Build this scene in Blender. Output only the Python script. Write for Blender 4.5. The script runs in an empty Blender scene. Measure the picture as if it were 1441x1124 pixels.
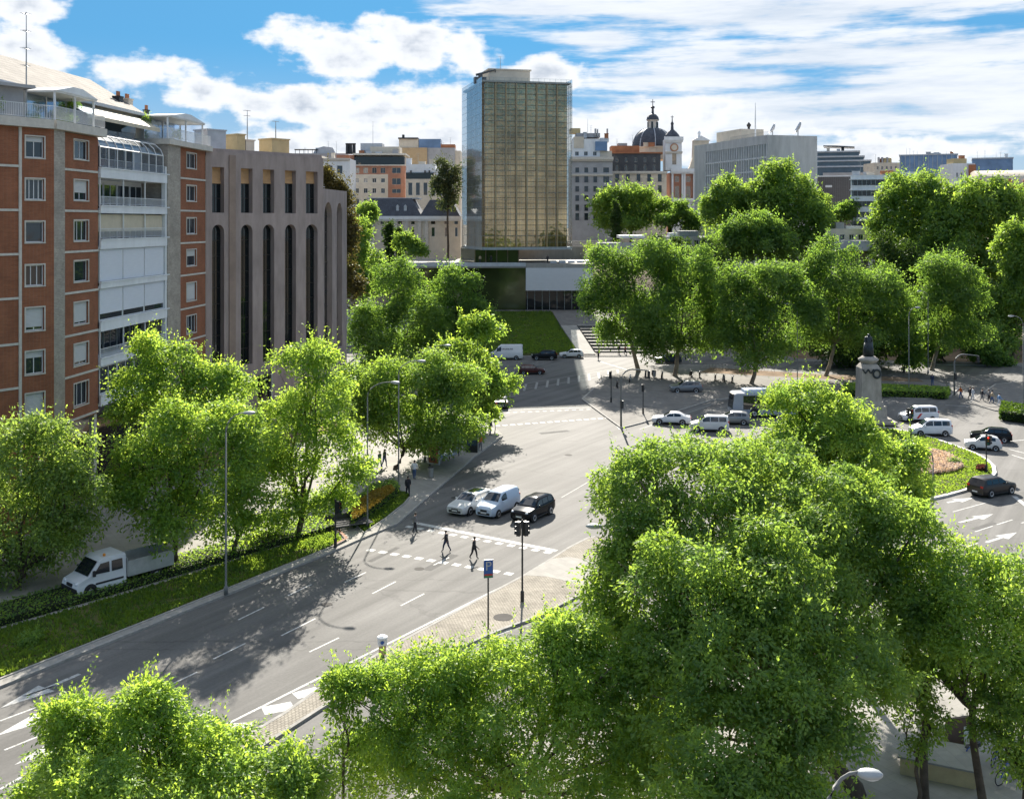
import bpy, bmesh, math, random
import numpy as np
from mathutils import Vector, Matrix
random.seed(7)
SC = bpy.context.scene
COL = SC.collection
R = math.radians
# camera constants: eye 24 m above the street, level view, shifted lens
F, CX, HY, H = 1500.0, 720.5, 312.0, 24.0
def G(px, py, z=0.0):
    """point of the horizontal plane z seen in the photograph at px, py"""
    Y = (H - z) * F / (py - HY)
    return Vector(((px - CX) * Y / F, Y, z))
def P(px, py, Y):
    return Vector(((px - CX) * Y / F, Y, H - (py - HY) * Y / F))

# ------------------------------------------------------------ materials
MATS = {}
def base_nodes(name):
    m = bpy.data.materials.new(name); m.use_nodes = True
    nt = m.node_tree
    return m, nt, nt.nodes, nt.links, nt.nodes['Principled BSDF']
def hexc(c):
    return (c[0], c[1], c[2], 1.0)
def M(name, c=(.5,.5,.5), rough=.7, var=.14, scale=1.2, metal=0.0, bump=0.0, c2=None, spec=.4, coat=0.0, bscale=None, stretch=None):
    if name in MATS: return MATS[name]
    m, nt, N, L, b = base_nodes(name)
    tc = N.new('ShaderNodeTexCoord'); vec = tc.outputs['Object']
    if stretch:
        mp = N.new('ShaderNodeMapping'); mp.inputs['Scale'].default_value = stretch
        L.new(vec, mp.inputs[0]); vec = mp.outputs[0]
    n = N.new('ShaderNodeTexNoise'); n.inputs['Scale'].default_value = scale
    n.inputs['Detail'].default_value = 6; n.inputs['Roughness'].default_value = .65
    L.new(vec, n.inputs['Vector'])
    r = N.new('ShaderNodeValToRGB'); L.new(n.outputs['Fac'], r.inputs[0])
    lo = tuple(max(0, x*(1-var)) for x in c) if c2 is None else c
    hi = tuple(min(1, x*(1+var)) for x in c) if c2 is None else c2
    r.color_ramp.elements[0].color = hexc(lo); r.color_ramp.elements[0].position = .32
    r.color_ramp.elements[1].color = hexc(hi); r.color_ramp.elements[1].position = .68
    L.new(r.outputs[0], b.inputs['Base Color'])
    b.inputs['Roughness'].default_value = rough; b.inputs['Metallic'].default_value = metal
    b.inputs['Specular IOR Level'].default_value = spec
    if coat: b.inputs['Coat Weight'].default_value = coat; b.inputs['Coat Roughness'].default_value = .05
    if bump:
        n2 = N.new('ShaderNodeTexNoise'); n2.inputs['Scale'].default_value = bscale or scale*8; n2.inputs['Detail'].default_value = 4
        L.new(tc.outputs['Object'], n2.inputs['Vector'])
        bp = N.new('ShaderNodeBump'); bp.inputs['Strength'].default_value = bump; bp.inputs['Distance'].default_value = .05
        L.new(n2.outputs['Fac'], bp.inputs['Height']); L.new(bp.outputs[0], b.inputs['Normal'])
    MATS[name] = m
    return m
def brick_mat(name, c1, c2, mortar, sx=1.0, w=.25, h=.07, msize=.008, rough=.85, floor=False, bump=.3, var=.25, rot=0, squash=1.0):
    """brick / tile / slab pattern laid on walls (x+y, z) or on floors (x, y)"""
    if name in MATS: return MATS[name]
    m, nt, N, L, b = base_nodes(name)
    tc = N.new('ShaderNodeTexCoord')
    if floor:
        mp = N.new('ShaderNodeMapping'); mp.inputs['Rotation'].default_value = (0,0,rot); L.new(tc.outputs['Object'], mp.inputs[0]); v = mp.outputs[0]
    else:
        s = N.new('ShaderNodeSeparateXYZ'); L.new(tc.outputs['Object'], s.inputs[0])
        a = N.new('ShaderNodeMath'); a.operation = 'ADD'; L.new(s.outputs[0], a.inputs[0]); L.new(s.outputs[1], a.inputs[1])
        cb = N.new('ShaderNodeCombineXYZ'); L.new(a.outputs[0], cb.inputs[0]); L.new(s.outputs[2], cb.inputs[1]); v = cb.outputs[0]
    t = N.new('ShaderNodeTexBrick'); L.new(v, t.inputs['Vector'])
    t.inputs['Scale'].default_value = sx; t.inputs['Brick Width'].default_value = w; t.inputs['Row Height'].default_value = h
    t.inputs['Mortar Size'].default_value = msize; t.inputs['Mortar Smooth'].default_value = .3
    t.inputs['Color1'].default_value = hexc(c1); t.inputs['Color2'].default_value = hexc(c2); t.inputs['Mortar'].default_value = hexc(mortar)
    n = N.new('ShaderNodeTexNoise'); n.inputs['Scale'].default_value = .5; n.inputs['Detail'].default_value = 8; n.inputs['Roughness'].default_value = .7
    L.new(tc.outputs['Object'], n.inputs['Vector'])
    mr = N.new('ShaderNodeMapRange'); mr.inputs[1].default_value = .3; mr.inputs[2].default_value = .7
    mr.inputs[3].default_value = 1-var; mr.inputs[4].default_value = 1+var; L.new(n.outputs['Fac'], mr.inputs[0])
    mx = N.new('ShaderNodeVectorMath'); mx.operation = 'SCALE'; L.new(t.outputs['Color'], mx.inputs[0]); L.new(mr.outputs[0], mx.inputs['Scale'])
    L.new(mx.outputs[0], b.inputs['Base Color']); b.inputs['Roughness'].default_value = rough; b.inputs['Specular IOR Level'].default_value = .08 if floor else .3
    bp = N.new('ShaderNodeBump'); bp.inputs['Strength'].default_value = bump; bp.inputs['Distance'].default_value = .02; bp.invert = True
    L.new(t.outputs['Fac'], bp.inputs['Height']); L.new(bp.outputs[0], b.inputs['Normal'])
    MATS[name] = m
    return m
def glass(name, c=(.02,.03,.04), rough=.04, spec=.8, metal=0.0):
    if name in MATS: return MATS[name]
    m, nt, N, L, b = base_nodes(name)
    tc = N.new('ShaderNodeTexCoord'); n = N.new('ShaderNodeTexNoise'); n.inputs['Scale'].default_value = .35; n.inputs['Detail'].default_value = 2
    L.new(tc.outputs['Object'], n.inputs['Vector'])
    r = N.new('ShaderNodeValToRGB'); L.new(n.outputs['Fac'], r.inputs[0])
    r.color_ramp.elements[0].color = hexc(tuple(x*.6 for x in c)); r.color_ramp.elements[1].color = hexc(tuple(x*1.5 for x in c))
    L.new(r.outputs[0], b.inputs['Base Color'])
    bp = N.new('ShaderNodeBump'); bp.inputs['Strength'].default_value = .06; bp.inputs['Distance'].default_value = .3
    L.new(n.outputs['Fac'], bp.inputs['Height']); L.new(bp.outputs[0], b.inputs['Normal'])
    b.inputs['Roughness'].default_value = rough; b.inputs['Specular IOR Level'].default_value = spec; b.inputs['Metallic'].default_value = metal
    MATS[name] = m
    return m
def clear_glass(name, tint=(.85,.92,1), refl=.25):
    """thin see-through sheet"""
    if name in MATS: return MATS[name]
    m = bpy.data.materials.new(name); m.use_nodes = True; nt = m.node_tree; N = nt.nodes; L = nt.links
    N.clear(); o = N.new('ShaderNodeOutputMaterial'); t = N.new('ShaderNodeBsdfTransparent'); t.inputs[0].default_value = hexc(tint)
    g = N.new('ShaderNodeBsdfGlossy'); g.inputs['Roughness'].default_value = .06; g.inputs[0].default_value = (.9,.95,1,1)
    lw = N.new('ShaderNodeLayerWeight'); lw.inputs[0].default_value = .45
    mr = N.new('ShaderNodeMapRange'); mr.inputs[3].default_value = refl*.35; mr.inputs[4].default_value = min(1, refl*2.2); L.new(lw.outputs['Fresnel'], mr.inputs[0])
    mx = N.new('ShaderNodeMixShader'); L.new(mr.outputs[0], mx.inputs[0]); L.new(t.outputs[0], mx.inputs[1]); L.new(g.outputs[0], mx.inputs[2])
    L.new(mx.outputs[0], o.inputs[0]); MATS[name] = m
    return m
def emis(name, c, s):
    if name in MATS: return MATS[name]
    m, nt, N, L, b = base_nodes(name)
    b.inputs['Base Color'].default_value = hexc(c); b.inputs['Emission Color'].default_value = hexc(c); b.inputs['Emission Strength'].default_value = s
    MATS[name] = m
    return m
def leaf_mat(name, d, t, mix=.5, var=.35, gloss=.02):
    """leaf: reflects a darker green, lets the low sun through as a lighter one; each leaf a little different"""
    if name in MATS: return MATS[name]
    m = bpy.data.materials.new(name); m.use_nodes = True; nt = m.node_tree; N = nt.nodes; L = nt.links
    N.clear(); o = N.new('ShaderNodeOutputMaterial')
    ge = N.new('ShaderNodeNewGeometry'); tc = N.new('ShaderNodeTexCoord')
    n = N.new('ShaderNodeTexNoise'); n.inputs['Scale'].default_value = .9; n.inputs['Detail'].default_value = 3; L.new(tc.outputs['Object'], n.inputs['Vector'])
    nr = N.new('ShaderNodeMapRange'); nr.inputs[1].default_value = .3; nr.inputs[2].default_value = .7; nr.inputs[3].default_value = .12; nr.inputs[4].default_value = .78; L.new(n.outputs['Fac'], nr.inputs[0])  # clump tone: young and older leaves, also lit tufts and dark gaps painted in
    ad = N.new('ShaderNodeMath'); ad.operation = 'MULTIPLY_ADD'; L.new(ge.outputs['Random Per Island'], ad.inputs[0]); ad.inputs[1].default_value = .55; L.new(nr.outputs[0], ad.inputs[2])
    def col(c):
        r = N.new('ShaderNodeValToRGB'); L.new(ad.outputs[0], r.inputs[0])
        r.color_ramp.elements[0].position = .25; r.color_ramp.elements[1].position = 1.15 if False else 1.0
        r.color_ramp.elements[0].color = hexc((c[0]*(1-var), c[1]*(1-var*.8), c[2]))
        r.color_ramp.elements[1].color = hexc((c[0]*(1+var*1.1), c[1]*(1+var*.6), c[2]*.9))
        return r.outputs[0]
    a = N.new('ShaderNodeBsdfDiffuse'); L.new(col(d), a.inputs[0])
    b = N.new('ShaderNodeBsdfTranslucent'); L.new(col(t), b.inputs[0])
    x = N.new('ShaderNodeMixShader'); x.inputs[0].default_value = mix; L.new(a.outputs[0], x.inputs[1]); L.new(b.outputs[0], x.inputs[2])
    g = N.new('ShaderNodeBsdfGlossy'); g.inputs['Roughness'].default_value = .45; g.inputs[0].default_value = (.9,.95,.85,1)
    y = N.new('ShaderNodeMixShader'); y.inputs[0].default_value = gloss; L.new(x.outputs[0], y.inputs[1]); L.new(g.outputs[0], y.inputs[2])
    L.new(y.outputs[0], o.inputs[0]); MATS[name] = m
    return m

# ------------------------------------------------------------ mesh building
class MB:
    def __init__(s): s.v = []; s.f = []; s.m = []; s.T = None
    def pt(s, p):
        p = Vector(p)
        s.v.append(s.T @ p if s.T else p); return len(s.v)-1
    def face(s, pts, mi=0):
        s.f.append([s.pt(p) for p in pts]); s.m.append(mi)
    def box(s, a, b, mi=0):
        (x0,y0,z0),(x1,y1,z1) = a, b
        i = [s.pt(p) for p in ((x0,y0,z0),(x1,y0,z0),(x1,y1,z0),(x0,y1,z0),(x0,y0,z1),(x1,y0,z1),(x1,y1,z1),(x0,y1,z1))]
        for q in ((0,3,2,1),(4,5,6,7),(0,1,5,4),(1,2,6,5),(2,3,7,6),(3,0,4,7)):
            s.f.append([i[k] for k in q]); s.m.append(mi)
    def prism(s, poly, z0, z1, mi=0, side=None, bottom=False):
        n = len(poly)
        lo = [s.pt((p[0],p[1],z0)) for p in poly]; hi = [s.pt((p[0],p[1],z1)) for p in poly]
        s.f.append(hi); s.m.append(mi)
        if bottom: s.f.append(lo[::-1]); s.m.append(mi)
        for k in range(n):
            j = (k+1) % n; s.f.append([lo[k],lo[j],hi[j],hi[k]]); s.m.append(mi if side is None else side)
    def yprism(s, poly, y0, y1, mi=0):
        """polygon in x,z extruded along y"""
        n = len(poly)
        a = [s.pt((p[0],y0,p[1])) for p in poly]; b = [s.pt((p[0],y1,p[1])) for p in poly]
        s.f.append(a); s.m.append(mi); s.f.append(b[::-1]); s.m.append(mi)
        for k in range(n):
            j = (k+1) % n; s.f.append([a[j],a[k],b[k],b[j]]); s.m.append(mi)
    def tube(s, pts, rad, n=8, mi=0, cap=True):
        pts = [Vector(p) for p in pts]
        if not hasattr(rad, '__len__'): rad = [rad]*len(pts)
        rings = []
        for k, p in enumerate(pts):
            d = (pts[min(k+1,len(pts)-1)] - pts[max(k-1,0)])
            if d.length < 1e-6: d = Vector((0,0,1))
            d.normalize(); u = d.cross(Vector((0,0,1)) if abs(d.z) < .9 else Vector((1,0,0))).normalized(); w = d.cross(u)
            rings.append([s.pt(p + (u*math.cos(2*math.pi*i/n) + w*math.sin(2*math.pi*i/n))*rad[k]) for i in range(n)])
        for a, b in zip(rings, rings[1:]):
            for i in range(n):
                j = (i+1) % n; s.f.append([a[i],a[j],b[j],b[i]]); s.m.append(mi)
        if cap:
            s.f.append(rings[0][::-1]); s.m.append(mi); s.f.append(rings[-1]); s.m.append(mi)
    def lathe(s, prof, n=16, mi=0, c=(0,0), ax='z'):
        rings = []
        for r, z in prof:
            rr = []
            for i in range(n):
                a = 2*math.pi*i/n; q = (c[0]+r*math.cos(a), c[1]+r*math.sin(a), z)
                if ax == 'y': q = (c[0]+r*math.cos(a), z, c[1]+r*math.sin(a))
                if ax == 'x': q = (z, c[0]+r*math.cos(a), c[1]+r*math.sin(a))
                rr.append(s.pt(q))
            rings.append(rr)
        for a, b in zip(rings, rings[1:]):
            for i in range(n):
                j = (i+1) % n; s.f.append([a[i],a[j],b[j],b[i]]); s.m.append(mi)
        s.f.append(rings[0][::-1]); s.m.append(mi); s.f.append(rings[-1]); s.m.append(mi)
    def ball(s, c, r, n=10, mi=0):
        r = (r,r,r) if not hasattr(r,'__len__') else r
        rings = []
        for k in range(1, n//2+1):
            t = math.pi*k/(n//2+1)
            rings.append([s.pt((c[0]+r[0]*math.sin(t)*math.cos(2*math.pi*i/n), c[1]+r[1]*math.sin(t)*math.sin(2*math.pi*i/n), c[2]+r[2]*math.cos(t))) for i in range(n)])
        top = s.pt((c[0],c[1],c[2]+r[2])); bot = s.pt((c[0],c[1],c[2]-r[2]))
        for i in range(n):
            j = (i+1) % n; s.f.append([top,rings[0][i],rings[0][j]]); s.m.append(mi); s.f.append([bot,rings[-1][j],rings[-1][i]]); s.m.append(mi)
        for a, b in zip(rings, rings[1:]):
            for i in range(n):
                j = (i+1) % n; s.f.append([a[i],b[i],b[j],a[j]]); s.m.append(mi)
    def wall(s, x0, x1, z0, z1, holes, d=.25, y=0.0, mi=0, rmi=None):
        """front wall in the plane y with rectangular openings and reveals d deep"""
        xs = sorted({x0,x1,*[h[0] for h in holes],*[h[1] for h in holes]}); zs = sorted({z0,z1,*[h[2] for h in holes],*[h[3] for h in holes]})
        for a, b in zip(xs, xs[1:]):
            for c, e in zip(zs, zs[1:]):
                mx, mz = (a+b)/2, (c+e)/2
                if any(h[0] < mx < h[1] and h[2] < mz < h[3] for h in holes): continue
                s.face([(a,y,c),(b,y,c),(b,y,e),(a,y,e)], mi)
        r = mi if rmi is None else rmi
        for h in holes:
            a, b, c, e = h[:4]
            s.face([(a,y,c),(a,y+d,c),(b,y+d,c),(b,y,c)], r); s.face([(a,y,e),(b,y,e),(b,y+d,e),(a,y+d,e)], r)
            s.face([(a,y,c),(a,y,e),(a,y+d,e),(a,y+d,c)], r); s.face([(b,y,c),(b,y+d,c),(b,y+d,e),(b,y,e)], r)
    def mesh(s, name, mats, smooth=False):
        me = bpy.data.meshes.new(name); me.from_pydata([tuple(p) for p in s.v], [], s.f)
        mats = mats if isinstance(mats, (list, tuple)) else [mats]
        for m in mats: me.materials.append(m)
        if len(mats) > 1: me.polygons.foreach_set('material_index', s.m)
        if smooth: me.polygons.foreach_set('use_smooth', [True]*len(s.f))
        me.update(); return me
    def build(s, name, mats, parent=None, smooth=False):
        return link(name, s.mesh(name, mats, smooth), parent)
def link(name, me, parent=None, loc=None, rotz=0):
    o = bpy.data.objects.new(name, me); COL.objects.link(o)
    if parent: o.parent = parent
    if loc is not None: o.location = loc
    if rotz: o.rotation_euler.z = rotz
    return o
def thing(name, label, cat, loc=(0,0,0), rotz=0, group=None):
    o = bpy.data.objects.new(name, None); COL.objects.link(o); o.empty_display_size = .3
    o.location = loc; o.rotation_euler = (0,0,rotz); return tag(o, label, cat, group)
def tag(o, label=None, cat=None, group=None, kind=None):
    if label: o['label'] = label
    if cat: o['category'] = cat
    if group: o['group'] = group
    if kind: o['kind'] = kind
    return o
def np_mesh(name, V, Q, mats, mi=None):
    """V (n,3) vertices, Q (m,4) quads"""
    me = bpy.data.meshes.new(name); n, m = len(V), len(Q)
    me.vertices.add(n); me.vertices.foreach_set('co', np.ascontiguousarray(V, dtype=np.float32).ravel())
    me.loops.add(m*4); me.loops.foreach_set('vertex_index', np.ascontiguousarray(Q, dtype=np.int32).ravel())
    me.polygons.add(m); me.polygons.foreach_set('loop_start', np.arange(0, m*4, 4, dtype=np.int32))
    for x in mats: me.materials.append(x)
    if mi is not None: me.polygons.foreach_set('material_index', np.asarray(mi, dtype=np.int32))
    me.update(calc_edges=True); return me
# ------------------------------------------------------------ camera, sun, sky
cam = bpy.data.cameras.new('camera'); co = bpy.data.objects.new('camera', cam); COL.objects.link(co)
co.location = (0,0,H); co.rotation_euler = (R(90),0,0); cam.sensor_width = 36; cam.lens = 36*F/1441.0
cam.shift_y = -(562-HY)/1441.0; cam.clip_end = 6000; cam.clip_start = .5; SC.camera = co
SUN_EL = 30.0
sl = bpy.data.lights.new('sun','SUN'); sl.energy = 4.6; sl.angle = R(.5); sl.color = (1,.93,.82)
so = bpy.data.objects.new('sun', sl); COL.objects.link(so); so.rotation_euler = (R(-(90-SUN_EL)),0,R(-1.5)); so.location = (0,60,80)
SC.view_settings.view_transform = 'Standard'; SC.view_settings.look = 'None'; SC.view_settings.exposure = 1.62; SC.view_settings.gamma = 1
cy = SC.cycles
cy.max_bounces = 6; cy.diffuse_bounces = 2; cy.glossy_bounces = 3; cy.transmission_bounces = 4; cy.transparent_max_bounces = 8
cy.caustics_reflective = False; cy.caustics_refractive = False; cy.sample_clamp_indirect = 4
try: cy.use_denoising = True; cy.denoiser = 'OPENIMAGEDENOISE'
except Exception: pass

W = bpy.data.worlds.new('World'); SC.world = W; W.use_nodes = True
nt = W.node_tree; N = nt.nodes; L = nt.links; N.clear()
def mth(op, a, b=None, c=None, clamp=False):
    n = N.new('ShaderNodeMath'); n.operation = op; n.use_clamp = clamp
    for k, x in enumerate((a, b, c)):
        if x is None: continue
        if isinstance(x, (int, float)): n.inputs[k].default_value = x
        else: L.new(x, n.inputs[k])
    return n.outputs[0]
def smooth(x, a, b, lo=0., hi=1.):
    n = N.new('ShaderNodeMapRange'); n.interpolation_type = 'SMOOTHSTEP'
    L.new(x, n.inputs[0]); n.inputs[1].default_value = a; n.inputs[2].default_value = b; n.inputs[3].default_value = lo; n.inputs[4].default_value = hi
    return n.outputs[0]
def mixc(f, a, b):
    n = N.new('ShaderNodeMix'); n.data_type = 'RGBA'
    for k, x in ((0, f), (6, a), (7, b)):
        if isinstance(x, (int, float)): n.inputs[k].default_value = x
        elif isinstance(x, tuple): n.inputs[k].default_value = hexc(x)
        else: L.new(x, n.inputs[k])
    return n.outputs[2]

tc = N.new('ShaderNodeTexCoord'); sp = N.new('ShaderNodeSeparateXYZ'); L.new(tc.outputs['Generated'], sp.inputs[0])
U = mth('ARCTAN2', sp.outputs[0], sp.outputs[1])            # azimuth from the view axis
V = mth('ARCSINE', sp.outputs[2])                           # elevation
UV = N.new('ShaderNodeCombineXYZ'); L.new(U, UV.inputs[0]); L.new(V, UV.inputs[1]); UV = UV.outputs[0]
def vmth(op, a, b=None, c=None):
    n = N.new('ShaderNodeVectorMath'); n.operation = op
    for k, x in enumerate((a, b, c)):
        if x is None: continue
        if isinstance(x, tuple): n.inputs[k].default_value = x
        else: L.new(x, n.inputs[k])
    return n
def noise(su, sv, detail=6, rough=.55, off=0., dist=0.):
    c = vmth('MULTIPLY_ADD', UV, (su,sv,0), (off,off*.7,off))
    n = N.new('ShaderNodeTexNoise'); n.inputs['Scale'].default_value = 1; n.inputs['Detail'].default_value = detail; n.inputs['Roughness'].default_value = rough
    n.inputs['Distortion'].default_value = dist; L.new(c.outputs[0], n.inputs['Vector']); return n.outputs['Fac']
def bank(blobs):
    """cloud banks: 1 in the middle of a bank, 0 on its outline, negative outside (azimuth / elevation)"""
    o = None
    for px, py, rx, ry in blobs:
        u0, v0 = math.atan((px-CX)/F), math.atan((HY-py)/F); a, b = F/rx, F/ry
        q = vmth('MULTIPLY_ADD', UV, (a,b,0), (-u0*a,-v0*b,0)).outputs[0]
        d = vmth('DOT_PRODUCT', q, q).outputs['Value']
        o = d if o is None else mth('SMOOTH_MIN', o, d, .35)
    return mth('SUBTRACT', 1.0, mth('SQRT', mth('MAXIMUM', o, 0.0)))
sky = N.new('ShaderNodeTexSky'); sky.sky_type = 'NISHITA'; sky.sun_disc = False
sky.sun_elevation = R(SUN_EL); sky.sun_rotation = R(1.5); sky.altitude = 650; sky.air_density = 1.0; sky.dust_density = .6; sky.ozone_density = 2.5
s1 = vmth('SCALE', sky.outputs[0]); s1.inputs['Scale'].default_value = .075
# soft shoulder so that the part near the sun keeps its blue
den = vmth('MULTIPLY_ADD', s1.outputs[0], (1/.050, 1/.20, 1/.42), (1,1,1))
BLUE = vmth('DIVIDE', s1.outputs[0], den.outputs[0]).outputs[0]
n1 = noise(20, 30, 6, .54, 3.1)
nb = noise(7, 55, 5, .62, 1.7)
dn1 = mth('SUBTRACT', n1, .5); dnb = mth('SUBTRACT', nb, .5)
heap = bank([(25,32,80,38), (45,92,70,32), (205,112,80,26), (285,140,80,26), (470,76,100,44), (560,66,95,46), (660,78,46,40), (780,112,66,34), (480,150,210,40), (700,160,150,55), (910,190,220,55), (560,215,330,52), (330,215,200,50), (1290,215,170,26)])
heap = mth('ADD', mth('MULTIPLY_ADD', dn1, 2.6, heap), mth('MULTIPLY', dnb, .8))
hm = smooth(heap, .02, .46)
core = smooth(heap, .45, 1.4)
veil = bank([(1080,26,420,34), (760,12,170,20), (1200,88,400,34), (980,112,210,26), (840,58,80,20), (1300,150,330,60), (1050,165,330,50)])
veil = mth('ADD', mth('MULTIPLY_ADD', dnb, 2.6, veil), mth('MULTIPLY', dn1, .8))
vm = mth('MULTIPLY', smooth(veil, -.15, .55), .93)
fm = mth('MULTIPLY', mth('MULTIPLY', smooth(nb, .44, .60), smooth(V, .26, .50)), .9)
hz = smooth(V, .17, .01, 0., .75)
white, grey, pale = (.325,.335,.35), (.12,.15,.195), (.21,.24,.27)
c0 = mixc(hz, BLUE, pale)
c1 = mixc(mth('MAXIMUM', vm, fm), c0, mixc(smooth(nb, .3, .66), (.24,.265,.30), white))
shade = mth('MULTIPLY', core, smooth(n1, .42, .68, .10, .8))
c1 = mixc(fm, c1, (.42,.44,.48))                             # overhead cloud out of view, brightened to fill the shadows
c2 = mixc(hm, c1, mixc(shade, white, grey))
bg = N.new('ShaderNodeBackground'); L.new(c2, bg.inputs[0]); bg.inputs[1].default_value = 1.0
wo = N.new('ShaderNodeOutputWorld'); L.new(bg.outputs[0], wo.inputs[0])
W.cycles.sampling_method = 'MANUAL'; W.cycles.sample_map_resolution = 256
# ------------------------------------------------------------ materials of the setting
def asphalt(name, c, rot):
    m, nt, N, L, b = base_nodes(name)
    tc = N.new('ShaderNodeTexCoord')
    def nz(scale, detail, st=None, rough=.6):
        m0 = N.new('ShaderNodeMapping'); m0.inputs['Rotation'].default_value = (0,0,rot); L.new(tc.outputs['Object'], m0.inputs[0])
        mp = N.new('ShaderNodeMapping'); mp.inputs['Scale'].default_value = st or (1,1,1); L.new(m0.outputs[0], mp.inputs[0])
        n = N.new('ShaderNodeTexNoise'); n.inputs['Scale'].default_value = scale; n.inputs['Detail'].default_value = detail; n.inputs['Roughness'].default_value = rough
        L.new(mp.outputs[0], n.inputs['Vector']); return n.outputs['Fac']
    def rng(x, a, b_, lo, hi):
        r = N.new('ShaderNodeMapRange'); L.new(x, r.inputs[0]); r.inputs[1].default_value = a; r.inputs[2].default_value = b_; r.inputs[3].default_value = lo; r.inputs[4].default_value = hi; return r.outputs[0]
    def mul(a, b_):
        q = N.new('ShaderNodeMath'); q.operation = 'MULTIPLY'; L.new(a, q.inputs[0]); L.new(b_, q.inputs[1]); return q.outputs[0]
    f = mul(mul(rng(nz(.09, 5), .3, .7, .80, 1.14), rng(nz(.8, 5, (.04,1,1)), .3, .7, .68, 1.20)), rng(nz(6, 8, None, .75), .25, .75, .80, 1.18))
    vo = N.new('ShaderNodeTexVoronoi'); vo.feature = 'DISTANCE_TO_EDGE'; vo.inputs['Scale'].default_value = .12
    mp = N.new('ShaderNodeMapping'); mp.inputs['Rotation'].default_value = (0,0,rot); mp.inputs['Scale'].default_value = (.35,1.3,1); L.new(tc.outputs['Object'], mp.inputs[0])
    wn = N.new('ShaderNodeTexNoise'); wn.inputs['Scale'].default_value = 1.2; wn.inputs['Detail'].default_value = 5; L.new(tc.outputs['Object'], wn.inputs['Vector'])
    av = N.new('ShaderNodeVectorMath'); av.operation = 'MULTIPLY_ADD'; L.new(wn.outputs['Color'], av.inputs[0]); av.inputs[1].default_value = (1.2,1.2,0); L.new(mp.outputs[0], av.inputs[2])
    L.new(av.outputs[0], vo.inputs['Vector'])
    f = mul(f, rng(vo.outputs['Distance'], .0, .012, .78, 1.0))
    v = N.new('ShaderNodeVectorMath'); v.operation = 'SCALE'; v.inputs[0].default_value = c; L.new(f, v.inputs['Scale'])
    L.new(v.outputs[0], b.inputs['Base Color']); b.inputs['Roughness'].default_value = .84; b.inputs['Specular IOR Level'].default_value = .2
    n2 = nz(25, 4); bp = N.new('ShaderNodeBump'); bp.inputs['Strength'].default_value = .25; bp.inputs['Distance'].default_value = .02
    L.new(n2, bp.inputs['Height']); L.new(bp.outputs[0], b.inputs['Normal'])
    return m
ROAD_ANG = math.atan2(1, .617)
m_road = asphalt('asphalt', (.138,.134,.127), -ROAD_ANG)
m_pave = brick_mat('pavement_slabs', (.19,.18,.165), (.16,.153,.142), (.16,.15,.14), 1, .6, .4, .012, .85, True, .2, .2, ROAD_ANG)
m_pale = brick_mat('pale_slabs', (.30,.288,.262), (.265,.253,.232), (.24,.23,.21), 1, .9, .6, .012, .8, True, .2, .15, ROAD_ANG)
m_kerb = M('kerb_granite', (.30,.29,.27), .9, .2, 2.5, spec=.1)
m_soil = M('bare_soil', (.19,.135,.09), .95, .3, .5, bump=.4, spec=.05)
m_dry = M('dry_ground', (.20,.165,.125), .95, .25, .6, bump=.3, spec=.05)
m_cob = brick_mat('cobblestones', (.36,.33,.28), (.28,.255,.215), (.16,.145,.12), 1, .24, .13, .02, .9, True, .8, .25, ROAD_ANG*.5)
m_gsoil = M('turf_soil', (.055,.085,.02), .95, .3, .55, c2=(.11,.10,.045), bump=.5, spec=.05)
m_paint = M('road_paint', (.27,.265,.25), .7, .2, 5.0, c2=(.62,.62,.60), spec=.1)
m_paintw = M('worn_paint', (.22,.22,.21), .7, .2, 4.0, c2=(.34,.335,.32), spec=.1)
m_metal = M('galvanised_steel', (.34,.35,.35), .45, .15, 2, metal=.6)
m_dark = M('black_metal', (.03,.032,.035), .45, .2, 2, metal=.2)
m_white = M('white_paint', (.72,.72,.71), .5, .06, 1.5)
m_rubber = M('rubber', (.018,.018,.018), .8, .2, 5)
m_gtuft = leaf_mat('grass_blade', (.06,.12,.022), (.27,.42,.05), .5, .3, .02)

def terr(x, y):
    t = min(1, max(0, (y-212)/48.)); t = t*t*(3-2*t)
    s = min(1, max(0, (95-x)/60.)); s = s*s*(3-2*s)
    return -.3 + t*(2.0+12.0*s)
b = MB()
xs = [-1500,-700,-300,-150] + list(range(-100,201,10)) + [260,400,700,1500]
ys = [-60,0,60,120,180,200,206] + list(range(212,268,6)) + [290,340,420,600,1000,1800,3500]
idx = [[b.pt((x,y,terr(x,y))) for x in xs] for y in ys]
for j in range(len(ys)-1):
    for i in range(len(xs)-1):
        b.f.append([idx[j][i],idx[j][i+1],idx[j+1][i+1],idx[j+1][i]]); b.m.append(0)
tag(b.build('ground', m_dry, smooth=True), kind='structure')
b = MB(); b.prism([(-90,18),(110,18),(130,196),(-110,196)], -.2, 0)
tag(b.build('road', m_road), kind='structure')

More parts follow.
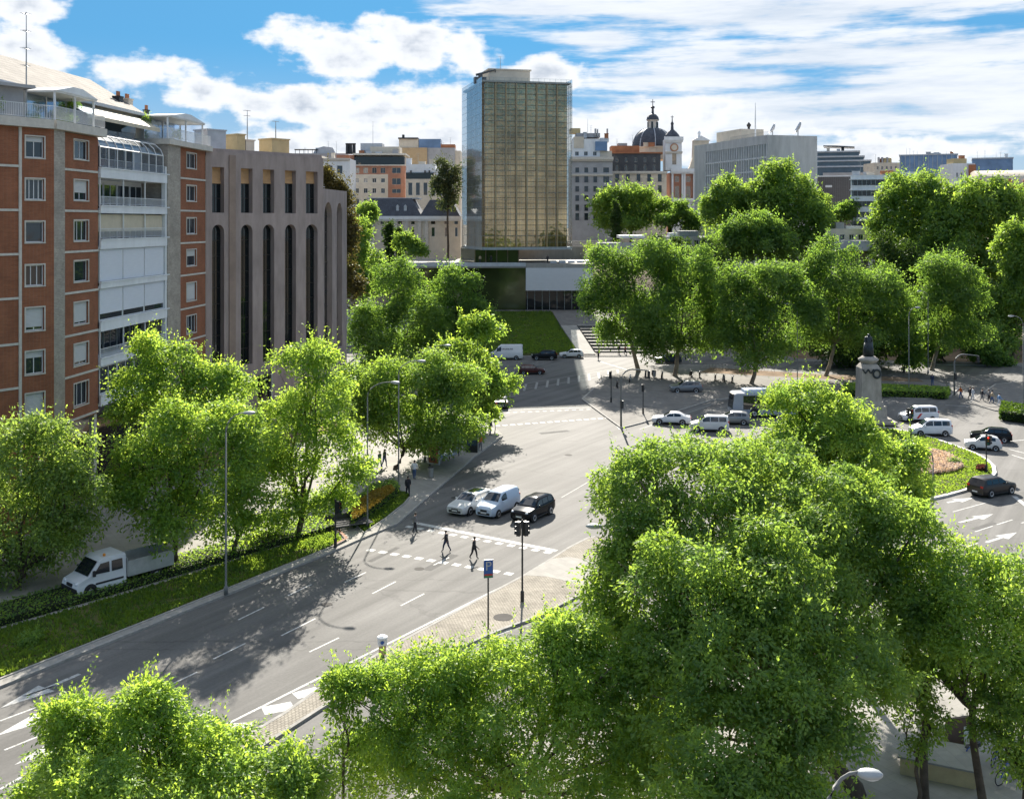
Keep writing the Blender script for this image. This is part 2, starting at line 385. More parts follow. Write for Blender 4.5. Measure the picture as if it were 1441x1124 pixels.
def offset(poly, d):
    n = len(poly); out = []
    area = sum(poly[k][0]*poly[(k+1)%n][1]-poly[(k+1)%n][0]*poly[k][1] for k in range(n))
    sg = 1 if area > 0 else -1
    for k in range(n):
        a, p, c = Vector(poly[k-1][:2]), Vector(poly[k][:2]), Vector(poly[(k+1)%n][:2])
        e1, e2 = (p-a).normalized(), (c-p).normalized()
        n1, n2 = Vector((-e1.y,e1.x))*sg, Vector((-e2.y,e2.x))*sg
        m_ = n1+n2; m_ = m_.normalized() if m_.length > 1e-4 else n1
        out.append(tuple(p + m_*(d/max(.45, m_.dot(n1)))))
    return out
def slab(name, poly, z, mat, kerb=.22, kz=.008, kmat=None):
    """raised surface with a kerb stone round it"""
    inner = offset(poly, kerb) if kerb else poly
    b = MB(); b.prism(inner, -.15, z, 0)
    o = b.build(name, mat); tag(o, kind='structure')
    if kerb:
        n = len(poly); b = MB()
        lo = [b.pt((p[0],p[1],-.1)) for p in poly]; hi = [b.pt((p[0],p[1],z+kz)) for p in poly]; ii = [b.pt((p[0],p[1],z+kz)) for p in inner]; il = [b.pt((p[0],p[1],z-.02)) for p in inner]
        for k in range(n):
            j = (k+1) % n
            for q in ((lo[k],lo[j],hi[j],hi[k]),(hi[k],hi[j],ii[j],ii[k]),(ii[k],ii[j],il[j],il[k])): b.f.append(list(q)); b.m.append(0)
        tag(b.build('kerb', kmat or m_kerb), kind='structure')
    return o
def gp(pts, z=0.): return [tuple(G(x,y,z)[:2]) for x, y in pts]
def rounded(poly, it=2):
    for _ in range(it):
        q = []
        for k in range(len(poly)):
            a, c = poly[k], poly[(k+1)%len(poly)]
            q += [(a[0]*.75+c[0]*.25, a[1]*.75+c[1]*.25), (a[0]*.25+c[0]*.75, a[1]*.25+c[1]*.75)]
        poly = q
    return poly
# left pavement along the avenue, running round the corner into the side street
left_edge = gp([(-330,1120),(0,965),(240,868),(480,770),(500,761),(560,736),(667,643),(708,613)], .13)
slab('pavement', left_edge + [(-1.6,122.5),(-3,127),(-7,133),(-13,140),(-22,146),(-75,166),(-110,120),(-75,40)], .13, m_pale)
# turf between kerb and hedge, planted beds behind it
turf1 = gp([(-300,1090),(0,955),(240,860),(470,768),(486,760),(474,748),(455,748),(300,797),(150,842),(0,884),(-300,985)], .16)
slab('lawn', turf1, .17, m_gsoil, .14)
turf2 = gp([(512,750),(545,728),(570,708),(580,696),(560,688),(520,702),(490,730)], .16)
slab('lawn', turf2, .17, m_gsoil, .14)
bed = [(-62,62),(-47,80),(-36,93),(-26,108),(-20,122),(-17,130),(-22,128),(-30,113),(-38,104),(-56,84),(-72,64)]
b = MB(); b.prism(offset(bed, 0.01), .1, .138); tag(b.build('planting_bed', m_soil), kind='structure')
# side road in front of the flats
sroad = [(-70,52),(-38,84),(-24,108),(-20.5,116),(-23.5,115),(-31,104),(-40,92),(-74,56)]
b = MB(); b.prism([(-95,60),(-42,102),(-27,121),(-19,138),(-22.5,139),(-31,122),(-44,109),(-98,66)], .1, .142); tag(b.build('road', m_road), kind='structure')
# triangular island with cobbles
isl = gp([(285,1068),(395,1004),(455,962),(535,916),(600,881),(660,849),(735,809),(778,783),(800,769),(826,756),(850,752),(872,770),(868,800),(846,826),(812,839),(760,866),(700,888),(630,918),(560,945),(470,985),(400,1030),(330,1075)], .13)
slab('traffic_island', isl, .13, m_cob, .2)
b = MB(); b.prism(gp([(738,809),(776,786),(800,783),(828,788),(866,798),(846,823),(826,827),(800,818),(771,811)], .134), .1, .136); tag(b.build('path', m_pale), kind='structure')
# near right pavement under the big trees
slab('pavement', gp([(560,1124),(760,985),(900,905),(1100,893),(1300,893),(1441,884)], .13) + [(70,66),(70,12),(-14,12),(-13,34)], .13, m_pale)
# roundabout island
rnd = rounded(gp([(1268,604),(1304,612),(1345,626),(1385,641),(1406,660),(1392,679),(1345,694),(1300,704),(1230,716),(1130,716),(1030,690),(1000,660),(1040,628),(1120,606),(1190,596)], .15), 1)
slab('roundabout', rnd, .17, m_gsoil, .35, .0, M('pale_kerb', (.5,.49,.46), .8, .1, 2))
# median with plane trees, statue side
slab('pavement', gp([(818,561),(874,602),(905,594),(1000,563),(1100,553),(1200,556),(1300,561),(1338,558),(1350,546),(1310,535),(1150,527),(1010,513),(900,513),(850,532)], .13), .13, m_pave)
slab('lawn', gp([(1185,551),(1300,557),(1334,554),(1338,545),(1290,541),(1190,538)], .17), .19, m_gsoil, .14)
b = MB(); b.prism(gp([(985,524),(1180,534),(1300,537),(1290,532),(1150,526),(1000,517)], .14), .1, .136); tag(b.build('planting_bed', m_soil), kind='structure')
# far pavements
slab('pavement', [tuple(G(925,499)[:2]),tuple(G(985,503)[:2]),(52,182),(88,176),(140,172),(150,212),(26,212)], .13, m_pave)
b = MB(); b.prism([(50,186),(88,180),(140,176),(148,211),(40,211)], .1, .137); tag(b.build('planting_bed', m_soil), kind='structure')
slab('pavement', gp([(1362,566),(1400,577),(1500,590),(1560,570),(1500,530),(1400,540)], .13), .13, m_pave)
# ---- plaza in front of the glass tower: sloping lawn, ramp, steps
def sheet(name, pts, mat, th=.4, kind='structure'):
    b = MB(); b.face(pts); c = [Vector(p)-Vector((0,0,th)) for p in pts]
    n = len(pts)
    for k in range(n): b.face([pts[k], c[k], c[(k+1)%n], pts[(k+1)%n]])
    return tag(b.build(name, mat), kind=kind)
Zt = 5.0
lawn_pts = [G(640,500,.3), G(815,498,.3), G(777,438,Zt), G(640,438,Zt)]
sheet('lawn', lawn_pts, m_gsoil)
sheet('path', [G(816,498,.32), G(838,498,.32), G(811,457,3.6), G(789,457,3.6)], m_pale)
yb = G(780,438,Zt).y
sheet('path', [G(789,457,3.62), G(860,457,3.62), Vector((22,yb,Zt)), G(777,438,Zt)], m_pave)
b = MB(); b.prism([(-26,yb),(30,yb),(30,yb+26),(-26,yb+26)], 1, Zt); tag(b.build('plaza', m_pave), kind='structure')
slab('pavement', [(-75,189.5),(12,189.5),(22,189.5),(22,196),(-75,205)], .14, m_pave)
b = MB(); nst = 9
p0, p1, q0, q1 = G(838,497,0.), G(925,497,0.), G(811,457,3.6), G(880,457,3.6)
for k in range(nst):
    a, c = p0.lerp(q0, k/nst), p1.lerp(q1, k/nst); a2, c2 = p0.lerp(q0, (k+1)/nst), p1.lerp(q1, (k+1)/nst)
    z = 3.6*(k+1)/nst
    b.prism([(a.x+.02,a.y),(c.x,c.y),(c2.x,c2.y-.003),(a2.x+.02,a2.y-.003)], -.2, z, 0, 1)
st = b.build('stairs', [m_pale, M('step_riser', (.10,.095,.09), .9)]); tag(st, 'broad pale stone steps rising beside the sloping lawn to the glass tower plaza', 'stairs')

# ------------------------------------------------------------ painted markings, 5 mm above the asphalt
pk = MB(); pw = MB()
def strip(b, p, q, w, z=.006):
    p, q = Vector(p), Vector(q); d = (q-p); d.z = 0; d.normalize(); n = Vector((-d.y,d.x,0))*w/2
    b.face([(*(p-n)[:2],z),(*(q-n)[:2],z),(*(q+n)[:2],z),(*(p+n)[:2],z)][::1])
def line(x0,y0,x1,y1,w=.12,b=None): strip(b or pk, G(x0,y0), G(x1,y1), w)
for q in ((524,835,557,818),(564,852,597,835),(485,819,515,805),(435.5,917,477,897),(396,894,444,870),(0,1014,64,990),(6,1055,53,1036),(35,979,81,963),(238,964,278,945),(150,1005,196,983),(300,927,345,905),(335,872,372,854),(405,838,438,822),(610,795,632,784),(250,1022,300,998),(-30,1112,0,1096)): line(*q)
line(300,1028,735,811,.16)
line(0,1110,30,1093,.14)
line(582,735,783,775,.5)
row = lambda x0,y0,x1,y1,n,s,b: [strip(b, (c := G(x0,y0).lerp(G(x1,y1), k/(n-1))) - (d := (G(x1,y1)-G(x0,y0)).normalized())*s/2, c + d*s/2, s*.9) for k in range(n)]
row(576,741,771,777,13,.55,pk); row(522,774,716,807,12,.58,pk)
line(705,577,836,573,.35,pw); row(704,581,828,576,13,.5,pw); row(700,599,855,588,16,.6,pk)
for a in ((737,545,868,524),):
    p, q = G(a[0],a[1]), G(a[2],a[3]); n = 10
    for k in range(n):
        c = p.lerp(q, k/(n-1)); strip(pw, c+Vector((0,-3.2,0)), c+Vector((.4,3.2,0)), .35)
strip(pw, G(735,548), G(872,526), .15); strip(pw, G(737,540), G(866,519), .15)
strip(pw, G(842,508), G(905,527), .3); strip(pw, G(880,500), G(960,518), .3)
# hatching beside the island
for q in ((318,1024,354,1022,.9),(370,1000,412,992,.9),(415,979,448,970,.8),(455,955,480,947,.6)): strip(pk, G(q[0],q[1]), G(q[2],q[3]), q[4])
def arrow(x0,y0,x1,y1,w=.28,hl=2.2,hw=1.1):
    p, q = G(x0,y0), G(x1,y1); d = (q-p).normalized(); n = Vector((-d.y,d.x,0)); hb = q-d*hl
    strip(pk, p, hb, w); pk.face([(*(hb-n*hw/2)[:2],.006),(*q[:2],.006),(*(hb+n*hw/2)[:2],.006)])
arrow(1333,707,1371,700); arrow(1350,735,1398,723); arrow(1388,763,1431,749)
arrow(62,1007,-8,1036,.25,2.4,1.2); arrow(64,1056,20,1076,.25,2.2,1.2); arrow(112,948,0,996,.25,2.6,1.3)
for q in ((1341,720,1388,707),(1372,748,1397,740),(1403,738,1425,731),(1437,736,1475,724),(1352,772,1376,764)): line(*q)
line(1427,698,1446,713,.4); line(1418,621,1450,618,.2); line(1420,632,1452,640,.2); line(1424,640,1462,652,.2)
line(838,565,872,604,.15,pw); line(900,604,1000,570,.12,pw); line(1330,570,1440,575,.3,pw)
line(880,700,935,640,.12,pw); line(790,700,850,665,.1,pw)
line(640,885,700,860,.25); line(700,878,772,848,.2); line(668,905,720,885,.2); line(600,915,650,893,.25)
tag(pk.build('road_marking', m_paint), kind='structure'); tag(pw.build('worn_road_marking', m_paintw), kind='structure')
# manhole covers and repair patches
b = MB()
for x,y,r in ((708,868,.6),(590,800,.35),(640,700,.35),(800,640,.4),(720,560,.4),(460,850,.35)):
    c = G(x,y,.14 if (x,y)==(708,868) else .004); b.face([(c.x+r*math.cos(t*math.pi/8),c.y+r*math.sin(t*math.pi/8),c.z+.004) for t in range(16)])
tag(b.build('manhole_cover', M('cast_iron', (.07,.066,.062), .85, spec=.08)), kind='structure')
b = MB()
for x0,y0,x1,y1,w in ((640,780,600,802,.7),(330,915,250,950,1.0)): strip(b, G(x0,y0), G(x1,y1), w, .003)
for x0,y0,x1,y1,w in ((470,840,430,858,.5),(200,960,120,992,.6),(560,770,520,790,.4),(420,890,380,908,.8),(1370,745,1400,735,.5),(760,610,800,606,.8)): strip(b, G(x0,y0), G(x1,y1), w, .0035)
tag(b.build('road_patch', M('patched_asphalt', (.118,.115,.11), .95, .12, 1, spec=.1)), kind='structure')

# ------------------------------------------------------------ grass blades
def in_poly(x, y, poly):
    c = np.zeros(len(x), bool); n = len(poly)
    for k in range(n):
        (x0,y0),(x1,y1) = poly[k][:2], poly[(k+1)%n][:2]
        t = ((y0 > y) != (y1 > y)) & (x < (x1-x0)*(y-y0)/((y1-y0) or 1e-9)+x0); c ^= t
    return c
def tufts(name, poly, n, h, w, zf, seed):
    g = np.random.default_rng(seed); A = np.array([p[:2] for p in poly]); lo, hi = A.min(0), A.max(0)
    p = g.uniform(lo, hi, (n*3,2)); p = p[in_poly(p[:,0],p[:,1],poly)][:n]
    pat = np.sin(p[:,0]*1.1+2*np.sin(p[:,1]*.7))*np.sin(p[:,1]*.9+1.7*np.sin(p[:,0]*.5)); p = p[(pat > -.45) | (g.random(len(p)) < .35)]; n = len(p)
    z = zf(p); a = g.uniform(0, 2*np.pi, n); hh = h*g.uniform(.5,1.3,n); ln = g.normal(0,.35,(n,2))*hh[:,None]
    s = np.stack([np.cos(a),np.sin(a)],1)*w*g.uniform(.6,1.3,n)[:,None]
    B = np.concatenate([p-s, z[:,None]-.02],1); C = np.concatenate([p+s, z[:,None]-.02],1)
    D = np.concatenate([p+s*.4+ln, (z+hh)[:,None]],1); E = np.concatenate([p-s*.4+ln, (z+hh)[:,None]],1)
    V = np.stack([B,C,D,E],1).reshape(-1,3); Q = np.arange(n*4).reshape(-1,4)
    return tag(link(name, np_mesh(name, V, Q, [m_gtuft])), kind='stuff')
tufts('grass', offset(turf1,.2), 30000, .16, .07, lambda p: np.full(len(p), .17), 1)
tufts('grass', offset(turf2,.2), 5000, .16, .07, lambda p: np.full(len(p), .17), 2)
tufts('grass', offset(rnd,.4), 26000, .13, .10, lambda p: np.full(len(p), .17), 3)
LA = [tuple(p) for p in lawn_pts]
tufts('grass', offset(LA,.3), 26000, .2, .14, lambda p: .3+(p[:,1]-LA[0][1])/(LA[2][1]-LA[0][1])*(Zt-.3), 4)
# ------------------------------------------------------------ trees
m_bark = M('bark', (.085,.066,.048), .95, .35, 2.2, bump=.6, bscale=9)
m_plane = M('plane_bark', (.23,.19,.14), .9, .4, 1.4, bump=.4, bscale=7)
leaf_lime = leaf_mat('lime_leaf', (.095,.195,.04), (.42,.63,.085), .54)
leaf_mid = leaf_mat('green_leaf', (.088,.172,.042), (.35,.55,.08), .52)
leaf_plane = leaf_mat('plane_leaf', (.06,.126,.032), (.265,.46,.065), .5)
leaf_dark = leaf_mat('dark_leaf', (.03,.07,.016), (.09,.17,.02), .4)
leaf_dull = leaf_mat('grey_green_leaf', (.06,.085,.04), (.11,.15,.045), .4)
leaf_red = leaf_mat('reddish_leaf', (.085,.075,.03), (.15,.14,.035), .4)
def lobes3d(lobes, Y, flat=1.0):
    out = []
    for q in lobes:
        x, y, rx, ry = q[:4]; dy = q[4] if len(q) > 4 else 0
        c = P(x, y, Y+dy); s = (Y+dy)/F
        out.append((np.array(c), np.array([rx*s, rx*s*flat, ry*s])))
    return out
def crown_np(L3, leaf, spray, dens, seed, inner=.12, per=14, droop=.5, aspect=.5):
    g = np.random.default_rng(seed); Vs = []
    C = np.array([c for c, r in L3]); RR = np.array([r for c, r in L3])
    for k, (c, r) in enumerate(L3):
        area = 4*np.pi*((r[0]*r[1])**1.6/3+(r[0]*r[2])**1.6/3+(r[1]*r[2])**1.6/3)**(1/1.6)
        n = int(area/(spray*spray)*dens)+6
        d = g.normal(size=(n,3)); d /= np.linalg.norm(d,axis=1)[:,None]
        rad = 1 - np.minimum(g.exponential(.10, n), .5) + np.maximum(0, g.normal(0,.07,n))
        ins = g.random(n) < inner; rad[ins] = g.uniform(.35,.85,ins.sum())
        # lumps so that the outline is uneven
        lump = .14*np.sin(d[:,0]*5+k*1.3)*np.sin(d[:,1]*5+k*.7)+.14*np.sin(d[:,2]*6+k*2.1+d[:,0]*4)
        p = c + d*r*(rad*(1+lump))[:,None]
        # drop what lies deep inside other lobes, thin the underside
        q = ((p[:,None,:]-C[None])/RR[None]); dd = (q*q).sum(2); dd[:,k] = 9
        keep = (dd.min(1) > .42) | (g.random(n) < .22)
        keep &= (d[:,2] > -.55) | (g.random(n) < .45)
        p, d = p[keep], d[keep]; n = len(p)
        if not n: continue
        ax = d*np.array([.55,.55,.5]) + np.array([0,0,.6]) + g.normal(0,.28,(n,3)); ax /= np.linalg.norm(ax,axis=1)[:,None]
        t = np.cross(ax, g.normal(size=(n,3))); t /= np.linalg.norm(t,axis=1)[:,None]; u = np.cross(ax, t)
        m = per
        ang = g.uniform(0,2*np.pi,(n,m)); rr = np.sqrt(g.random((n,m)))
        S = spray*g.uniform(.6,1.25,(n,1))
        rv = np.cos(ang)[...,None]*t[:,None]+np.sin(ang)[...,None]*u[:,None]
        pos = p[:,None] + rv*(rr*S)[...,None] - ax[:,None]*(droop*rr**2*S)[...,None] + g.normal(0,.07,(n,m,3))*S[...,None]
        dirv = rv*.8 - ax[:,None]*(droop*rr)[...,None] + g.normal(0,.35,(n,m,3)); dirv /= np.linalg.norm(dirv,axis=2)[...,None]
        nv = ax[:,None] + g.normal(0,.34,(n,m,3)); sd = np.cross(nv, dirv); sd /= np.linalg.norm(sd,axis=2)[...,None]+1e-9
        l = leaf*g.uniform(.65,1.3,(n,m))[...,None]
        a = pos; e = pos+dirv*l; f1 = pos+dirv*l*.42+sd*l*aspect/2; f2 = pos+dirv*l*.42-sd*l*aspect/2
        Vs.append(np.stack([a,f1,e,f2],2).reshape(-1,3))
        # young shoots standing out of the crown, so that its outline is ragged
        sh = np.flatnonzero((g.random(n) < .26) & (d[:,2] > -.3)); ns = len(sh)
        if ns:
            sd_ = d[sh]*.75+np.array([0,0,.55])+g.normal(0,.3,(ns,3)); sd_ /= np.linalg.norm(sd_,axis=1)[:,None]
            m2 = max(8, per//3); tt = np.linspace(.15,1,m2)[None,:,None]; Ls = spray*g.uniform(1.0,2.3,(ns,1,1))
            q0 = p[sh][:,None]+sd_[:,None]*tt*Ls+g.normal(0,.07,(ns,m2,3))*spray
            ld = sd_[:,None]*.55+g.normal(0,.6,(ns,m2,3)); ld /= np.linalg.norm(ld,axis=2)[...,None]
            sv_ = np.cross(ld, g.normal(0,.5,(ns,m2,3))+np.array([0,0,1.])); sv_ /= np.linalg.norm(sv_,axis=2)[...,None]+1e-9
            l2 = leaf*g.uniform(.7,1.25,(ns,m2))[...,None]*(1.15-.45*tt)
            Vs.append(np.stack([q0, q0+ld*l2*.42+sv_*l2*aspect/2, q0+ld*l2, q0+ld*l2*.42-sv_*l2*aspect/2],2).reshape(-1,3))
    V = np.concatenate(Vs); return V, np.arange(len(V)).reshape(-1,4)
def limb(b, p, q, r0, r1, sag, rnd, n=7):
    p, q = Vector(p), Vector(q); pts = []; rr = []
    off = Vector((rnd.gauss(0,1),rnd.gauss(0,1),0))*(q-p).length*.07
    for k in range(n):
        t = k/(n-1); x = p.lerp(q, t); x.z += sag*math.sin(math.pi*t); x += off*math.sin(math.pi*t*1.4)
        pts.append(x); rr.append(r0*(1-t)+r1*t)
    b.tube(pts, rr, 7); return pts
NT = [0]
def tree(name, label, base, lobes, kind, leaf=.3, spray=.7, dens=1.0, group=None, cat='tree', bark=None, tr=.22, fork=.5, flat=1.0, per=24, inner=.25, z0=.1, droop=.5, Ytree=None, split=9, aspect=.5, grow=1.08, forkz=None, core=.74):
    """base = (px of the trunk foot, distance in metres)"""
    NT[0] += 1; seed = NT[0]*17+3; rnd = random.Random(seed)
    px, Y = base; foot = Vector(((px-CX)*Y/F, Y, z0))
    t = thing(name, label, cat, foot, 0, group)
    L3 = lobes3d([(q[0],q[1],q[2]*grow,q[3]*grow,*q[4:]) for q in lobes], Y, flat)
    # every traced lobe is broken into smaller clumps, so the crown is lumpy at two scales
    g = np.random.default_rng(seed); LL = []
    for c, r in L3:
        LL.append((c, r*core))
        for _ in range(split):
            d = g.normal(size=3); d[2] = abs(d[2])*.9-.25; d /= np.linalg.norm(d)
            LL.append((c+d*r*g.uniform(.68,.92), r*g.uniform(.22,.44)))
    V, Q = crown_np(LL, leaf, spray, dens, seed, inner, per, droop, aspect)
    V = V - np.array(foot)
    link('crown', np_mesh('crown', V, Q, [kind]), t)
    b = MB(); cs = sorted(L3, key=lambda x: x[0][2]); zlo = min(c[2]-r[2] for c, r in L3); ztop = max(c[2]+r[2] for c, r in L3)
    cen = np.mean([c for c, r in L3], axis=0)
    fz = foot.z+(zlo+ (ztop-zlo)*.25*fork - foot.z)*1.0
    fk = Vector((foot.x+(cen[0]-foot.x)*.45, foot.y+(cen[1]-foot.y)*.45, max(fz, foot.z+1.2) if forkz is None else forkz))
    pts = [foot+Vector((0,0,-.15)), foot+Vector((0,0,.25)), foot.lerp(fk,.35)+Vector((rnd.uniform(-.15,.15),0,0)), foot.lerp(fk,.7)+Vector((rnd.uniform(-.12,.12),rnd.uniform(-.1,.1),0)), fk]
    b.tube([p-foot for p in pts], [tr*1.5,tr*1.1,tr*.95,tr*.85,tr*.75], 10)
    for c, r in L3:
        c = Vector(c); tip = c + Vector((0,0,r[2]*.45))
        pl = limb(b, fk-foot, tip-foot, tr*.5, tr*.1, -.3, rnd)
        for _ in range(3):
            s = pl[rnd.randint(2,4)]; d = Vector((rnd.gauss(0,1),rnd.gauss(0,1),rnd.gauss(.4,.6))).normalized()
            limb(b, s, c-foot+Vector((d.x*r[0],d.y*r[1],d.z*r[2]))*.8, tr*.2, tr*.04, 0, rnd, 5)
    b.build('trunk', bark or m_bark, t, True)
    return t
ROWG = 'leafy trees along the left pavement'
PLG = 'plane trees on the median'
PKG = 'park trees on the right'
NEG = 'trees close below the viewpoint'
# --- close below the viewpoint
tree('locust_tree', 'bright yellow-green feathery treetop at the bottom left edge of the photo', (230,36.5), [(208,985,34,20),(200,1035,60,40),(105,1003,34,22),(120,1055,54,42),(300,1075,62,40),(378,1085,52,30),(60,1110,40,28,1),(220,1120,120,52,-1),(425,1112,40,22),(150,1095,70,46,-2),(340,1130,90,46,-1),(265,1045,44,28)], leaf_lime, .16, .62, .62, NEG, tr=.16, per=74, core=.66, inner=.15, droop=.45, split=11, aspect=.42)
tree('locust_tree', 'wide yellow-green feathery crown at the bottom centre below the parking sign', (740,40), [(620,935,50,24),(560,962,55,32),(800,888,40,20),(845,930,50,32),(760,935,70,36),(700,985,90,50),(880,985,75,50),(600,1030,75,56),(770,1065,120,74,-2),(920,1060,60,58),(530,1085,50,50),(488,965,26,18),(660,1105,90,50,-2),(860,1110,90,50,-2)], leaf_lime, .16, .64, .62, NEG, tr=.22, per=76, core=.66, inner=.15, droop=.45, split=11, aspect=.42)
tree('ash_tree', 'huge dense green tree filling the lower right of the photo', (1203,44.5), [(955,646,64,38,4),(1055,655,72,42,4),(898,695,55,55,2),(1000,720,84,60,1),(1105,735,84,60,1),(880,815,48,56,-1),(975,825,84,66,-4),(1095,820,90,70,-4),(1195,790,64,52,1),(1222,868,70,58),(1060,930,100,66,-7),(1180,940,80,58,-6),(945,930,62,60,-5),(1255,950,46,40,1),(1020,1030,100,60,-9),(1140,1035,64,52,-8),(870,880,40,50),(1150,700,70,46,2),(1205,725,64,46,1),(1275,745,50,34,1),(925,765,66,56,0),(1040,785,88,64,-1),(1150,870,78,62,-3),(1000,885,88,66,-4),(930,1010,50,60),(1110,1110,80,40,-10),(1000,1115,74,40,-11)], leaf_mid, .175, .70, .72, NEG, tr=.36, per=72, inner=.2, grow=1.14, core=.72, split=8, aspect=.5)
tree('locust_tree', 'bright green layered treetop rising behind the huge tree, in front of the statue', (1150,62), [(1130,562,46,24),(1172,585,50,30),(1118,622,46,26),(1180,618,70,36),(1232,655,62,40),(1280,640,26,20),(1150,675,74,40),(1262,700,36,28),(1025,645,34,22),(1100,645,60,40),(1290,690,24,18),(1210,700,50,30)], leaf_lime, .2, .66, .75, NEG, tr=.25, per=54, split=9, aspect=.45)
tree('locust_tree', 'forked dark trunk carrying bright green boughs at the right edge of the photo', (1386,42.5), [(1255,795,70,36,4),(1200,790,40,30,4),(1345,795,60,34,2),(1418,800,34,24,1),(1380,838,54,30),(1310,860,54,36,2),(1290,832,52,28,2),(1395,885,72,48),(1425,930,44,38),(1365,918,48,24,-1),(1440,860,40,40),(1330,870,40,22,1),(1338,940,42,22,1.5),(1432,985,38,28,1),(1300,905,46,24,2)], leaf_lime, .18, .56, .85, NEG, tr=.17, fork=.1, forkz=4.3, per=24, droop=.45, split=11, aspect=.42)
tree('ash_sapling', 'thin leaning sapling with sparse leaves beside the big trunk at bottom right', (1291,43), [(1290,950,34,22),(1275,1000,26,26),(1312,1005,26,18),(1290,1050,18,24)], leaf_mid, .17, .46, .7, tr=.09, split=1, fork=.4)
tree('ash_sapling', 'thin bare-stemmed young tree at the left end of the bottom centre crown', (480,39.5), [(486,1000,20,26),(470,1045,16,18),(500,960,22,16),(470,960,14,10),(512,1040,24,26)], leaf_lime, .18, .4, .35, tr=.07, split=1, fork=.1)
tree('locust_tree', 'dark leaning tree with low branches cut by the right edge at the bottom corner', (1452,41), [(1428,950,34,22),(1442,1000,30,26),(1404,1030,26,16),(1440,1070,24,26),(1395,985,22,14)], leaf_mid, .16, .6, .8, NEG, tr=.15, per=50, forkz=3.0, split=5)
# --- left row along the avenue
tree('street_tree', 'pale olive-leaved tree cut by the left edge, in front of the brick flats', (24,69.5), [(22,640,66,50),(90,690,52,52),(30,735,72,58),(108,650,34,32),(0,800,52,34),(92,752,40,38),(60,610,36,24),(-40,700,60,60)], leaf_mat('olive_leaf', (.12,.20,.055), (.38,.57,.10), .5), .25, .80, 1.15, ROWG, tr=.22)
tree('street_tree', 'rounded leafy street tree above the bed of the white truck', (249,73.8), [(203,640,42,42),(215,700,56,50),(272,612,44,40),(300,660,50,50),(260,728,60,40),(172,690,30,34),(242,588,30,20)], leaf_lime, .25, .80, 1.15, ROWG, tr=.19)
tree('street_tree', 'narrow leafy street tree with a street lamp head poking above it', (331,76), [(330,595,38,30),(342,640,42,42),(350,700,38,42),(322,742,30,28)], leaf_lime, .25, .80, 1.15, ROWG, tr=.17)
tree('street_tree', 'tall bright street tree standing at the end of the long hedge', (419,80.4), [(430,510,38,26),(452,560,44,40),(410,592,36,38),(460,630,44,44),(412,660,36,40),(500,662,26,18),(430,702,36,28),(470,702,28,18),(392,730,24,18),(446,496,26,16),(380,650,26,34)], leaf_lime, .25, .82, 1.15, ROWG, tr=.24)
tree('street_tree', 'tree close against the white balconies of the brick flats', (270,83), [(215,492,36,24),(200,540,36,36),(250,520,40,36),(290,542,36,30),(332,540,32,22),(230,572,44,26),(182,580,26,18),(300,575,44,24)], leaf_lime, .27, .82, 1.15, ROWG, tr=.2)
tree('street_tree', 'spreading tree with dark forked limbs beside the bus shelter', (557,103), [(540,540,44,34),(600,520,44,30),(560,600,54,38),(630,560,40,36),(520,590,32,36),(600,622,46,28),(655,540,36,30),(648,602,44,22),(500,550,30,30)], leaf_mid, .31, .95, 1.35, ROWG, tr=.22)
tree('street_tree', 'light young tree beside the parked white delivery van', (673,121), [(680,460,28,19),(672,520,32,26),(700,545,28,22),(642,498,40,19),(682,580,22,13),(660,560,24,20)], leaf_lime, .38, .75, .9, ROWG, tr=.14)
tree('plane_tree', 'lobed bright tree left of the tower lawn, nearer the arcaded building', (560,158), [(560,395,30,30),(530,450,32,32),(590,442,40,46),(560,495,48,34),(515,480,24,30),(530,520,34,24)], leaf_plane, .40, 1.15, 1.2, 'trees left of the tower lawn', tr=.3)
tree('plane_tree', 'lobed bright tree left of the tower lawn, touching the green glass stem', (640,163), [(640,400,30,29),(652,440,32,32),(612,482,46,28),(680,460,20,26),(630,455,36,36),(620,525,44,26),(660,500,30,30)], leaf_plane, .40, 1.15, 1.2, 'trees left of the tower lawn', tr=.3)
tree('tree', 'dark green tree behind the right end of the arcaded building', (512,195), [(510,370,26,38),(500,330,18,24),(500,400,24,24),(530,400,20,24)], leaf_mid, .6, 1.2, .9, tr=.25, z0=0)
tree('tree', 'brownish green tree showing above the low wing of the arcaded building', (478,175), [(470,270,17,18),(486,300,14,30),(460,250,9,14),(492,340,14,30),(495,400,14,40)], leaf_red, .5, 1.1, .9, tr=.25, z0=0)
tree('tree', 'small bright tree in front of the white palace wall', (515,235), [(515,300,14,20),(508,325,12,14)], leaf_mid, .6, 1.1, .8, tr=.18, z0=5)
tree('tree', 'tall slim grey-green tree in front of the white palace', (630,257), [(630,240,15,20),(622,260,14,22),(638,262,13,26),(630,285,12,14)], leaf_dull, .6, 1.2, .9, tr=.3, z0=13, split=3)
def cypress(label, px, Y, y0, y1, w, z0):
    tree('cypress_tree', label, (px,Y), [(px,y0+(y1-y0)*(.12+.16*k),w*(.35+.65*math.sin(math.pi*(.18+.15*k))),(y1-y0)*.14) for k in range(6)], leaf_dark, .5, .8, 1.1, 'dark cypresses', 'cypress', tr=.15, z0=z0, split=1)
cypress('dark cypress in front of the white palace, taller of the pair', 548, 235, 312, 372, 8, 8)
cypress('dark cypress in front of the white palace, shorter of the pair', 563, 238, 318, 372, 7, 8)
cypress('dark lone cypress right of the glass tower', 867, 286, 284, 345, 7, 14)
tree('tree', 'bright shrubby tree at the foot of the white palace cypresses', (570,228), [(572,345,14,18),(585,352,14,10)], leaf_mid, .55, 1.0, .9, tr=.15, z0=7)
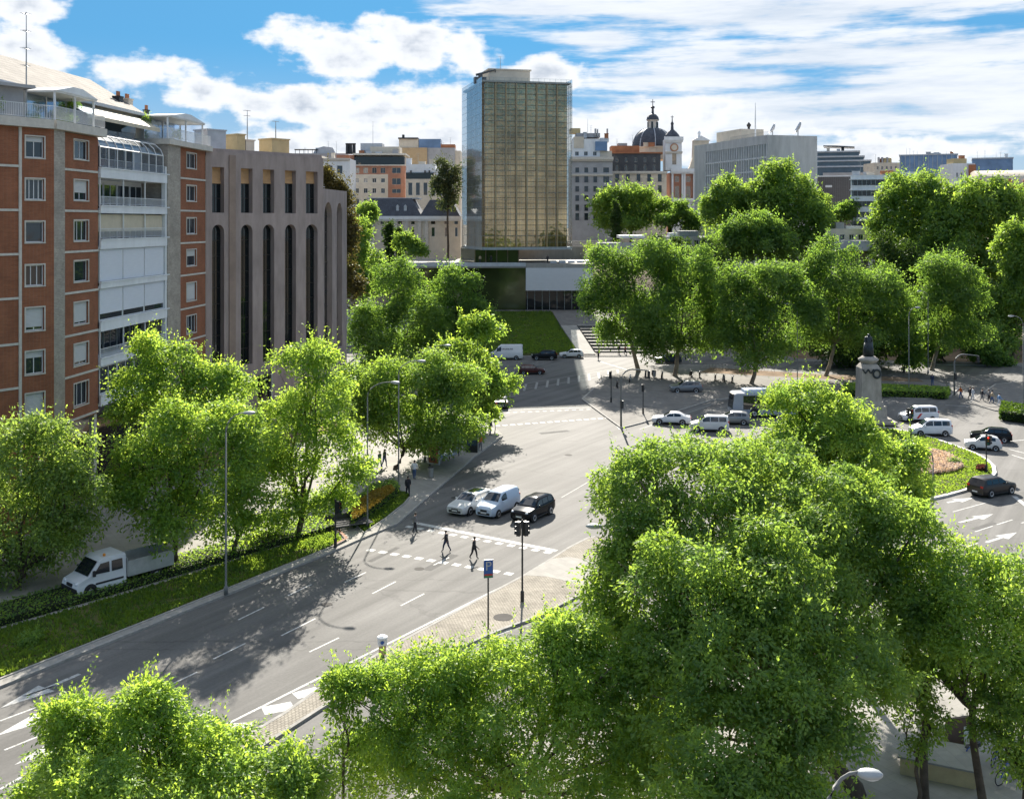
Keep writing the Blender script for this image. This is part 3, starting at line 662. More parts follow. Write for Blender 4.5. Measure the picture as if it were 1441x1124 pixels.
# --- plane trees right of the tower
tree('plane_tree', 'leftmost big plane tree beside the plaza steps', (898,170), [(850,372,30,26),(840,420,24,36),(892,370,32,28),(885,430,38,44),(862,470,28,20),(905,462,30,24)], leaf_plane, .40, 1.15, 1.2, PLG, bark=m_plane, tr=.34)
tree('plane_tree', 'widest plane tree, above the parked motorcycles', (950,165), [(915,362,36,28),(960,376,44,34),(950,440,52,46),(1000,420,24,36),(930,480,36,22),(975,480,34,24),(1012,455,24,40)], leaf_plane, .40, 1.15, 1.2, PLG, bark=m_plane, tr=.34)
tree('plane_tree', 'plane tree standing behind the white bus roof', (1058,157), [(1070,390,44,30),(1050,440,36,44),(1102,440,40,46),(1070,492,44,30),(1030,402,22,28),(1115,395,22,26),(1132,445,24,44),(1022,472,26,30)], leaf_plane, .40, 1.15, 1.2, PLG, bark=m_plane, tr=.3)
tree('plane_tree', 'plane tree just left of the statue', (1163,165), [(1170,370,35,30),(1200,412,52,44),(1240,412,26,44),(1160,432,32,40),(1200,472,48,28),(1145,390,20,26),(1258,450,26,42),(1142,472,26,30)], leaf_plane, .40, 1.15, 1.2, PLG, bark=m_plane, tr=.3)
tree('plane_tree', 'paler rounded plane tree right of the statue', (1312,172), [(1330,380,40,30),(1320,430,40,40),(1365,420,27,36),(1340,472,44,22)], leaf_plane, .40, 1.15, 1.2, PLG, bark=m_plane, tr=.3)
tree('park_tree', 'rounded tree in front of the grey concrete office block', (1055,218), [(1055,320,40,27),(1030,347,31,27),(1090,345,27,27),(1060,350,40,25)], leaf_plane, .6, 1.2, .95, PKG, tr=.3, z0=6)
tree('park_tree', 'rounded treetop at the left corner of the grey concrete office block', (1026,242), [(1030,275,31,28),(1010,302,22,32),(1040,305,28,30)], leaf_mid, .65, 1.3, .95, PKG, tr=.3, z0=8)
tree('park_tree', 'tallest dark tree in front of the blank end wall of the concrete block', (1110,238), [(1105,270,40,36),(1122,310,42,42),(1080,290,30,40),(1142,300,22,36),(1110,350,44,30)], leaf_mid, .65, 1.3, .95, PKG, tr=.35, z0=5)
tree('park_tree', 'huge treetop covering the right half of the white banded office block', (1285,226), [(1285,275,40,36),(1258,315,28,44),(1318,300,42,52),(1275,360,44,40),(1315,370,36,44)], leaf_mid, .65, 1.3, .95, PKG, tr=.35, z0=1)
tree('park_tree', 'huge dark treetop in front of the vaulted market roof', (1368,215), [(1360,295,50,42),(1402,308,40,48),(1342,365,50,54),(1402,380,44,60),(1428,282,28,26),(1370,430,50,44)], leaf_mid, .65, 1.3, .95, PKG, tr=.4, z0=1)
tree('park_tree', 'tree cut by the right edge of the photo, behind the people crossing', (1425,188), [(1432,350,30,40),(1432,425,40,36),(1408,472,34,30),(1452,390,34,50)], leaf_mid, .55, 1.1, .95, PKG, tr=.3)
tree('park_tree', 'broad far tree group between the glass tower and the church', (885,300), [(860,290,28,24),(900,285,30,24),(930,300,18,22),(880,312,38,18)], leaf_mid, .75, 1.5, .95, PKG, tr=.35, z0=13)
tree('park_tree', 'light loose tree below the church front', (958,290), [(960,303,17,18),(938,308,12,10),(975,320,12,18)], leaf_plane, .7, 1.4, .8, PKG, tr=.25, z0=13)
tree('park_tree', 'small pale tree below the dark slatted block', (1180,262), [(1180,302,15,10),(1195,295,10,14)], leaf_plane, .7, 1.3, .8, PKG, tr=.2, z0=6)
for lab, px, Y, lb, k in (  # dark-leaved ones fill the park gaps, its shade put into their leaf colour
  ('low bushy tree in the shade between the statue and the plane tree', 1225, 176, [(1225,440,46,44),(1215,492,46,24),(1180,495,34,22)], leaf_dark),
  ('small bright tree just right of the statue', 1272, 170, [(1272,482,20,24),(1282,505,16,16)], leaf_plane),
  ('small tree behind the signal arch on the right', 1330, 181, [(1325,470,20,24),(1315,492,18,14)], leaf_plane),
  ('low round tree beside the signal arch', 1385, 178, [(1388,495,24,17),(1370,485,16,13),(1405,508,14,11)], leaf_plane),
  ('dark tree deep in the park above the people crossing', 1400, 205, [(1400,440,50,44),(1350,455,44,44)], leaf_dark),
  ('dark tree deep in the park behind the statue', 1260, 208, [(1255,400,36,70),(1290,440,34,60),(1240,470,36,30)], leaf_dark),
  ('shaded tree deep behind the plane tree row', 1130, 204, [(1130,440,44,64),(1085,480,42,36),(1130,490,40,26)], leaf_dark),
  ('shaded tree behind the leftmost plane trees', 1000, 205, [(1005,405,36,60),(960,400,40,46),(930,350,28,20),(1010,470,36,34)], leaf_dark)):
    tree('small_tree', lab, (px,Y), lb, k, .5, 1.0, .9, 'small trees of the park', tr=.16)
# hedges: clipped boxes of leaves
def hedge(label, poly, h, kind, n, leaf=.16, group='clipped hedges', top=None):
    g = np.random.default_rng(int(n)); A = np.array([p[:2] for p in poly]); lo, hi = A.min(0), A.max(0)
    q = g.uniform(lo, hi, (n*4,2)); q = q[in_poly(q[:,0],q[:,1],poly)][:n]
    z = .15+np.where(g.random(len(q)) < .7, h*(1-.08*g.random(len(q))), h*g.random(len(q)))
    pts = [np.concatenate([q, z[:,None]],1)]
    for k in range(len(poly)):
        a, c = np.array(poly[k][:2]), np.array(poly[(k+1)%len(poly)][:2]); m = int(np.linalg.norm(c-a)*h*60)
        t = g.random(m)[:,None]; pts.append(np.concatenate([a+(c-a)*t+g.normal(0,.05,(m,2)), (.12+h*g.random(m))[:,None]],1))
    p = np.concatenate(pts); n = len(p); d = g.normal(size=(n,3)); d[:,2] = abs(d[:,2])*.6; d /= np.linalg.norm(d,axis=1)[:,None]
    s = np.cross(d, g.normal(size=(n,3))); s /= np.linalg.norm(s,axis=1)[:,None]; l = leaf*g.uniform(.6,1.3,(n,1))
    V = np.stack([p, p+d*l*.45+s*l*.35, p+d*l, p+d*l*.45-s*l*.35],1)
    c = V.reshape(-1,3); o0 = np.array([A[:,0].mean(), A[:,1].mean(), .1])
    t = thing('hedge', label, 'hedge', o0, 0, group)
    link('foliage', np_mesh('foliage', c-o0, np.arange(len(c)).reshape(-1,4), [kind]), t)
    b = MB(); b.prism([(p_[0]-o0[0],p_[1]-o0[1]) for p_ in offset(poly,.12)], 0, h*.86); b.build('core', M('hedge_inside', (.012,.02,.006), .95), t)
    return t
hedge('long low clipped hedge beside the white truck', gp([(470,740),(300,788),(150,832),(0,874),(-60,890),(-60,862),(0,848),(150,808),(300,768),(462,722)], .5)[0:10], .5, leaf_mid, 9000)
hedge('short clipped hedge with golden flowers beside the street bench', gp([(497,738),(530,716),(562,692),(553,683),(524,690),(493,716)], .5), 1.0, leaf_mid, 3500, .15)
hedge('low clipped hedge on the lawn right of the statue', gp([(1185,552),(1332,556),(1336,549),(1190,543)], .6), .9, leaf_mid, 3500, .3)
hedge('dark hedge at the right edge beside the crosswalk', gp([(1408,585),(1460,592),(1460,578),(1412,572)], .6), 1.1, leaf_dark, 1500, .3)
# golden flowers on the short hedge, flower bed on the roundabout
def flowers(name, label, poly, z, n, kind, l, hh, cat='flower bed'):
    g = np.random.default_rng(n); A = np.array([p[:2] for p in poly]); lo, hi = A.min(0), A.max(0)
    q = g.uniform(lo, hi, (n*4,2)); q = q[in_poly(q[:,0],q[:,1],poly)][:n]; n = len(q)
    p = np.concatenate([q, (z+hh*g.random(n))[:,None]],1); d = g.normal(size=(n,3)); d[:,2] = abs(d[:,2]); d /= np.linalg.norm(d,axis=1)[:,None]
    s = np.cross(d, g.normal(size=(n,3))); s /= np.linalg.norm(s,axis=1)[:,None]
    V = np.stack([p, p+d*l*.5+s*l*.4, p+d*l, p+d*l*.5-s*l*.4],1).reshape(-1,3)
    return tag(link(name, np_mesh(name, V, np.arange(len(V)).reshape(-1,4), [kind])), label, cat)
flowers('flowering_cover', 'golden yellow flowers covering the short hedge beside the bench', gp([(497,731),(530,709),(556,689),(550,683),(524,691),(495,713)], 1.15), 1.1, 3500, leaf_mat('yellow_petal', (.24,.17,.03), (.26,.19,.03), .3, .2), .16, .14, 'flowers')
flowers('flower_bed', 'pinkish white flower bed on the grass of the roundabout', rounded(gp([(1300,668),(1358,660),(1348,645),(1310,632),(1285,636),(1280,664)], .3),1), .18, 7000, leaf_mat('pink_petal', (.62,.50,.42), (.6,.48,.38), .3, .2), .22, .35)
flowers('flower_bed', 'small dark red flower clump on the tip of the roundabout', rounded(gp([(1374,660),(1388,662),(1386,657),(1376,656)], .3),1), .18, 400, leaf_mat('red_petal', (.13,.05,.05), (.14,.05,.04), .3, .2), .25, .3)
for lab, x, y, r in (('small dark shrub cluster on the roundabout lawn', 1342, 654, 9), ('low shrub in the turf near the left edge', 40, 905, 16)):
    c = G(x,y,.17); rm = r*c.y/F
    t = thing('shrub', lab, 'shrub', c); V, Q = crown_np([(np.array([0,0,rm*.5]), np.array([rm,rm,rm*.6]))], .16, .3, 1.2, x)
    link('foliage', np_mesh('foliage', V, Q, [leaf_mid]), t)
# ------------------------------------------------------------ buildings: helpers
g_dark = glass('window_glass'); g_blue = glass('blue_glass', (.05,.08,.11)); g_black = glass('black_glass', (.008,.012,.014), .05, .6)
m_shut = M('shutter_slats', (.55,.55,.54), .6, .06, 2, stretch=(1,1,14)); m_shutb = M('cream_blind', (.55,.48,.36), .7, .08, 2)
m_brickr = brick_mat('red_brick', (.30,.105,.05), (.24,.082,.04), (.25,.16,.11), 1, .25, .075, .008, .9, False, .3, .22)
m_stoneb = brick_mat('grey_brick_pier', (.42,.37,.31), (.33,.29,.25), (.26,.24,.21), 1, .32, .13, .012, .9, False, .5, .25)
m_trim = M('pale_trim', (.55,.51,.45), .75, .12, 2)
m_wwhite = M('white_render', (.70,.71,.72), .7, .08, .8, stretch=(1,1,.3))
m_conc = M('grey_concrete', (.30,.30,.30), .85, .2, .35, bump=.2, bscale=3)
m_cream = M('cream_render', (.60,.53,.43), .85, .12, .5)
m_tan = M('tan_render', (.47,.34,.20), .85, .15, .5)
m_grey = M('grey_render', (.36,.36,.37), .85, .14, .5)
m_slate = brick_mat('slate_roof', (.075,.085,.105), (.055,.062,.08), (.03,.033,.04), 1, .5, .3, .02, .6, False, .3, .25)
m_zinc = M('zinc_sheet', (.42,.44,.47), .45, .12, 1, metal=.3)
m_tile = brick_mat('roof_tiles', (.24,.22,.195), (.20,.183,.165), (.12,.105,.09), 1, .35, .3, .02, .9, False, .5, .3)
m_terra = M('terracotta_render', (.36,.15,.075), .85, .2, .6)
m_rail = M('railing_metal', (.10,.105,.11), .5, .1, 3, metal=.4)
m_roofg = M('roof_gravel', (.36,.35,.33), .95, .2, 1.5)
class Fac:
    """facade plane through the point O (plan), running to the right as seen from the street"""
    def __init__(s, O, d):
        s.O = Vector((O[0],O[1])); s.d = Vector(d).normalized(); s.rot = math.atan2(s.d.y, s.d.x)
    def u(s, px, off=0.):
        r = (px-CX)/F; n = Vector((-s.d.y, s.d.x))*off; o = s.O+n
        return (r*o.y-o.x)/(s.d.x-r*s.d.y)
    def z(s, py, u, off=0.):
        Y = s.O.y+u*s.d.y+off*s.d.x
        return H-(py-HY)*Y/F
    def root(s, name, label, cat='building', group=None):
        return thing(name, label, cat, (s.O.x,s.O.y,0), s.rot, group)
WC = {}
def window(par, x, z, w, h, y=.2, kind='two', fm=None, gm=None, sh=0.0, shm=None, part='window'):
    """a frame with its pane (and shutter), standing in an opening; x, z are its lower left corner"""
    fm = fm or m_white; gm = gm or g_dark
    key = (round(w,2), round(h,2), kind, fm.name, gm.name)
    if key not in WC:
        t = .07 if w > .5 else .04; b = MB()
        b.box((0,-.04,0),(t,.04,h)); b.box((w-t,-.04,0),(w,.04,h)); b.box((t,-.04,0),(w-t,.04,t)); b.box((t,-.04,h-t),(w-t,.04,h))
        k = {'one':1,'two':2,'three':3,'four':4,'six':6}.get(kind, 2)
        for i in range(1, k): b.box((w*i/k-t*.45,-.035,t),(w*i/k+t*.45,.035,h-t))
        p = MB(); p.box((t*.6,.0,t*.6),(w-t*.6,.02,h-t*.6))
        WC[key] = (b.mesh('window', fm), p.mesh('pane', gm))
    a, p = WC[key]
    o = link(part, a, par, (x,y,z)); link('pane', p, o, (0,0,0))
    if sh > 0:
        k2 = ('sh', round(w,2), round(h,2), round(sh,2), (shm or m_shut).name)
        if k2 not in WC:
            b = MB(); n = max(3, int(h*sh/.09)); hh = h*sh
            pts = [(0,h)]
            for i in range(n): zz = h-hh*(i+1)/n; pts += [(-.025, zz+hh/n*.5), (0, zz)]
            prof = [(q[0], q[1]) for q in pts]
            for (a0,z0),(a1,z1) in zip(prof, prof[1:]): b.face([(.03,a0-.05,z0),(.03,a1-.05,z1),(w-.03,a1-.05,z1),(w-.03,a0-.05,z0)])
            WC[k2] = b.mesh('shutter', shm or m_shut)
        link('shutter', WC[k2], o, (0,0,0))
    return o
def rail(par, x0, x1, y, z, h=1.0, step=.13, mat=None, name='railing', ends=None):
    b = MB(); b.box((x0,y-.02,z+h-.04),(x1,y+.02,z+h)); b.box((x0,y-.015,z+.08),(x1,y+.015,z+.11))
    n = int((x1-x0)/step)
    for i in range(n+1):
        x = x0+(x1-x0)*i/max(1,n); b.box((x-.012,y-.012,z+.11),(x+.012,y+.012,z+h-.04))
    if ends:
        for x in (x0, x1): b.box((x-.02,y+.021,z+h-.04),(x+.02,y+ends,z+h)); b.box((x-.02,y+.021,z+.08),(x+.02,y+ends,z+.11))
    return b.build(name, mat or m_rail, par)
def chimney(par, x, y, z, w=.8, h=1.5, mat=None):
    b = MB(); b.box((x,y,z),(x+w,y+w*.8,z+h)); b.box((x-.08,y-.08,z+h),(x+w+.08,y+w*.8+.08,z+h+.12))
    c = b.build('chimney', mat or m_cream, par)
    q = MB()
    for i in range(2): q.lathe([(.14,z+h+.12),(.12,z+h+.55),(.16,z+h+.6)], 8, 0, (x+w*(.28+.44*i), y+w*.4))
    q.build('chimney_pot', m_terra, c)
def antenna(par, x, y, z, h, bars=3, name='antenna'):
    b = MB(); b.tube([(x,y,z),(x,y,z+h*.5),(x,y,z+h)], [.07,.055,.03], 6)
    for i in range(bars):
        zz = z+h*(.98-.17*i); b.tube([(x-.55+.1*i,y,zz),(x+.55-.1*i,y,zz)], .02, 5)
        for k in range(3): b.tube([(x-.4+.3*k,y-.3,zz+.03),(x-.4+.3*k,y+.3,zz+.03)], .014, 4)
    return b.build(name, m_metal, par)

# ------------------------------------------------------------ red brick flats on the left
f0 = Fac((-35.8,88.0), (129.5/1500,1))
T = f0.root('brick_apartment_building', 'red brick apartment block with white balconies on the left', 'apartment building')
uA, uB, uC, uD = f0.u(85.5), f0.u(138), f0.u(232), f0.u(291)
uP = f0.u(70)
ztop = 31.2
def zc(py, px): u = f0.u(px); return f0.z(py, u)
flz = [zc(y, 110) for y in (240,297,354,411,470,527,588)]           # string courses
wz = [(198,224.5),(254,282),(310.5,339),(367,396),(425,456),(483,513),(538,570)]
wall = MB(); holes = []; x0, x1 = f0.u(104), f0.u(124)
near_w = []
for a, b_ in wz:
    z1, z0 = zc(a,114), zc(b_,114); holes.append((x0,x1,z0,z1)); near_w.append((z0,z1))
wall.wall(uA, uB, flz[6]-.2, ztop, holes, .28)
wall.face([(uB,0,flz[6]-.2),(uB,2.6,flz[6]-.2),(uB,2.6,ztop),(uB,0,ztop)])
wall.face([(uA,0,flz[6]-.2),(uA,12,flz[6]-.2),(uB,12,flz[6]-.2),(uB,0,flz[6]-.2)])
xf0, xf1 = f0.u(262.5), f0.u(276); uC2 = f0.u(250)
fw = [(216,237),(261.5,283),(307,329),(351.5,374),(398,423),(444,468.5),(488,510)]
holes = []; far_w = []
for a, b_ in fw:
    z1, z0 = zc(a,269), zc(b_,269); holes.append((xf0,xf1,z0,z1)); far_w.append((z0,z1))
wall.build('wall', m_brickr, T); wall = MB()
wall.wall(uC2, uD, 0, ztop+.4, holes, .28)
wall.face([(uD,0,0),(uD,14,0),(uD,14,ztop+.4),(uD,0,ztop+.4)])
wall.build('wall', m_brickr, T)
kinds = [('two',0),('two',.62),('three',0),('one',0),('two',.9),('two',.85),('three',0)]
for (z0,z1),(k,s) in zip(near_w, kinds): window(T, x0, z0, x1-x0, round(z1-z0,2), .2, k, sh=s)
for (z0,z1),(k,s) in zip(far_w, [('two',0),('two',0),('two',0),('one',.4),('two',.95),('three',0),('three',0)]): window(T, xf0, z0, xf1-xf0, round(z1-z0,2), .2, k, sh=s)
# pier of grey brick and the angled left part
b = MB(); b.box((uP,-.35,0),(uA,2.0,ztop+.05)); b.build('pier', m_stoneb, T); b = MB(); b.box((uC,-.3,0),(uC2,2.6,ztop+.45)); b.build('pier', m_stoneb, T)
dl = Vector((.653,1)).normalized()                                  # left part runs with the avenue
O2 = f0.O + f0.d*uP - Vector((-f0.d.y,f0.d.x))*.35
f2 = Fac(O2, dl)
sub = None
wl = MB(); Lw = 9.0
inv = Matrix.Rotation(-f0.rot, 4, 'Z') @ Matrix.Translation((-f0.O.x,-f0.O.y,0)) @ Matrix.Translation((O2.x,O2.y,0)) @ Matrix.Rotation(f2.rot, 4, 'Z')

wl.T = inv
uL0, uL1 = f2.u(36), f2.u(62); um = f2.u(28)
lw = [(192.5,222),(252,281),(312,341),(373,402),(433,465),(494,526),(553,584)]
lh = [(uL0,uL1,f2.z(b_,(uL0+uL1)/2),f2.z(a,(uL0+uL1)/2)) for a, b_ in lw]
wl.wall(-Lw, um-.12, 0, ztop, []); wl.wall(um-.12, 0, 0, ztop, lh, .28)
wl.face([(-Lw,0,0),(-Lw,0,ztop),(-Lw,14,ztop),(-Lw,14,0)])
wl.build('side_wall', m_brickr, T)
for q,(k,s) in zip(lh, [('two',.25),('four',0),('one',0),('three',0),('two',.85),('two',.3),('two',.95)]):
    o = window(T, 0, 0, q[1]-q[0], round(q[3]-q[2],2), 0, k, sh=s)
    o.matrix_local = inv @ Matrix.Translation((q[0],.2,q[2]))
# trims: string courses, sills, cornice
tr = MB()
for z in flz:
    tr.box((uA+.002,-.07,z-.09),(uB+.06,.0-.002,z+.09))
for z0, z1 in near_w:
    for q in (((x0-.12,-.06,z0-.1),(x1+.12,-.001,z0)), ((x0-.1,-.05,z1),(x1+.1,-.001,z1+.1)), ((x0-.1,-.05,z0),(x0,-.001,z1)), ((x1,-.05,z0),(x1+.1,-.001,z1))): tr.box(*q)
tr.build('stone_trim', m_trim, T); tr = MB()
for z in flz: tr.box((uC2+.002,-.07,z-.09+.25),(uD-.3,-.002,z+.09+.25))
tr.box((uD-.42,-.05,.2),(uD-.3,-.003,ztop)); tr.box((uC-.2,-.6,ztop+.45),(uD+.2,3,ztop+1.0))
for z0, z1 in far_w:
    for q in (((xf0-.12,-.06,z0-.1),(xf1+.12,-.001,z0)), ((xf0-.1,-.05,z1),(xf1+.1,-.001,z1+.1)), ((xf0-.1,-.05,z0),(xf0,-.001,z1)), ((xf1,-.05,z0),(xf1+.1,-.001,z1))): tr.box(*q)
tr.build('stone_trim', m_trim, T); tr = MB(); tr.box((uP-.1,-.65,ztop+.05),(uB+.35,3,ztop+.75)); tr.build('cornice', m_trim, T); tr = MB()
tr.T = inv
for z in flz: tr.box((-Lw,-.07,z-.09),(um-.12,-.002,z+.09))
tr.box((um-.12,-.1,0),(um+.1,-.002,ztop)); tr.box((-Lw,-.5,ztop+.02),(-.3,3,ztop+.72))
for q in lh:
    tr.box((q[0]-.12,-.06,q[2]-.1),(q[1]+.12,-.001,q[2])); tr.box((q[0]-.1,-.05,q[3]),(q[1]+.1,-.001,q[3]+.1)); tr.box((q[0]-.1,-.05,q[2]),(q[0],-.001,q[3])); tr.box((q[1],-.05,q[2]),(q[1]+.1,-.001,q[3]))
tr.build('stone_trim', m_trim, T)
# ground floor columns and dark shop level below the near bay
b = MB()
for x in (uA+.3, uB-.5): b.box((x,.1,0),(x+.45,.55,flz[6]-.2))
b.build('column', m_trim, T)
b = MB(); b.box((uP,2.2,0),(uC,2.4,flz[6]-.2)); b.build('shopfront', g_black, T)
# balcony bay
ub0, ub1 = uB, uC
by = [(239,250),(292.5,300),(340.5,351),(401,406.5),(456,467),(508,516),(560,572)]
bz = []
for a, c in by: bz.append((f0.z(c,ub0), f0.z(a,ub0)))
b = MB(); b.box((ub0,2.4,0),(ub1,2.6,ztop)); b.build('balcony_back_wall', m_wwhite, T)
for i,(z0,z1) in enumerate(bz):
    b = MB(); b.box((ub0+.004,-.25,z0),(ub1+.35,2.4,z0+.22)); b.box((ub0+.004,-.25,z0+.22),(ub1+.35,-.1,z1+.15)); b.box((ub0+.004,-.33,z1+.15),(ub1+.43,-.05,z1+.25))
    bl = b.build('balcony', m_wwhite, T)
    up = bz[i-1][0] if i else ztop-.2
    zr = z1+.25
    if i in (0,1,2,5): rail(bl, ub0+.1, ub1-.1, -.12, zr, .75 if i != 2 else .9, .16, m_wwhite if i else m_zinc)
    hh = up-zr
    n = 5; wdt = (ub1-ub0-.4)/n
    if i == 0:
        # winter garden with a curved glass roof
        fr = MB(); pn = MB(); zt = zr+1.75; prof = [(-.12,zr+.05),(-.12,zt),(.15,zt+.6),(.7,zt+1.1),(1.5,zt+1.4),(2.35,zt+1.5)]
        nn = 8
        for k in range(nn+1):
            x = ub0+.1+(ub1-ub0-.8)*k/nn; fr.tube([(x,y,z) for y,z in prof], .05, 5)
        for y,z in (prof[1],prof[3]): fr.tube([(ub0+.1,y,z),(ub1-.7,y,z)], .05, 5)
        for (a0,c0),(a1,c1) in zip(prof, prof[1:]): pn.face([(ub0+.1,a0+.02,c0),(ub1-.7,a0+.02,c0),(ub1-.7,a1+.02,c1-.02),(ub0+.1,a1+.02,c1-.02)])
        o = fr.build('winter_garden', m_white, T); pn.build('pane', clear_glass('clear_glass'), o)
        window(T, ub0+.6, zr, (ub1-ub0)*.8, 2.2, 2.3, 'six', gm=g_dark)
    elif i in (3,4):
        # closed white roller shutters
        for k in range(3):
            a = ub0+.15+(ub1-ub0-.5)*k/3; window(T, a, zr+.02, (ub1-ub0-.5)/3-.06, round(hh-.05,2), .0, 'one', sh=1.0 if i == 3 else .8, part='glazed_bay', shm=M('white_shutter', (.66,.68,.72), .5, .04, 1, stretch=(1,1,10)))
    elif i == 6:
        for k in range(4): window(T, ub0+.2+(ub1-ub0-.5)*k/4, zr+.02, (ub1-ub0-.5)/4-.12, round(hh-.1,2), .0, 'two', part='glazed_bay')
    else:
        for k in range(n): window(T, ub0+.3+wdt*k, zr-.3, wdt-.15, round(min(2.3,hh),2), 2.3, 'two', fm=m_metal if i == 5 else m_white)
        b = MB()
        for k in range(4): b.box((ub0+.2+(ub1-ub0-.4)*k/3-.05,-.1,zr),(ub0+.2+(ub1-ub0-.4)*k/3+.05,.0,up-.01))
        b.build('balcony_post', m_white, bl)
        if i == 2:
            b = MB(); b.yprism([(ub0+.2,up-.1),(ub1-.4,up-.1),(ub1-.4,up-1.6),(ub0+.2,up-1.6)], .1, .13); b.build('awning', m_shutb, bl)
b = MB(); b.box((uC-.35,-.2,4),(uC-.003,.2,ztop-1.8)); b.build('downpipe_casing', m_wwhite, T)
# roof level: set-back attic, pergolas, awning, sloping roof
zr = ztop+.75
b = MB(); b.box((uP-6,3.2,zr-.8),(uD-1,14,zr+2.6)); b.build('attic_wall', m_cream, T)
b = MB(); b.box((uP-14,2.6,zr+2.6),(uD-.6,14.5,zr+2.9)); b.build('attic_roof_edge', m_zinc, T)
b = MB()
rx0, rx1 = uP-14, f0.u(160,6)
b.face([(rx0,3.4,zr+2.92),(rx1+2.5,3.4,zr+2.92),(rx1,8.5,zr+6.4),(rx0,8.5,zr+6.4)]); b.face([(rx0,14,zr+2.92),(rx0,8.5,zr+6.4),(rx1,8.5,zr+6.4),(rx1+2.5,14,zr+2.92)]); b.face([(rx1+2.5,3.4,zr+2.92),(rx1+2.5,14,zr+2.92),(rx1,8.5,zr+6.4)])
rf = b.build('roof', m_tile, T)
for px, w in ((168,.8),(181,1.0),(207,.5)):
    u = f0.u(px,5); chimney(rf, u, 5, zr+2.9, w, 1.6 if w > .5 else .9, m_dark if w < .9 else m_cream)
def pergola(x0, x1, y0, y1, z, h):
    b = MB()
    for x in (x0, (x0+x1)/2, x1):
        for y in (y0, y1): b.box((x-.07,y-.07,z),(x+.07,y+.07,z+h))
    b.box((x0-.2,y0-.2,z+h),(x1+.2,y1+.2,z+h+.12)); b.yprism([(x0-.3,z+h+.121),(x1+.3,z+h+.121),((x0+x1)/2+.8,z+h+.7),((x0+x1)/2-.8,z+h+.7)], y0-.3, y1+.3)
    o = b.build('pergola', m_wwhite, T)
    q = MB(); q.box((x0+.08,y1-.03,z),(x1-.08,y1+.0,z+h)); q.box((x1-.03,y0+.08,z),(x1,y1-.08,z+h)); q.build('glass_screen', clear_glass('clear_glass'), o)
pergola(f0.u(82), uB-.2, .3, 2.8, zr, 2.35); pergola(f0.u(240), uD-.5, .3, 2.8, zr+.25, 2.3)
b = MB(); b.face([(uB-.1,3.1,zr+2.5),(uC+1.0,3.1,zr+2.5),(uC+1.0,.9,zr+1.3),(uB-.1,.9,zr+1.3)]); b.face([(uB-.1,.9,zr+1.3),(uC+1.0,.9,zr+1.3),(uC+1.0,.88,zr+.95),(uB-.1,.88,zr+.95)]); b.build('roof_awning', m_shutb, T)
b = MB(); b.box((uB+.1,2.9,zr-.7),(uC-.2,3.19,zr+2.4)); b.build('attic_glazing', g_blue, T)
rail(T, uP-.2, uB+.2, -.5, zr, 1.1, .14, m_wwhite, 'roof_railing', 1.5); rail(T, uC, uD-.1, -.45, zr+.25, 1.1, .14, m_wwhite, 'roof_railing', 1.5)
o = rail(T, -Lw, -.2, -.35, ztop+.72, 1.1, .14, m_wwhite, 'roof_railing'); o.matrix_local = inv
b = MB(); b.T = inv; b.box((-Lw,2.2,ztop+.72),(-1.2,2.4,ztop+3.2)); b.box((-Lw,1.2,ztop+3.2),(-.8,2.6,ztop+3.45)); b.build('attic_wall', m_grey, T)
g = np.random.default_rng(5)
for nm, pts in (('terrace_foliage', [(f0.u(96),1.0,zr+.3),(f0.u(104),1.2,zr+1.0),(f0.u(118),1.4,zr+.7),(f0.u(122),1.4,zr+1.7),(uC+.8,2.2,zr+2.2),(uB+.5,2.4,zr+2.2),(f0.u(262),1,zr+1.0)]),):
    for k, p in enumerate(pts):
        V, Q = crown_np([(np.array(p), np.array([.45,.4,.5]))], .16, .3, .9, 50+k); link(nm, np_mesh(nm, V, Q, [leaf_mid]), T)
V, Q = crown_np([(np.array((-4.2+k*.8,1.0,ztop+1.7)), np.array([.5,.5,.45])) for k in range(1)], .16, .3, .9, 77)
o = link('terrace_plant', np_mesh('terrace_plant', V, Q, [leaf_mid]), T); o.matrix_local = inv
pa = P(37, 103, 84.0); lp = Matrix.Rotation(-f0.rot, 4, 'Z') @ Matrix.Translation((-f0.O.x,-f0.O.y,0)) @ pa
antenna(T, lp.x, lp.y, lp.z-3.2, 8.0, 4)
b = MB(); b.box((uP-14,3.3,0),(uD-.3,14,ztop)); b.build('rear_block', m_cream, T)

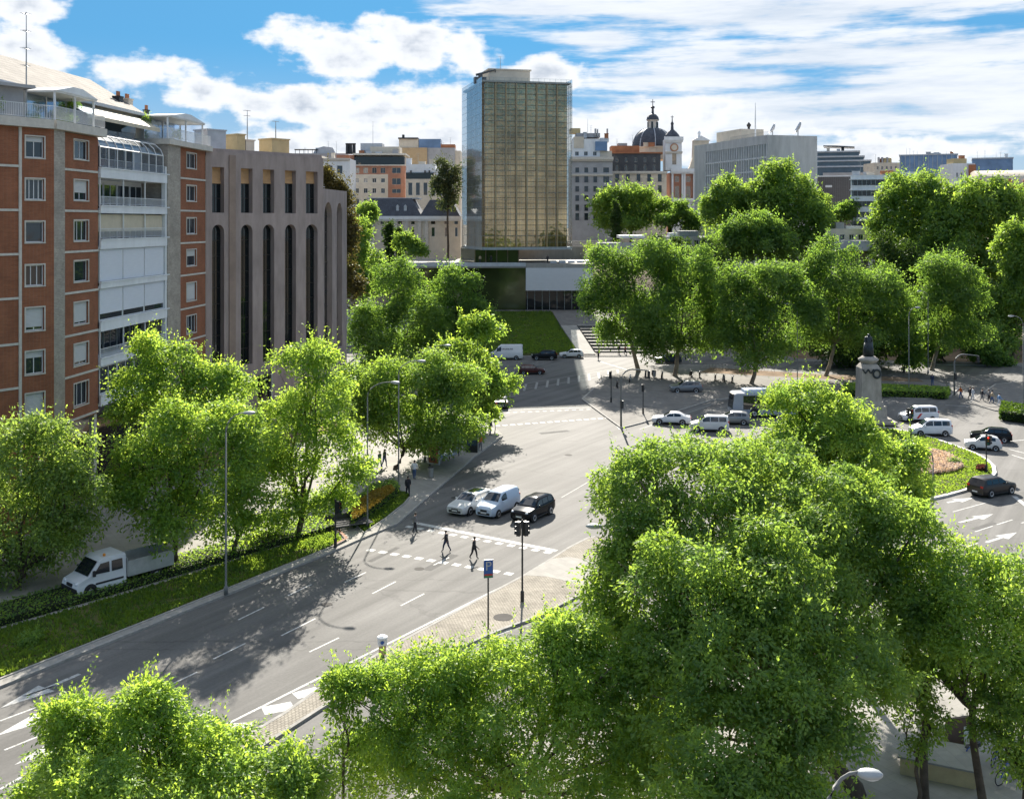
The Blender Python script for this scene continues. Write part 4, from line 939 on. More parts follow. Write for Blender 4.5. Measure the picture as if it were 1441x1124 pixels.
# ------------------------------------------------------------ grey-brown building with tall arched slits
m_mauve = M('mauve_render', (.33,.262,.238), .85, .2, .9, bump=.15, bscale=6, stretch=(1,1,.25))
f3 = Fac((-33.3,116.0), (.807,1))
T = f3.root('arcaded_office_building', 'grey-brown office block with tall round-arched window slits', 'office building')
Lf = f3.u(455); ztp = 31.7
cen = [(298.5,314),(339,354),(370,384.5),(401,415),(430.5,445.5)]
b = MB(); bays = []
for a, c in cen:
    ua, uc = f3.u(a), f3.u(c+1.5); bays.append((ua,uc))
zs0, zs1, zu0, zu1 = 7.9, f3.z(316,8), f3.z(300,8), f3.z(238.5,8)
def arch_wall(b, x0, x1, z0, z1, bays, dep, upper=True):
    xs = [x0] + [v for q in bays for v in q] + [x1]
    top = zu0-.0 if upper else z1
    for k in range(0, len(xs), 2): b.face([(xs[k],0,z0),(xs[k+1],0,z0),(xs[k+1],0,top),(xs[k],0,top)])
    for a, c in bays:
        r = (c-a)/2; zc_ = zs1-r; n = 10; arc = [(a+r-r*math.cos(math.pi*i/n), zc_+r*math.sin(math.pi*i/n)) for i in range(n+1)]
        b.face([(a,0,top)]+[(x,0,z) for x,z in arc]+[(c,0,top)])
        b.face([(a,0,z0),(c,0,z0),(c,0,zs0),(a,0,zs0)])
        for (p,q),(p2,q2) in zip(arc, arc[1:]): b.face([(p,0,q),(p,dep,q),(p2,dep,q2),(p2,0,q2)])
        for x in (a,c): b.face([(x,0,zs0),(x,dep,zs0),(x,dep,zc_),(x,0,zc_)])
        b.face([(a,0,zs0),(a,dep,zs0),(c,dep,zs0),(c,0,zs0)])
    if upper: b.wall(x0, x1, top, z1, [(a,c,top+.003,zu1) for a,c in bays], dep)
zg = f3.z(519,10)
arch_wall(b, 0, Lf, 0, ztp, bays, .75)
b.face([(Lf,0,0),(Lf,1.5,0),(Lf,1.5,ztp),(Lf,0,ztp)]); b.face([(Lf,1.5,28),(Lf,14,28),(Lf,14,ztp),(Lf,1.5,ztp)]); b.face([(0,0,ztp),(Lf,0,ztp),(Lf,14,ztp),(0,14,ztp)]); b.face([(0,14,0),(0,14,ztp),(Lf,14,ztp),(Lf,14,0)]); b.face([(0,0,0),(0,0,ztp),(0,14,ztp),(0,14,0)])
b.build('wall', m_mauve, T)
bp = MB(); bp.box((f3.u(322),-.12,0),(f3.u(331),-.003,zu1+1.4)); bp.build('pilaster', M('brown_render', (.28,.205,.165), .85, .15, .5), T)
m_mull = M('dark_bronze', (.05,.045,.04), .4, .2, 2, metal=.5)
def slit(par, a, c, z0, z1, dep, arched):
    w = c-a; p = MB(); fr = MB()
    p.face([(a-.02,dep,z0-.02),(c+.02,dep,z0-.02),(c+.02,dep,z1+.02),(a-.02,dep,z1+.02)])
    n = max(2, int((z1-z0)/1.75))
    for i in range(n+1): fr.box((a,dep-.06,z0+(z1-z0)*i/n-.04),(c,dep-.004,z0+(z1-z0)*i/n+.04))
    fr.box(((a+c)/2-.03,dep-.05,z0+.05),((a+c)/2+.03,dep-.005,z1-.05)); fr.box((a,dep-.08,z0),(a+.06,dep-.006,z1-.02))
    o = fr.build('window', m_mull, par); p.build('pane', g_black, o); return o
for a, c in bays:
    slit(T, a, c, zs0, zs1, .7, True)
    zsp = f3.z(258.5,(a+c)/2)
    slit(T, a, c, zu0+.02, zsp, .7, False)
    q = MB(); q.box((a+.003,.72,zsp+.02),(c-.003,.9,zu1)); q.face([(a+.002,.6,zsp+.02),(c-.002,.6,zsp+.02),(c-.002,.72,zsp+.5),(a+.002,.72,zsp+.5)]); q.build('spandrel_panel', M('warm_reveal', (.55,.32,.16), .8, .15, 1), T)
b = MB(); b.box((f3.u(363),-.4,0),(f3.u(381),-.002,6.5)); b.build('entrance_portal', g_black, T)
b = MB(); b.box((f3.u(376),-.75,0),(f3.u(378.5),-.41,7.2)); b.build('portal_fin', m_metal, T)
# lower wing to the right
e = f3.O + f3.d*Lf
f4 = Fac((e.x+.0,e.y+.02), (.0863,1)); wi = Matrix.Rotation(-f3.rot,4,'Z') @ Matrix.Translation((-f3.O.x,-f3.O.y,0)) @ Matrix.Translation((f4.O.x,f4.O.y,0)) @ Matrix.Rotation(f4.rot,4,'Z')
b = MB(); b.T = wi; Lw4 = f4.u(488); zw = 28.0
wb = [(f4.u(456.5),f4.u(467.5)),(f4.u(474),f4.u(481.5))]
zs1_ = zs1; zs1 = f4.z(285,5); zs0_ = zs0
def wing():
    arch_wall(b, .02, Lw4, 0, zw, [(max(.35,a),c) for a,c in wb], .7, False)
wing()
b.face([(Lw4,0,0),(Lw4,8,0),(Lw4,8,zw),(Lw4,0,zw)]); b.face([(.02,0,zw),(Lw4,0,zw),(Lw4,8,zw),(.02,8,zw)])
b.build('wing_wall', m_mauve, T)
for a, c in wb:
    o = slit(T, max(.35,a), c, zs0, zs1, .66, True); o.matrix_local = wi
zs1 = zs1_
for (u0,u1,y0,h,mt) in ((f3.u(292,3),f3.u(318,3),3,2.6,m_zinc),(f3.u(334,4),f3.u(345,4),4,2.4,M('ochre_render', (.50,.40,.22), .85, .12, .8)),(f3.u(346,4),f3.u(358,4),4,1.8,m_cream),(f3.u(383,4),f3.u(407,4),4,2.2,MATS['ochre_render'])):
    b = MB(); b.box((u0,y0,ztp+.002),(u1,y0+2.5,ztp+h)); b.box((u0-.1,y0-.1,ztp+h),(u1+.1,y0+2.6,ztp+h+.15)); b.build('roof_box', mt, T)
antenna(T, f3.u(348,5), 5, ztp+1.9, 3.6, 2); antenna(T, f3.u(388,5), 5, ztp+2.3, 2.2, 1)
b = MB(); b.box((.05,.25,ztp+.003),(Lf-.05,.5,ztp+.35)); b.build('parapet', m_mauve, T)

# ------------------------------------------------------------ glass tower and its podium
ft = Fac((-6.5,229.0), (.97,.2425))
T = ft.root('glass_tower', 'bronze glass tower wrapped in a pale see-through outer glass skin', 'office tower')
Wt, Dt, z0, z1 = 20.3, 21.4, 17.9, 55.1
m_bronze = None
def bronze():
    m, nt, N, L, b = base_nodes('bronze_glass')
    tc = N.new('ShaderNodeTexCoord'); br = N.new('ShaderNodeTexBrick')
    s = N.new('ShaderNodeSeparateXYZ'); L.new(tc.outputs['Object'], s.inputs[0]); a = N.new('ShaderNodeMath'); a.operation = 'ADD'; L.new(s.outputs[0], a.inputs[0]); L.new(s.outputs[1], a.inputs[1])
    cb = N.new('ShaderNodeCombineXYZ'); L.new(a.outputs[0], cb.inputs[0]); L.new(s.outputs[2], cb.inputs[1]); L.new(cb.outputs[0], br.inputs['Vector'])
    br.offset = 0; br.inputs['Scale'].default_value = 1; br.inputs['Brick Width'].default_value = 2.54; br.inputs['Row Height'].default_value = 1.24; br.inputs['Mortar Size'].default_value = .0
    br.inputs['Color1'].default_value = (.64,.40,.21,1); br.inputs['Color2'].default_value = (.48,.30,.16,1); br.inputs['Mortar'].default_value = (.3,.2,.1,1)
    n = N.new('ShaderNodeTexNoise'); n.inputs['Scale'].default_value = .11; n.inputs['Detail'].default_value = 4; L.new(tc.outputs['Object'], n.inputs['Vector'])
    mr = N.new('ShaderNodeMapRange'); mr.inputs[1].default_value = .3; mr.inputs[2].default_value = .7; mr.inputs[3].default_value = .5; mr.inputs[4].default_value = 1.35; L.new(n.outputs['Fac'], mr.inputs[0])
    v = N.new('ShaderNodeVectorMath'); v.operation = 'SCALE'; L.new(br.outputs['Color'], v.inputs[0]); L.new(mr.outputs[0], v.inputs['Scale'])
    L.new(v.outputs[0], b.inputs['Base Color']); b.inputs['Metallic'].default_value = .8; b.inputs['Roughness'].default_value = .07
    n2 = N.new('ShaderNodeTexNoise'); n2.inputs['Scale'].default_value = .9; n2.inputs['Detail'].default_value = 1; L.new(cb.outputs[0], n2.inputs['Vector'])
    bp = N.new('ShaderNodeBump'); bp.inputs['Strength'].default_value = .1; bp.inputs['Distance'].default_value = .3; L.new(n2.outputs['Fac'], bp.inputs['Height']); L.new(bp.outputs[0], b.inputs['Normal'])
    return m
m_bronze = bronze(); m_fin = M('tower_fin', (.42,.29,.15), .4, .15, .5, metal=.5); m_lou = M('tower_louvre', (.20,.145,.085), .45, .15, .5, metal=.4)
b = MB(); b.box((.9,.9,z0+.6),(Wt-.9,Dt-.9,z1-1.0)); b.build('facade_glass', m_bronze, T)
b = MB(); nfl = 30
for k in range(nfl+1):
    z = z0+.6+(z1-1.6-z0)*k/nfl; b.box((.82,.82,z-.06),(Wt-.82,Dt-.82,z+.06))
b.build('floor_edges', m_lou, T)
for i in range(1,8):
    b = MB(); x = .9+(Wt-1.8)*i/8; b.box((x-.16,.5,z0+.5),(x+.16,.899,z1-1.0)); b.build('fin', m_fin, T)
for i in range(1,8):
    b = MB(); y = .9+(Dt-1.8)*i/8; b.box((.5,y-.16,z0+.5),(.899,y+.16,z1-1.0)); b.build('fin', m_fin, T)
# outer skin: sheets of clear glass with slim frames
sk = clear_glass('tower_skin', (.93,.95,.94), .035)
b = MB(); b.face([(0,0,z0),(Wt,0,z0),(Wt,0,z1),(0,0,z1)]); b.build('outer_skin', sk, T)
b = MB(); b.face([(0,-.0,z0),(0,Dt,z0),(0,Dt,z1),(0,0,z1)]); b.face([(Wt,0,z0),(Wt,Dt,z0),(Wt,Dt,z1),(Wt,0,z1)]); b.build('outer_skin', clear_glass('tower_skin_side', (.87,.93,.96), .24), T)
b = MB()
for i in range(17):
    x = Wt*i/16; b.box((x-.015,-.03,z0),(x+.015,.03,z1))
for i in range(1,17):
    y = Dt*i/16; b.box((-.03,y-.025,z0),(.03,y+.025,z1)); b.box((Wt-.03,y-.025,z0),(Wt+.03,y+.025,z1))
for k in range(25):
    z = z0+(z1-z0)*k/24; b.box((.03,-.02,z-.014),(Wt-.03,.02,z+.014)); b.box((-.02,.04,z-.022),(.02,Dt,z+.022)); b.box((Wt-.02,.04,z-.022),(Wt+.02,Dt,z+.022))
b.build('skin_frame', M('skin_frame_metal', (.30,.33,.33), .4, .1, 1, metal=.5), T)
b = MB(); b.box((.3,.3,z0+.02),(Wt-.3,Dt-.3,z0+.55)); b.build('underside', m_zinc, T)
b = MB(); b.box((.2,.2,z1-1.0),(Wt-.2,Dt-.2,z1-.6)); b.build('roof', m_roofg, T)
b = MB(); b.box((3.3,7,z1-.6),(12.6,14,z1+2.6)); b.box((3.0,6.8,z1+2.6),(12.9,14.2,z1+2.9)); b.build('roof_plant_room', m_cream, T)
cr = MB(); cr.box((-.2,6,z1-.6),(2.4,7.6,z1+.8)); cr.tube([(1.2,6.8,z1+.8),(1.2,6.8,z1+1.6)], .5, 8); cr.tube([(.2,6.8,z1+1.3),(4.6,6.8,z1+2.6)], [.3,.18], 6); cr.tube([(4.6,6.8,z1+2.6),(4.6,6.8,z1+2.0)], .1, 6); cr.build('roof_crane', m_rail, T)
antenna(T, 6.5, 10, z1+2.9, 3.2, 1)
# stem under the tower
b = MB(); b.box((-1.0,3,4.8),(9.0,18,z0+.02)); b.build('stem_glass', glass('green_bronze_glass', (.045,.06,.022), .08, .8, .3), T)
b = MB()
for i in range(5): b.box((-1.0+2.45*i,2.9,4.8),(-.8+2.45*i,2.998,z0))
b.build('stem_frame', m_lou, T)
fp = Fac((-40,228.2), (1,0))
T = fp.root('tower_podium', 'low white-fronted podium with a paved roof terrace under the glass tower', 'podium')
zt = 15.0
def X(px, Y=228.2): return (px-CX)*Y/F+40
b = MB(); b.box((X(560),-.2,zt-.9),(X(836),30,zt)); b.build('roof_slab', m_pale, T)
b = MB(); b.box((X(740),-.6,9.3),(X(834),14,zt-.9)); b.build('white_wall', M('white_metal_panel', (.55,.56,.58), .5, .05, 1, stretch=(1,1,6)), T)
b = MB(); b.box((X(740),2.2,4.8),(X(832),2.5,9.3)); b.build('glazing', g_black, T)
b = MB()
for k in range(9): b.box((X(742)+k*1.6,2.0,4.8),(X(742)+k*1.6+.1,2.198,9.3))
b.build('mullions', m_metal, T)
b = MB(); b.box((X(560),1.5,4),(X(740)-.01,2.0,zt-.9)); b.build('dark_front', glass('green_bronze_glass'), T)
b = MB(); b.box((X(560),-.35,zt-.6),(X(740)-.02,-.21,zt+.25)); b.build('roof_edge', m_zinc, T)
b = MB(); b.box((X(640),29,zt),(X(836),29.4,zt+3.0)); b.build('terrace_back_wall', m_pale, T)
for i in range(5):
    b = MB(); b.box((X(775)+i*2.0,3+i*.7,zt+.002),(X(775)+i*2.0+1.4,5.5+i*.7,zt+.5)); b.build('terrace_planter', m_zinc, T)
b = MB(); c0 = Vector((X(806,240),12,zt))
for k in range(12): b.box((X(812)+k*.0,31+k*1.3,zt+.33*k),(X(850)+k*.3,32.3+k*1.3,zt+.33*(k+1)))
b.build('terrace_steps', m_pale, T)
V, Q = crown_np([(np.array((X(842)+k*1.6, 24+k*1.0, zt+3.2-k*.9)), np.array([1.2,1.0,1.0])) for k in range(6)], .4, .8, .9, 5)
link('terrace_hedge', np_mesh('terrace_hedge', V, Q, [leaf_mid]), T)
m_concl = M('pale_grey_concrete', (.46,.45,.44), .85, .18, .5, bump=.2, bscale=3, stretch=(1,1,.25))
# ------------------------------------------------------------ skyline
BG = 'buildings along the skyline'
m_redp = M('red_plaster', (.36,.175,.115), .85, .15, .4)
m_bluegl = glass('sky_blue_cladding', (.13,.20,.32), .25, .6, .2)
class Blk:
    """a block whose front stands at distance Y, square to the view; px/py are where its corners show"""
    def __init__(s, name, label, px0, px1, Y, cat='building', zb=10., turn=0.):
        s.Y = Y; s.s = Y/F; s.x0 = (px0-CX)*s.s; s.zb = zb
        s.t = thing(name, label, cat, (s.x0,Y,zb), R(turn), BG); s.W = (px1-px0)*s.s; s.px0 = px0
    def x(s, px): return (px-CX)*s.s-s.x0
    def z(s, py): return H-(py-HY)*s.s-s.zb
    def body(s, part, ytop, mat, px0=None, px1=None, y0=0., dep=12., ybot=None, rows=(), cols=(), d=.3, fm=None, gm=None, kind='two', wpart='window', sill=None, z0=None):
        a = s.x(px0) if px0 is not None else 0.; b_ = s.x(px1) if px1 is not None else s.W
        z1 = s.z(ytop); zz = (s.z(ybot) if ybot is not None else 0.) if z0 is None else z0
        hs = [(s.x(c0),s.x(c1),s.z(r1),s.z(r0)) for r0, r1 in rows for c0, c1 in cols]
        b = MB(); b.wall(a, b_, zz, z1, hs, d, y0)
        b.face([(b_,y0,zz),(b_,y0+dep,zz),(b_,y0+dep,z1),(b_,y0,z1)]); b.face([(a,y0,zz),(a,y0,z1),(a,y0+dep,z1),(a,y0+dep,zz)])
        b.face([(a,y0,z1),(b_,y0,z1),(b_,y0+dep,z1),(a,y0+dep,z1)]); b.face([(a,y0+dep,zz),(a,y0+dep,z1),(b_,y0+dep,z1),(b_,y0+dep,zz)])
        o = b.build(part, mat, s.t)
        for h in hs: window(s.t, h[0], h[2], round(h[1]-h[0],2), round(h[3]-h[2],2), y0+d-.05, kind, fm, gm, part=wpart)
        return o
    def box(s, part, px0, px1, y0, y1, mat, ya=0., dep=6., par=None):
        b = MB(); b.box((s.x(px0),ya,s.z(y1)),(s.x(px1),ya+dep,s.z(y0))); return b.build(part, mat, par or s.t)
    def cornice(s, py, px0=None, px1=None, h=.5, out=.5, mat=None, y0=0.):
        a = s.x(px0) if px0 is not None else 0.; b_ = s.x(px1) if px1 is not None else s.W; z = s.z(py)
        b = MB(); b.box((a-.2,y0-out,z-h/2),(b_+.2,y0-.003,z+h/2)); b.box((a-.1,y0-out*.6,z-h),(b_+.1,y0-.004,z-h/2-.002)); return b.build('cornice', mat or m_trim, s.t)
    def mast(s, px, y0, y1, r=.12, ya=3., bars=0):
        return antenna(s.t, s.x(px), ya, s.z(y1), s.z(y0)-s.z(y1), bars)
def cols(a, b, n, f=.5): w = (b-a)/n; return [(a+w*(i+.5-f/2), a+w*(i+.5+f/2)) for i in range(n)]
# far left
k = Blk('apartment_building', 'white rendered block with two dark windows behind the arcaded building', 440, 492, 300)
k.body('wall', 223, m_wwhite, 452, 492, rows=[(233,245)], cols=[(459,468),(474,482)], kind='one'); k.body('side_wall', 219, m_cream, 440, 452, 1.0); k.cornice(224, 452, 492)
k = Blk('apartment_building', 'grey metal roofed block left on the skyline with a roof pergola', 414, 486, 345)
k.body('wall', 216, m_grey); b = MB(); b.yprism([(k.x(440),k.z(216)),(k.x(472),k.z(216)),(k.x(468),k.z(208)),(k.x(455),k.z(206)),(k.x(444),k.z(209))], .5, 9); b.build('roof', m_zinc, k.t)
b = MB()
for i in range(6): b.box((k.x(415+i*6),.2,k.z(216)),(k.x(415+i*6)+.15,.35,k.z(211)))
b.box((k.x(414),.1,k.z(211)),(k.x(447),3,k.z(210))); b.build('pergola', m_dark, k.t)
k = Blk('apartment_building', 'red brick and cream apartment block with a dark glazed top balcony, left of the tower', 473, 571, 330)
k.body('attic', 217, m_cream, 500, 569, 3., 9.); k.box('dark_balcony', 499, 569, 221, 232, g_black, -.3, 3.2); k.box('roof', 497, 571, 216, 218.5, m_trim, -.8, 14); k.body('left_attic', 218, m_redp, 473, 498, .5, 9, rows=[(223,231)], cols=[(483,491)], kind='two')
k.body('red_band', 233, m_redp, 483, 570, 0, 10, 245.5, rows=[(236,244)], cols=cols(484,545,5,.55)+[(551.5,564)], fm=m_cream)
k.body('cream_wall', 245.5, m_cream, 480, 546, .01, 10, None, rows=[(251,257),(265,272),(280,288)], cols=cols(484,545,5,.45))
k.body('red_pier', 245.5, m_redp, 546, 570, .0, 10, None, rows=[(251,260),(266,272)], cols=[(551.5,564)], fm=m_cream)
k.box('floor_band', 480, 571, 232, 233.5, m_trim, -.5, .49); k.mast(523, 170, 205, bars=2)
k.body('roof_block', 200, m_zinc, 504, 535, 5, 6, 216); k.body('roof_block', 205, m_cream, 518, 560, 4.9, 8, 216)
b = MB()
for px in (486,490.5,495.5): b.lathe([(.55,k.z(216)),(.5,k.z(203)),(.6,k.z(202)),(.6,k.z(200.5))], 10, 0, (k.x(px),4))
b.build('chimney_pipes', m_dark, k.t)
k = Blk('apartment_building', 'tan blank-walled block with a blue glazed top floor, left of the tower', 561, 648, 395)
k.body('tan_wall', 208, m_tan, 561, 601, 0, 14); k.body('grey_wall', 208, m_grey, 601, 640, .6, 14, rows=[(214,222)], cols=[(642,647)] if False else ()); k.body('attic', 195, m_cream, 561, 588, 1, 8, 208); k.box('blue_top_floor', 589, 620, 195.5, 208.5, m_bluegl, 1, 8); k.box('roof', 560, 588, 193.5, 195.5, m_dark, .5, 9); k.box('orange_roof', 620, 640, 203, 208, m_terra, 1, 7); k.box('end_wall', 640, 648, 212, 330, m_cream, 1, 12)
for px in (565,): k.box('chimney', px, px+3, 189, 194, m_dark, 2, 2)
k = Blk('apartment_building', 'white topped block with a dark balcony strip beside the tall slim tree', 571, 640, 315)
k.body('wall', 252, m_cream, None, None, 0, 12, None, rows=[(257,275)], cols=cols(572,636,6,.55), kind='one'); k.box('dark_balcony', 571, 610, 243, 252, g_black, .5, 6); k.box('white_attic', 571, 612, 231, 243, m_wwhite, 1, 8); k.body('attic', 238, m_wwhite, 612, 640, 1.5, 8, 252, rows=[(242,248)], cols=[(618,623),(629,634)])
for px in (577,597,603): k.box('roof_vent', px, px+2, 240, 244, m_dark, .2, .7)
# white palace with slate mansard
k = Blk('palace', 'white classical palace with a blue slate mansard roof, left of the tower', 505, 648, 265, 'palace', 14.)
cc = [(536,540),(546,550),(561,565),(579,583),(607,612),(626,631),(640,644)]
k.body('wall', 308, m_cream, rows=[(320,333)], cols=cc, dep=16, kind='one')
for px in (522,554,570,588,598): k.box('pilaster', px, px+5, 309, 352, m_trim, -.35, .34)
k.cornice(306.5, h=.8, out=.9, mat=m_wwhite)
b = MB()
def mans(b, a, c, zt_, yb_, yt_, ins=6.):
    a0, c0 = k.x(a), k.x(c); zb_, z2 = k.z(yb_), k.z(yt_)
    lo = [(a0,-.3,zb_),(c0,-.3,zb_),(c0,15,zb_),(a0,15,zb_)]; hi = [(a0+ins*.55,ins*.5,z2),(c0-ins*.55,ins*.5,z2),(c0-ins*.55,12,z2),(a0+ins*.55,12,z2)]
    for i in range(4): j = (i+1)%4; b.face([lo[i],lo[j],hi[j],hi[i]])
    b.face(hi)
mans(b, 505, 594, 0, 305, 279, 5); mans(b, 590, 648, 0, 305.2, 281, 4.5)
rf = b.build('roof', m_slate, k.t)
for px in (557,568): 
    b = MB(); b.box((k.x(px),.6,k.z(297)),(k.x(px+4),3.2,k.z(291))); b.yprism([(k.x(px-.6),k.z(291)),(k.x(px+4.6),k.z(291)),(k.x(px+2),k.z(288))], .5, 3.2); b.build('dormer', m_zinc, rf)
for px in cc: k.box('attic_window', px[0]-.5, px[1]+.5, 311.5, 315.5, g_black, -.02, .5)
k.box('ridge', 515, 588, 278, 279.5, m_zinc, 2.5, 9)
# right of the tower
k = Blk('apartment_building', 'ornate pale apartment house with rows of iron balconies just right of the tower', 803, 862, 330)
cl = cols(806,844,3,.42); rw = [(236,243),(248,257),(262,270),(275,283),(288,297),(300,310)]
k.body('wall', 222, m_grey, None, None, rows=rw, cols=cl+[(849,857)], kind='two', fm=m_dark)
for r0, r1 in rw[1:]:
    for c0, c1 in cl: o = rail(k.t, k.x(c0-1.5), k.x(c1+1.5), -.6, k.z(r1)-.1, 1.0, .3, ends=.55)
k.cornice(246); k.cornice(223, h=.9, out=.9); k.body('attic', 195, m_wwhite, 806, 845, 1.5, 8, 222, rows=[(213,219)], cols=cl); k.body('attic_pavilion', 192, m_cream, 808, 822, 1.3, 8, 208); k.box('roof_box', 803, 818, 179, 186, MATS['ochre_render'], 4, 5); k.box('roof_block', 812, 846, 186, 192, m_grey, 4, 8); k.body('side_attic', 212, m_cream, 845, 862, 2, 8, 222)
k.box('blue_screen', 838, 855, 199, 212, m_bluegl, 1, 3); k.box('white_chimney', 846, 858, 193, 199, m_wwhite, 3, 5)
for px,y in ((838,180),(841,181),(855,180)): k.box('chimney', px, px+2, y, 190, m_grey, 3, 1)
k.mast(828, 166, 186)
k = Blk('apartment_building', 'dark slate mansard apartment house with a terracotta roof block beside the church', 858, 938, 342)
cl = cols(861,936,5,.36)
k.body('wall', 242, m_cream, rows=[(245,256),(261,272),(278,290)], cols=cl, fm=m_dark)
for r1 in (256,272):
    for c0, c1 in cl: rail(k.t, k.x(c0-2), k.x(c1+2), -.5, k.z(r1)-.1, 1.1, .3, ends=.45)
k.cornice(242.5, h=.6, out=.8); k.body('mansard_wall', 216, M('dark_slate', (.06,.062,.07), .6, .2, .5), 859, 930, .8, 9, 241, rows=[(222,228),(232,240)], cols=cols(862,928,5,.3), fm=m_cream); k.box('terrace', 858, 932, 214.5, 216, m_terra, .3, 12)
k.body('terracotta_attic', 204, m_terra, 862, 902, 4, 7, 215); k.box('roof_block', 872, 885, 200, 204, m_grey, 5, 4); k.body('roof_block', 213, m_terra, 905, 935, 4, 6, 216)
# church
k = Blk('church', 'domed church with a red and white front and slim bell tower', 934, 1000, 350, 'church')
k.body('front_wall', 242, m_redp, 946, 998, .4, 20, rows=[(248,256),(262,279)], cols=[(950,956),(966,972),(984,990)], kind='one', fm=m_wwhite)
for px in (945,959,962,975.5,979,993): k.box('pilaster', px, px+2.6, 243, 320, m_wwhite, -.3, .69)
k.cornice(240, 944, 1000, 1.1, 1.2, m_wwhite); k.cornice(281, 944, 1000, .8, .8, m_wwhite); k.body('base_wall', 283, m_wwhite, 946, 998, .2, 10)
k.body('bell_tower', 196, m_wwhite, 936, 959, -.6, 6, 240, rows=[(216,232)], cols=[(945.5,951.5)], kind='one', fm=m_trim); k.cornice(195.5, 935, 960, 1.2, .9, m_wwhite, -.6); k.cornice(214.5, 936, 959, .5, .4, m_trim, -.6)
b = MB(); b.lathe([(1.35,-1.0),(1.35,-.62)], 18, 0, (k.x(948.3),k.z(208)), 'y'); fc = b.build('clock', M('clock_surround', (.42,.20,.11), .8), k.t); b = MB(); b.lathe([(.95,-1.08),(.95,-1.003)], 18, 0, (k.x(948.3),k.z(208)), 'y'); b.build('dial', m_cream, fc)
b = MB(); tx = k.x(947.5); zz = k.z(193.5); b.lathe([(2.6,zz),(2.3,zz+1.0),(1.4,zz+2.0),(.5,zz+2.8),(.4,zz+4.2),(.55,zz+4.8),(.2,zz+5.4),(.08,zz+7.5)], 14, 0, (tx,2.4)); b.box((tx-.5,2.35,zz+6.8),(tx+.5,2.45,zz+7.0)); b.build('tower_cap', m_slate, k.t)
b = MB(); b.T = None; pf = [(k.x(968),k.z(241)),(k.x(972),k.z(232)),(k.x(975),k.z(222)),(k.x(976),k.z(198)),(k.x(998),k.z(198)),(k.x(998),k.z(241))]; b.yprism(pf, .5, 2.5); b.build('front_gable', m_cream, k.t)
b = MB(); b.yprism([(k.x(974),k.z(198)),(k.x(1000),k.z(198)),(k.x(987),k.z(191))], .0, 2.6); b.lathe([(.5,k.z(193)),(.35,k.z(189)),(.6,k.z(187.5)),(.1,k.z(184))], 8, 0, (k.x(985),1.3)); b.build('pediment', m_wwhite, k.t)
dx = k.x(926.5); b = MB(); b.lathe([(7.2,k.z(222)),(7.2,k.z(206)),(7.6,k.z(205)),(7.6,k.z(203.5))], 24, 0, (dx,14)); b.build('drum', m_cream, k.t)
b = MB(); r0 = 6.9; zb_ = k.z(203.5); b.lathe([(r0*math.cos(a)**.8 if a < 1.5 else .5, zb_+6.6*math.sin(a)) for a in [i*math.pi/2/10*.86 for i in range(11)]], 24, 0, (dx,14)); dm = b.build('dome', m_slate, k.t, True)
b = MB()
for i in range(8):
    a = 2*math.pi*i/8; b.tube([(dx+(r0+.05)*math.cos(t)**.8*math.cos(a),14+(r0+.05)*math.cos(t)**.8*math.sin(a),zb_+6.65*math.sin(t)) for t in [j*math.pi/2/10*.86 for j in range(11)]], .18, 5)
b.build('dome_rib', m_zinc, dm)
z_ = k.z(178); b = MB(); b.lathe([(2.0,z_-.4),(1.7,z_),(1.7,k.z(165)),(2.1,k.z(164.5)),(2.1,k.z(163.5))], 12, 0, (dx,14)); ln = b.build('lantern', m_trim, k.t)
for i in range(6):
    a = 2*math.pi*(i+.5)/6-.26; b = MB(); b.box((dx+1.7*math.cos(a)-.3,14+1.7*math.sin(a)-.15,z_+.4),(dx+1.7*math.cos(a)+.3,14+1.7*math.sin(a)+.15,k.z(166.5))); b.build('lantern_opening', g_black, ln)
z_ = k.z(163.5); b = MB(); b.lathe([(2.2,z_),(1.9,z_+1.1),(1.1,z_+1.9),(.45,z_+2.2),(.35,k.z(147)),(.7,k.z(145.5)),(.7,k.z(144)),(.15,k.z(142.5)),(.1,k.z(133))], 12, 0, (dx,14)); b.box((dx-.75,13.92,k.z(137.6)),(dx+.75,14.08,k.z(136.6))); b.build('spire', m_slate, k.t)
# grey concrete office block seen on its corner
C0 = Vector((64.8,270)); dr = Vector((.957,.29)).normalized(); dlft = Vector((-dr.y,dr.x))
fo = Fac(C0 + dlft*41, -dlft)                                         # left face, from its far end to the corner
T = fo.root('concrete_office_block', 'grey concrete office block with a gridded side and a blank end wall', 'office building', BG)
zt = H+122/1500*270; L_ = 41.0; zb = 2.
ug0, ug1 = fo.u(993), fo.u(1079)
b = MB(); b.wall(0, L_, zb, zt, [(ug0,ug1,zb+2,zt-2.2)], .9)
b.T = Matrix.Translation((L_,0,0)) @ Matrix.Rotation(math.pi/2,4,'Z'); b.wall(0, 14.3, zb, zt, []); b.T = None
b.face([(0,0,zt),(L_,0,zt),(L_,14.3,zt),(0,14.3,zt)]); b.face([(0,14.3,zb),(0,14.3,zt),(L_,14.3,zt),(L_,14.3,zb)]); b.face([(0,0,zb),(0,0,zt),(0,14.3,zt),(0,14.3,zb)])
b.build('wall', m_concl, T)
b = MB(); b.box((ug0,.88,zb+2),(ug1,.98,zt-2.2)); b.build('glazing', M('mauve_glazing', (.24,.20,.205), .35, .25, .4), T)
b = MB(); n = 26
for i in range(n+1): x = ug0+(ug1-ug0)*i/n; b.box((x-.14,-.12,zb+2),(x+.14,.85,zt-2.2))
b.build('vertical_fins', M('pale_concrete', (.60,.60,.60), .8, .1, .6), T)
b = MB(); z = zt-2.2-3.4
while z > zb+4: b.box((ug0,.05,z-.22),(ug1,.83,z+.22)); z -= 3.4
b.build('floor_bands', MATS['pale_concrete'], T)
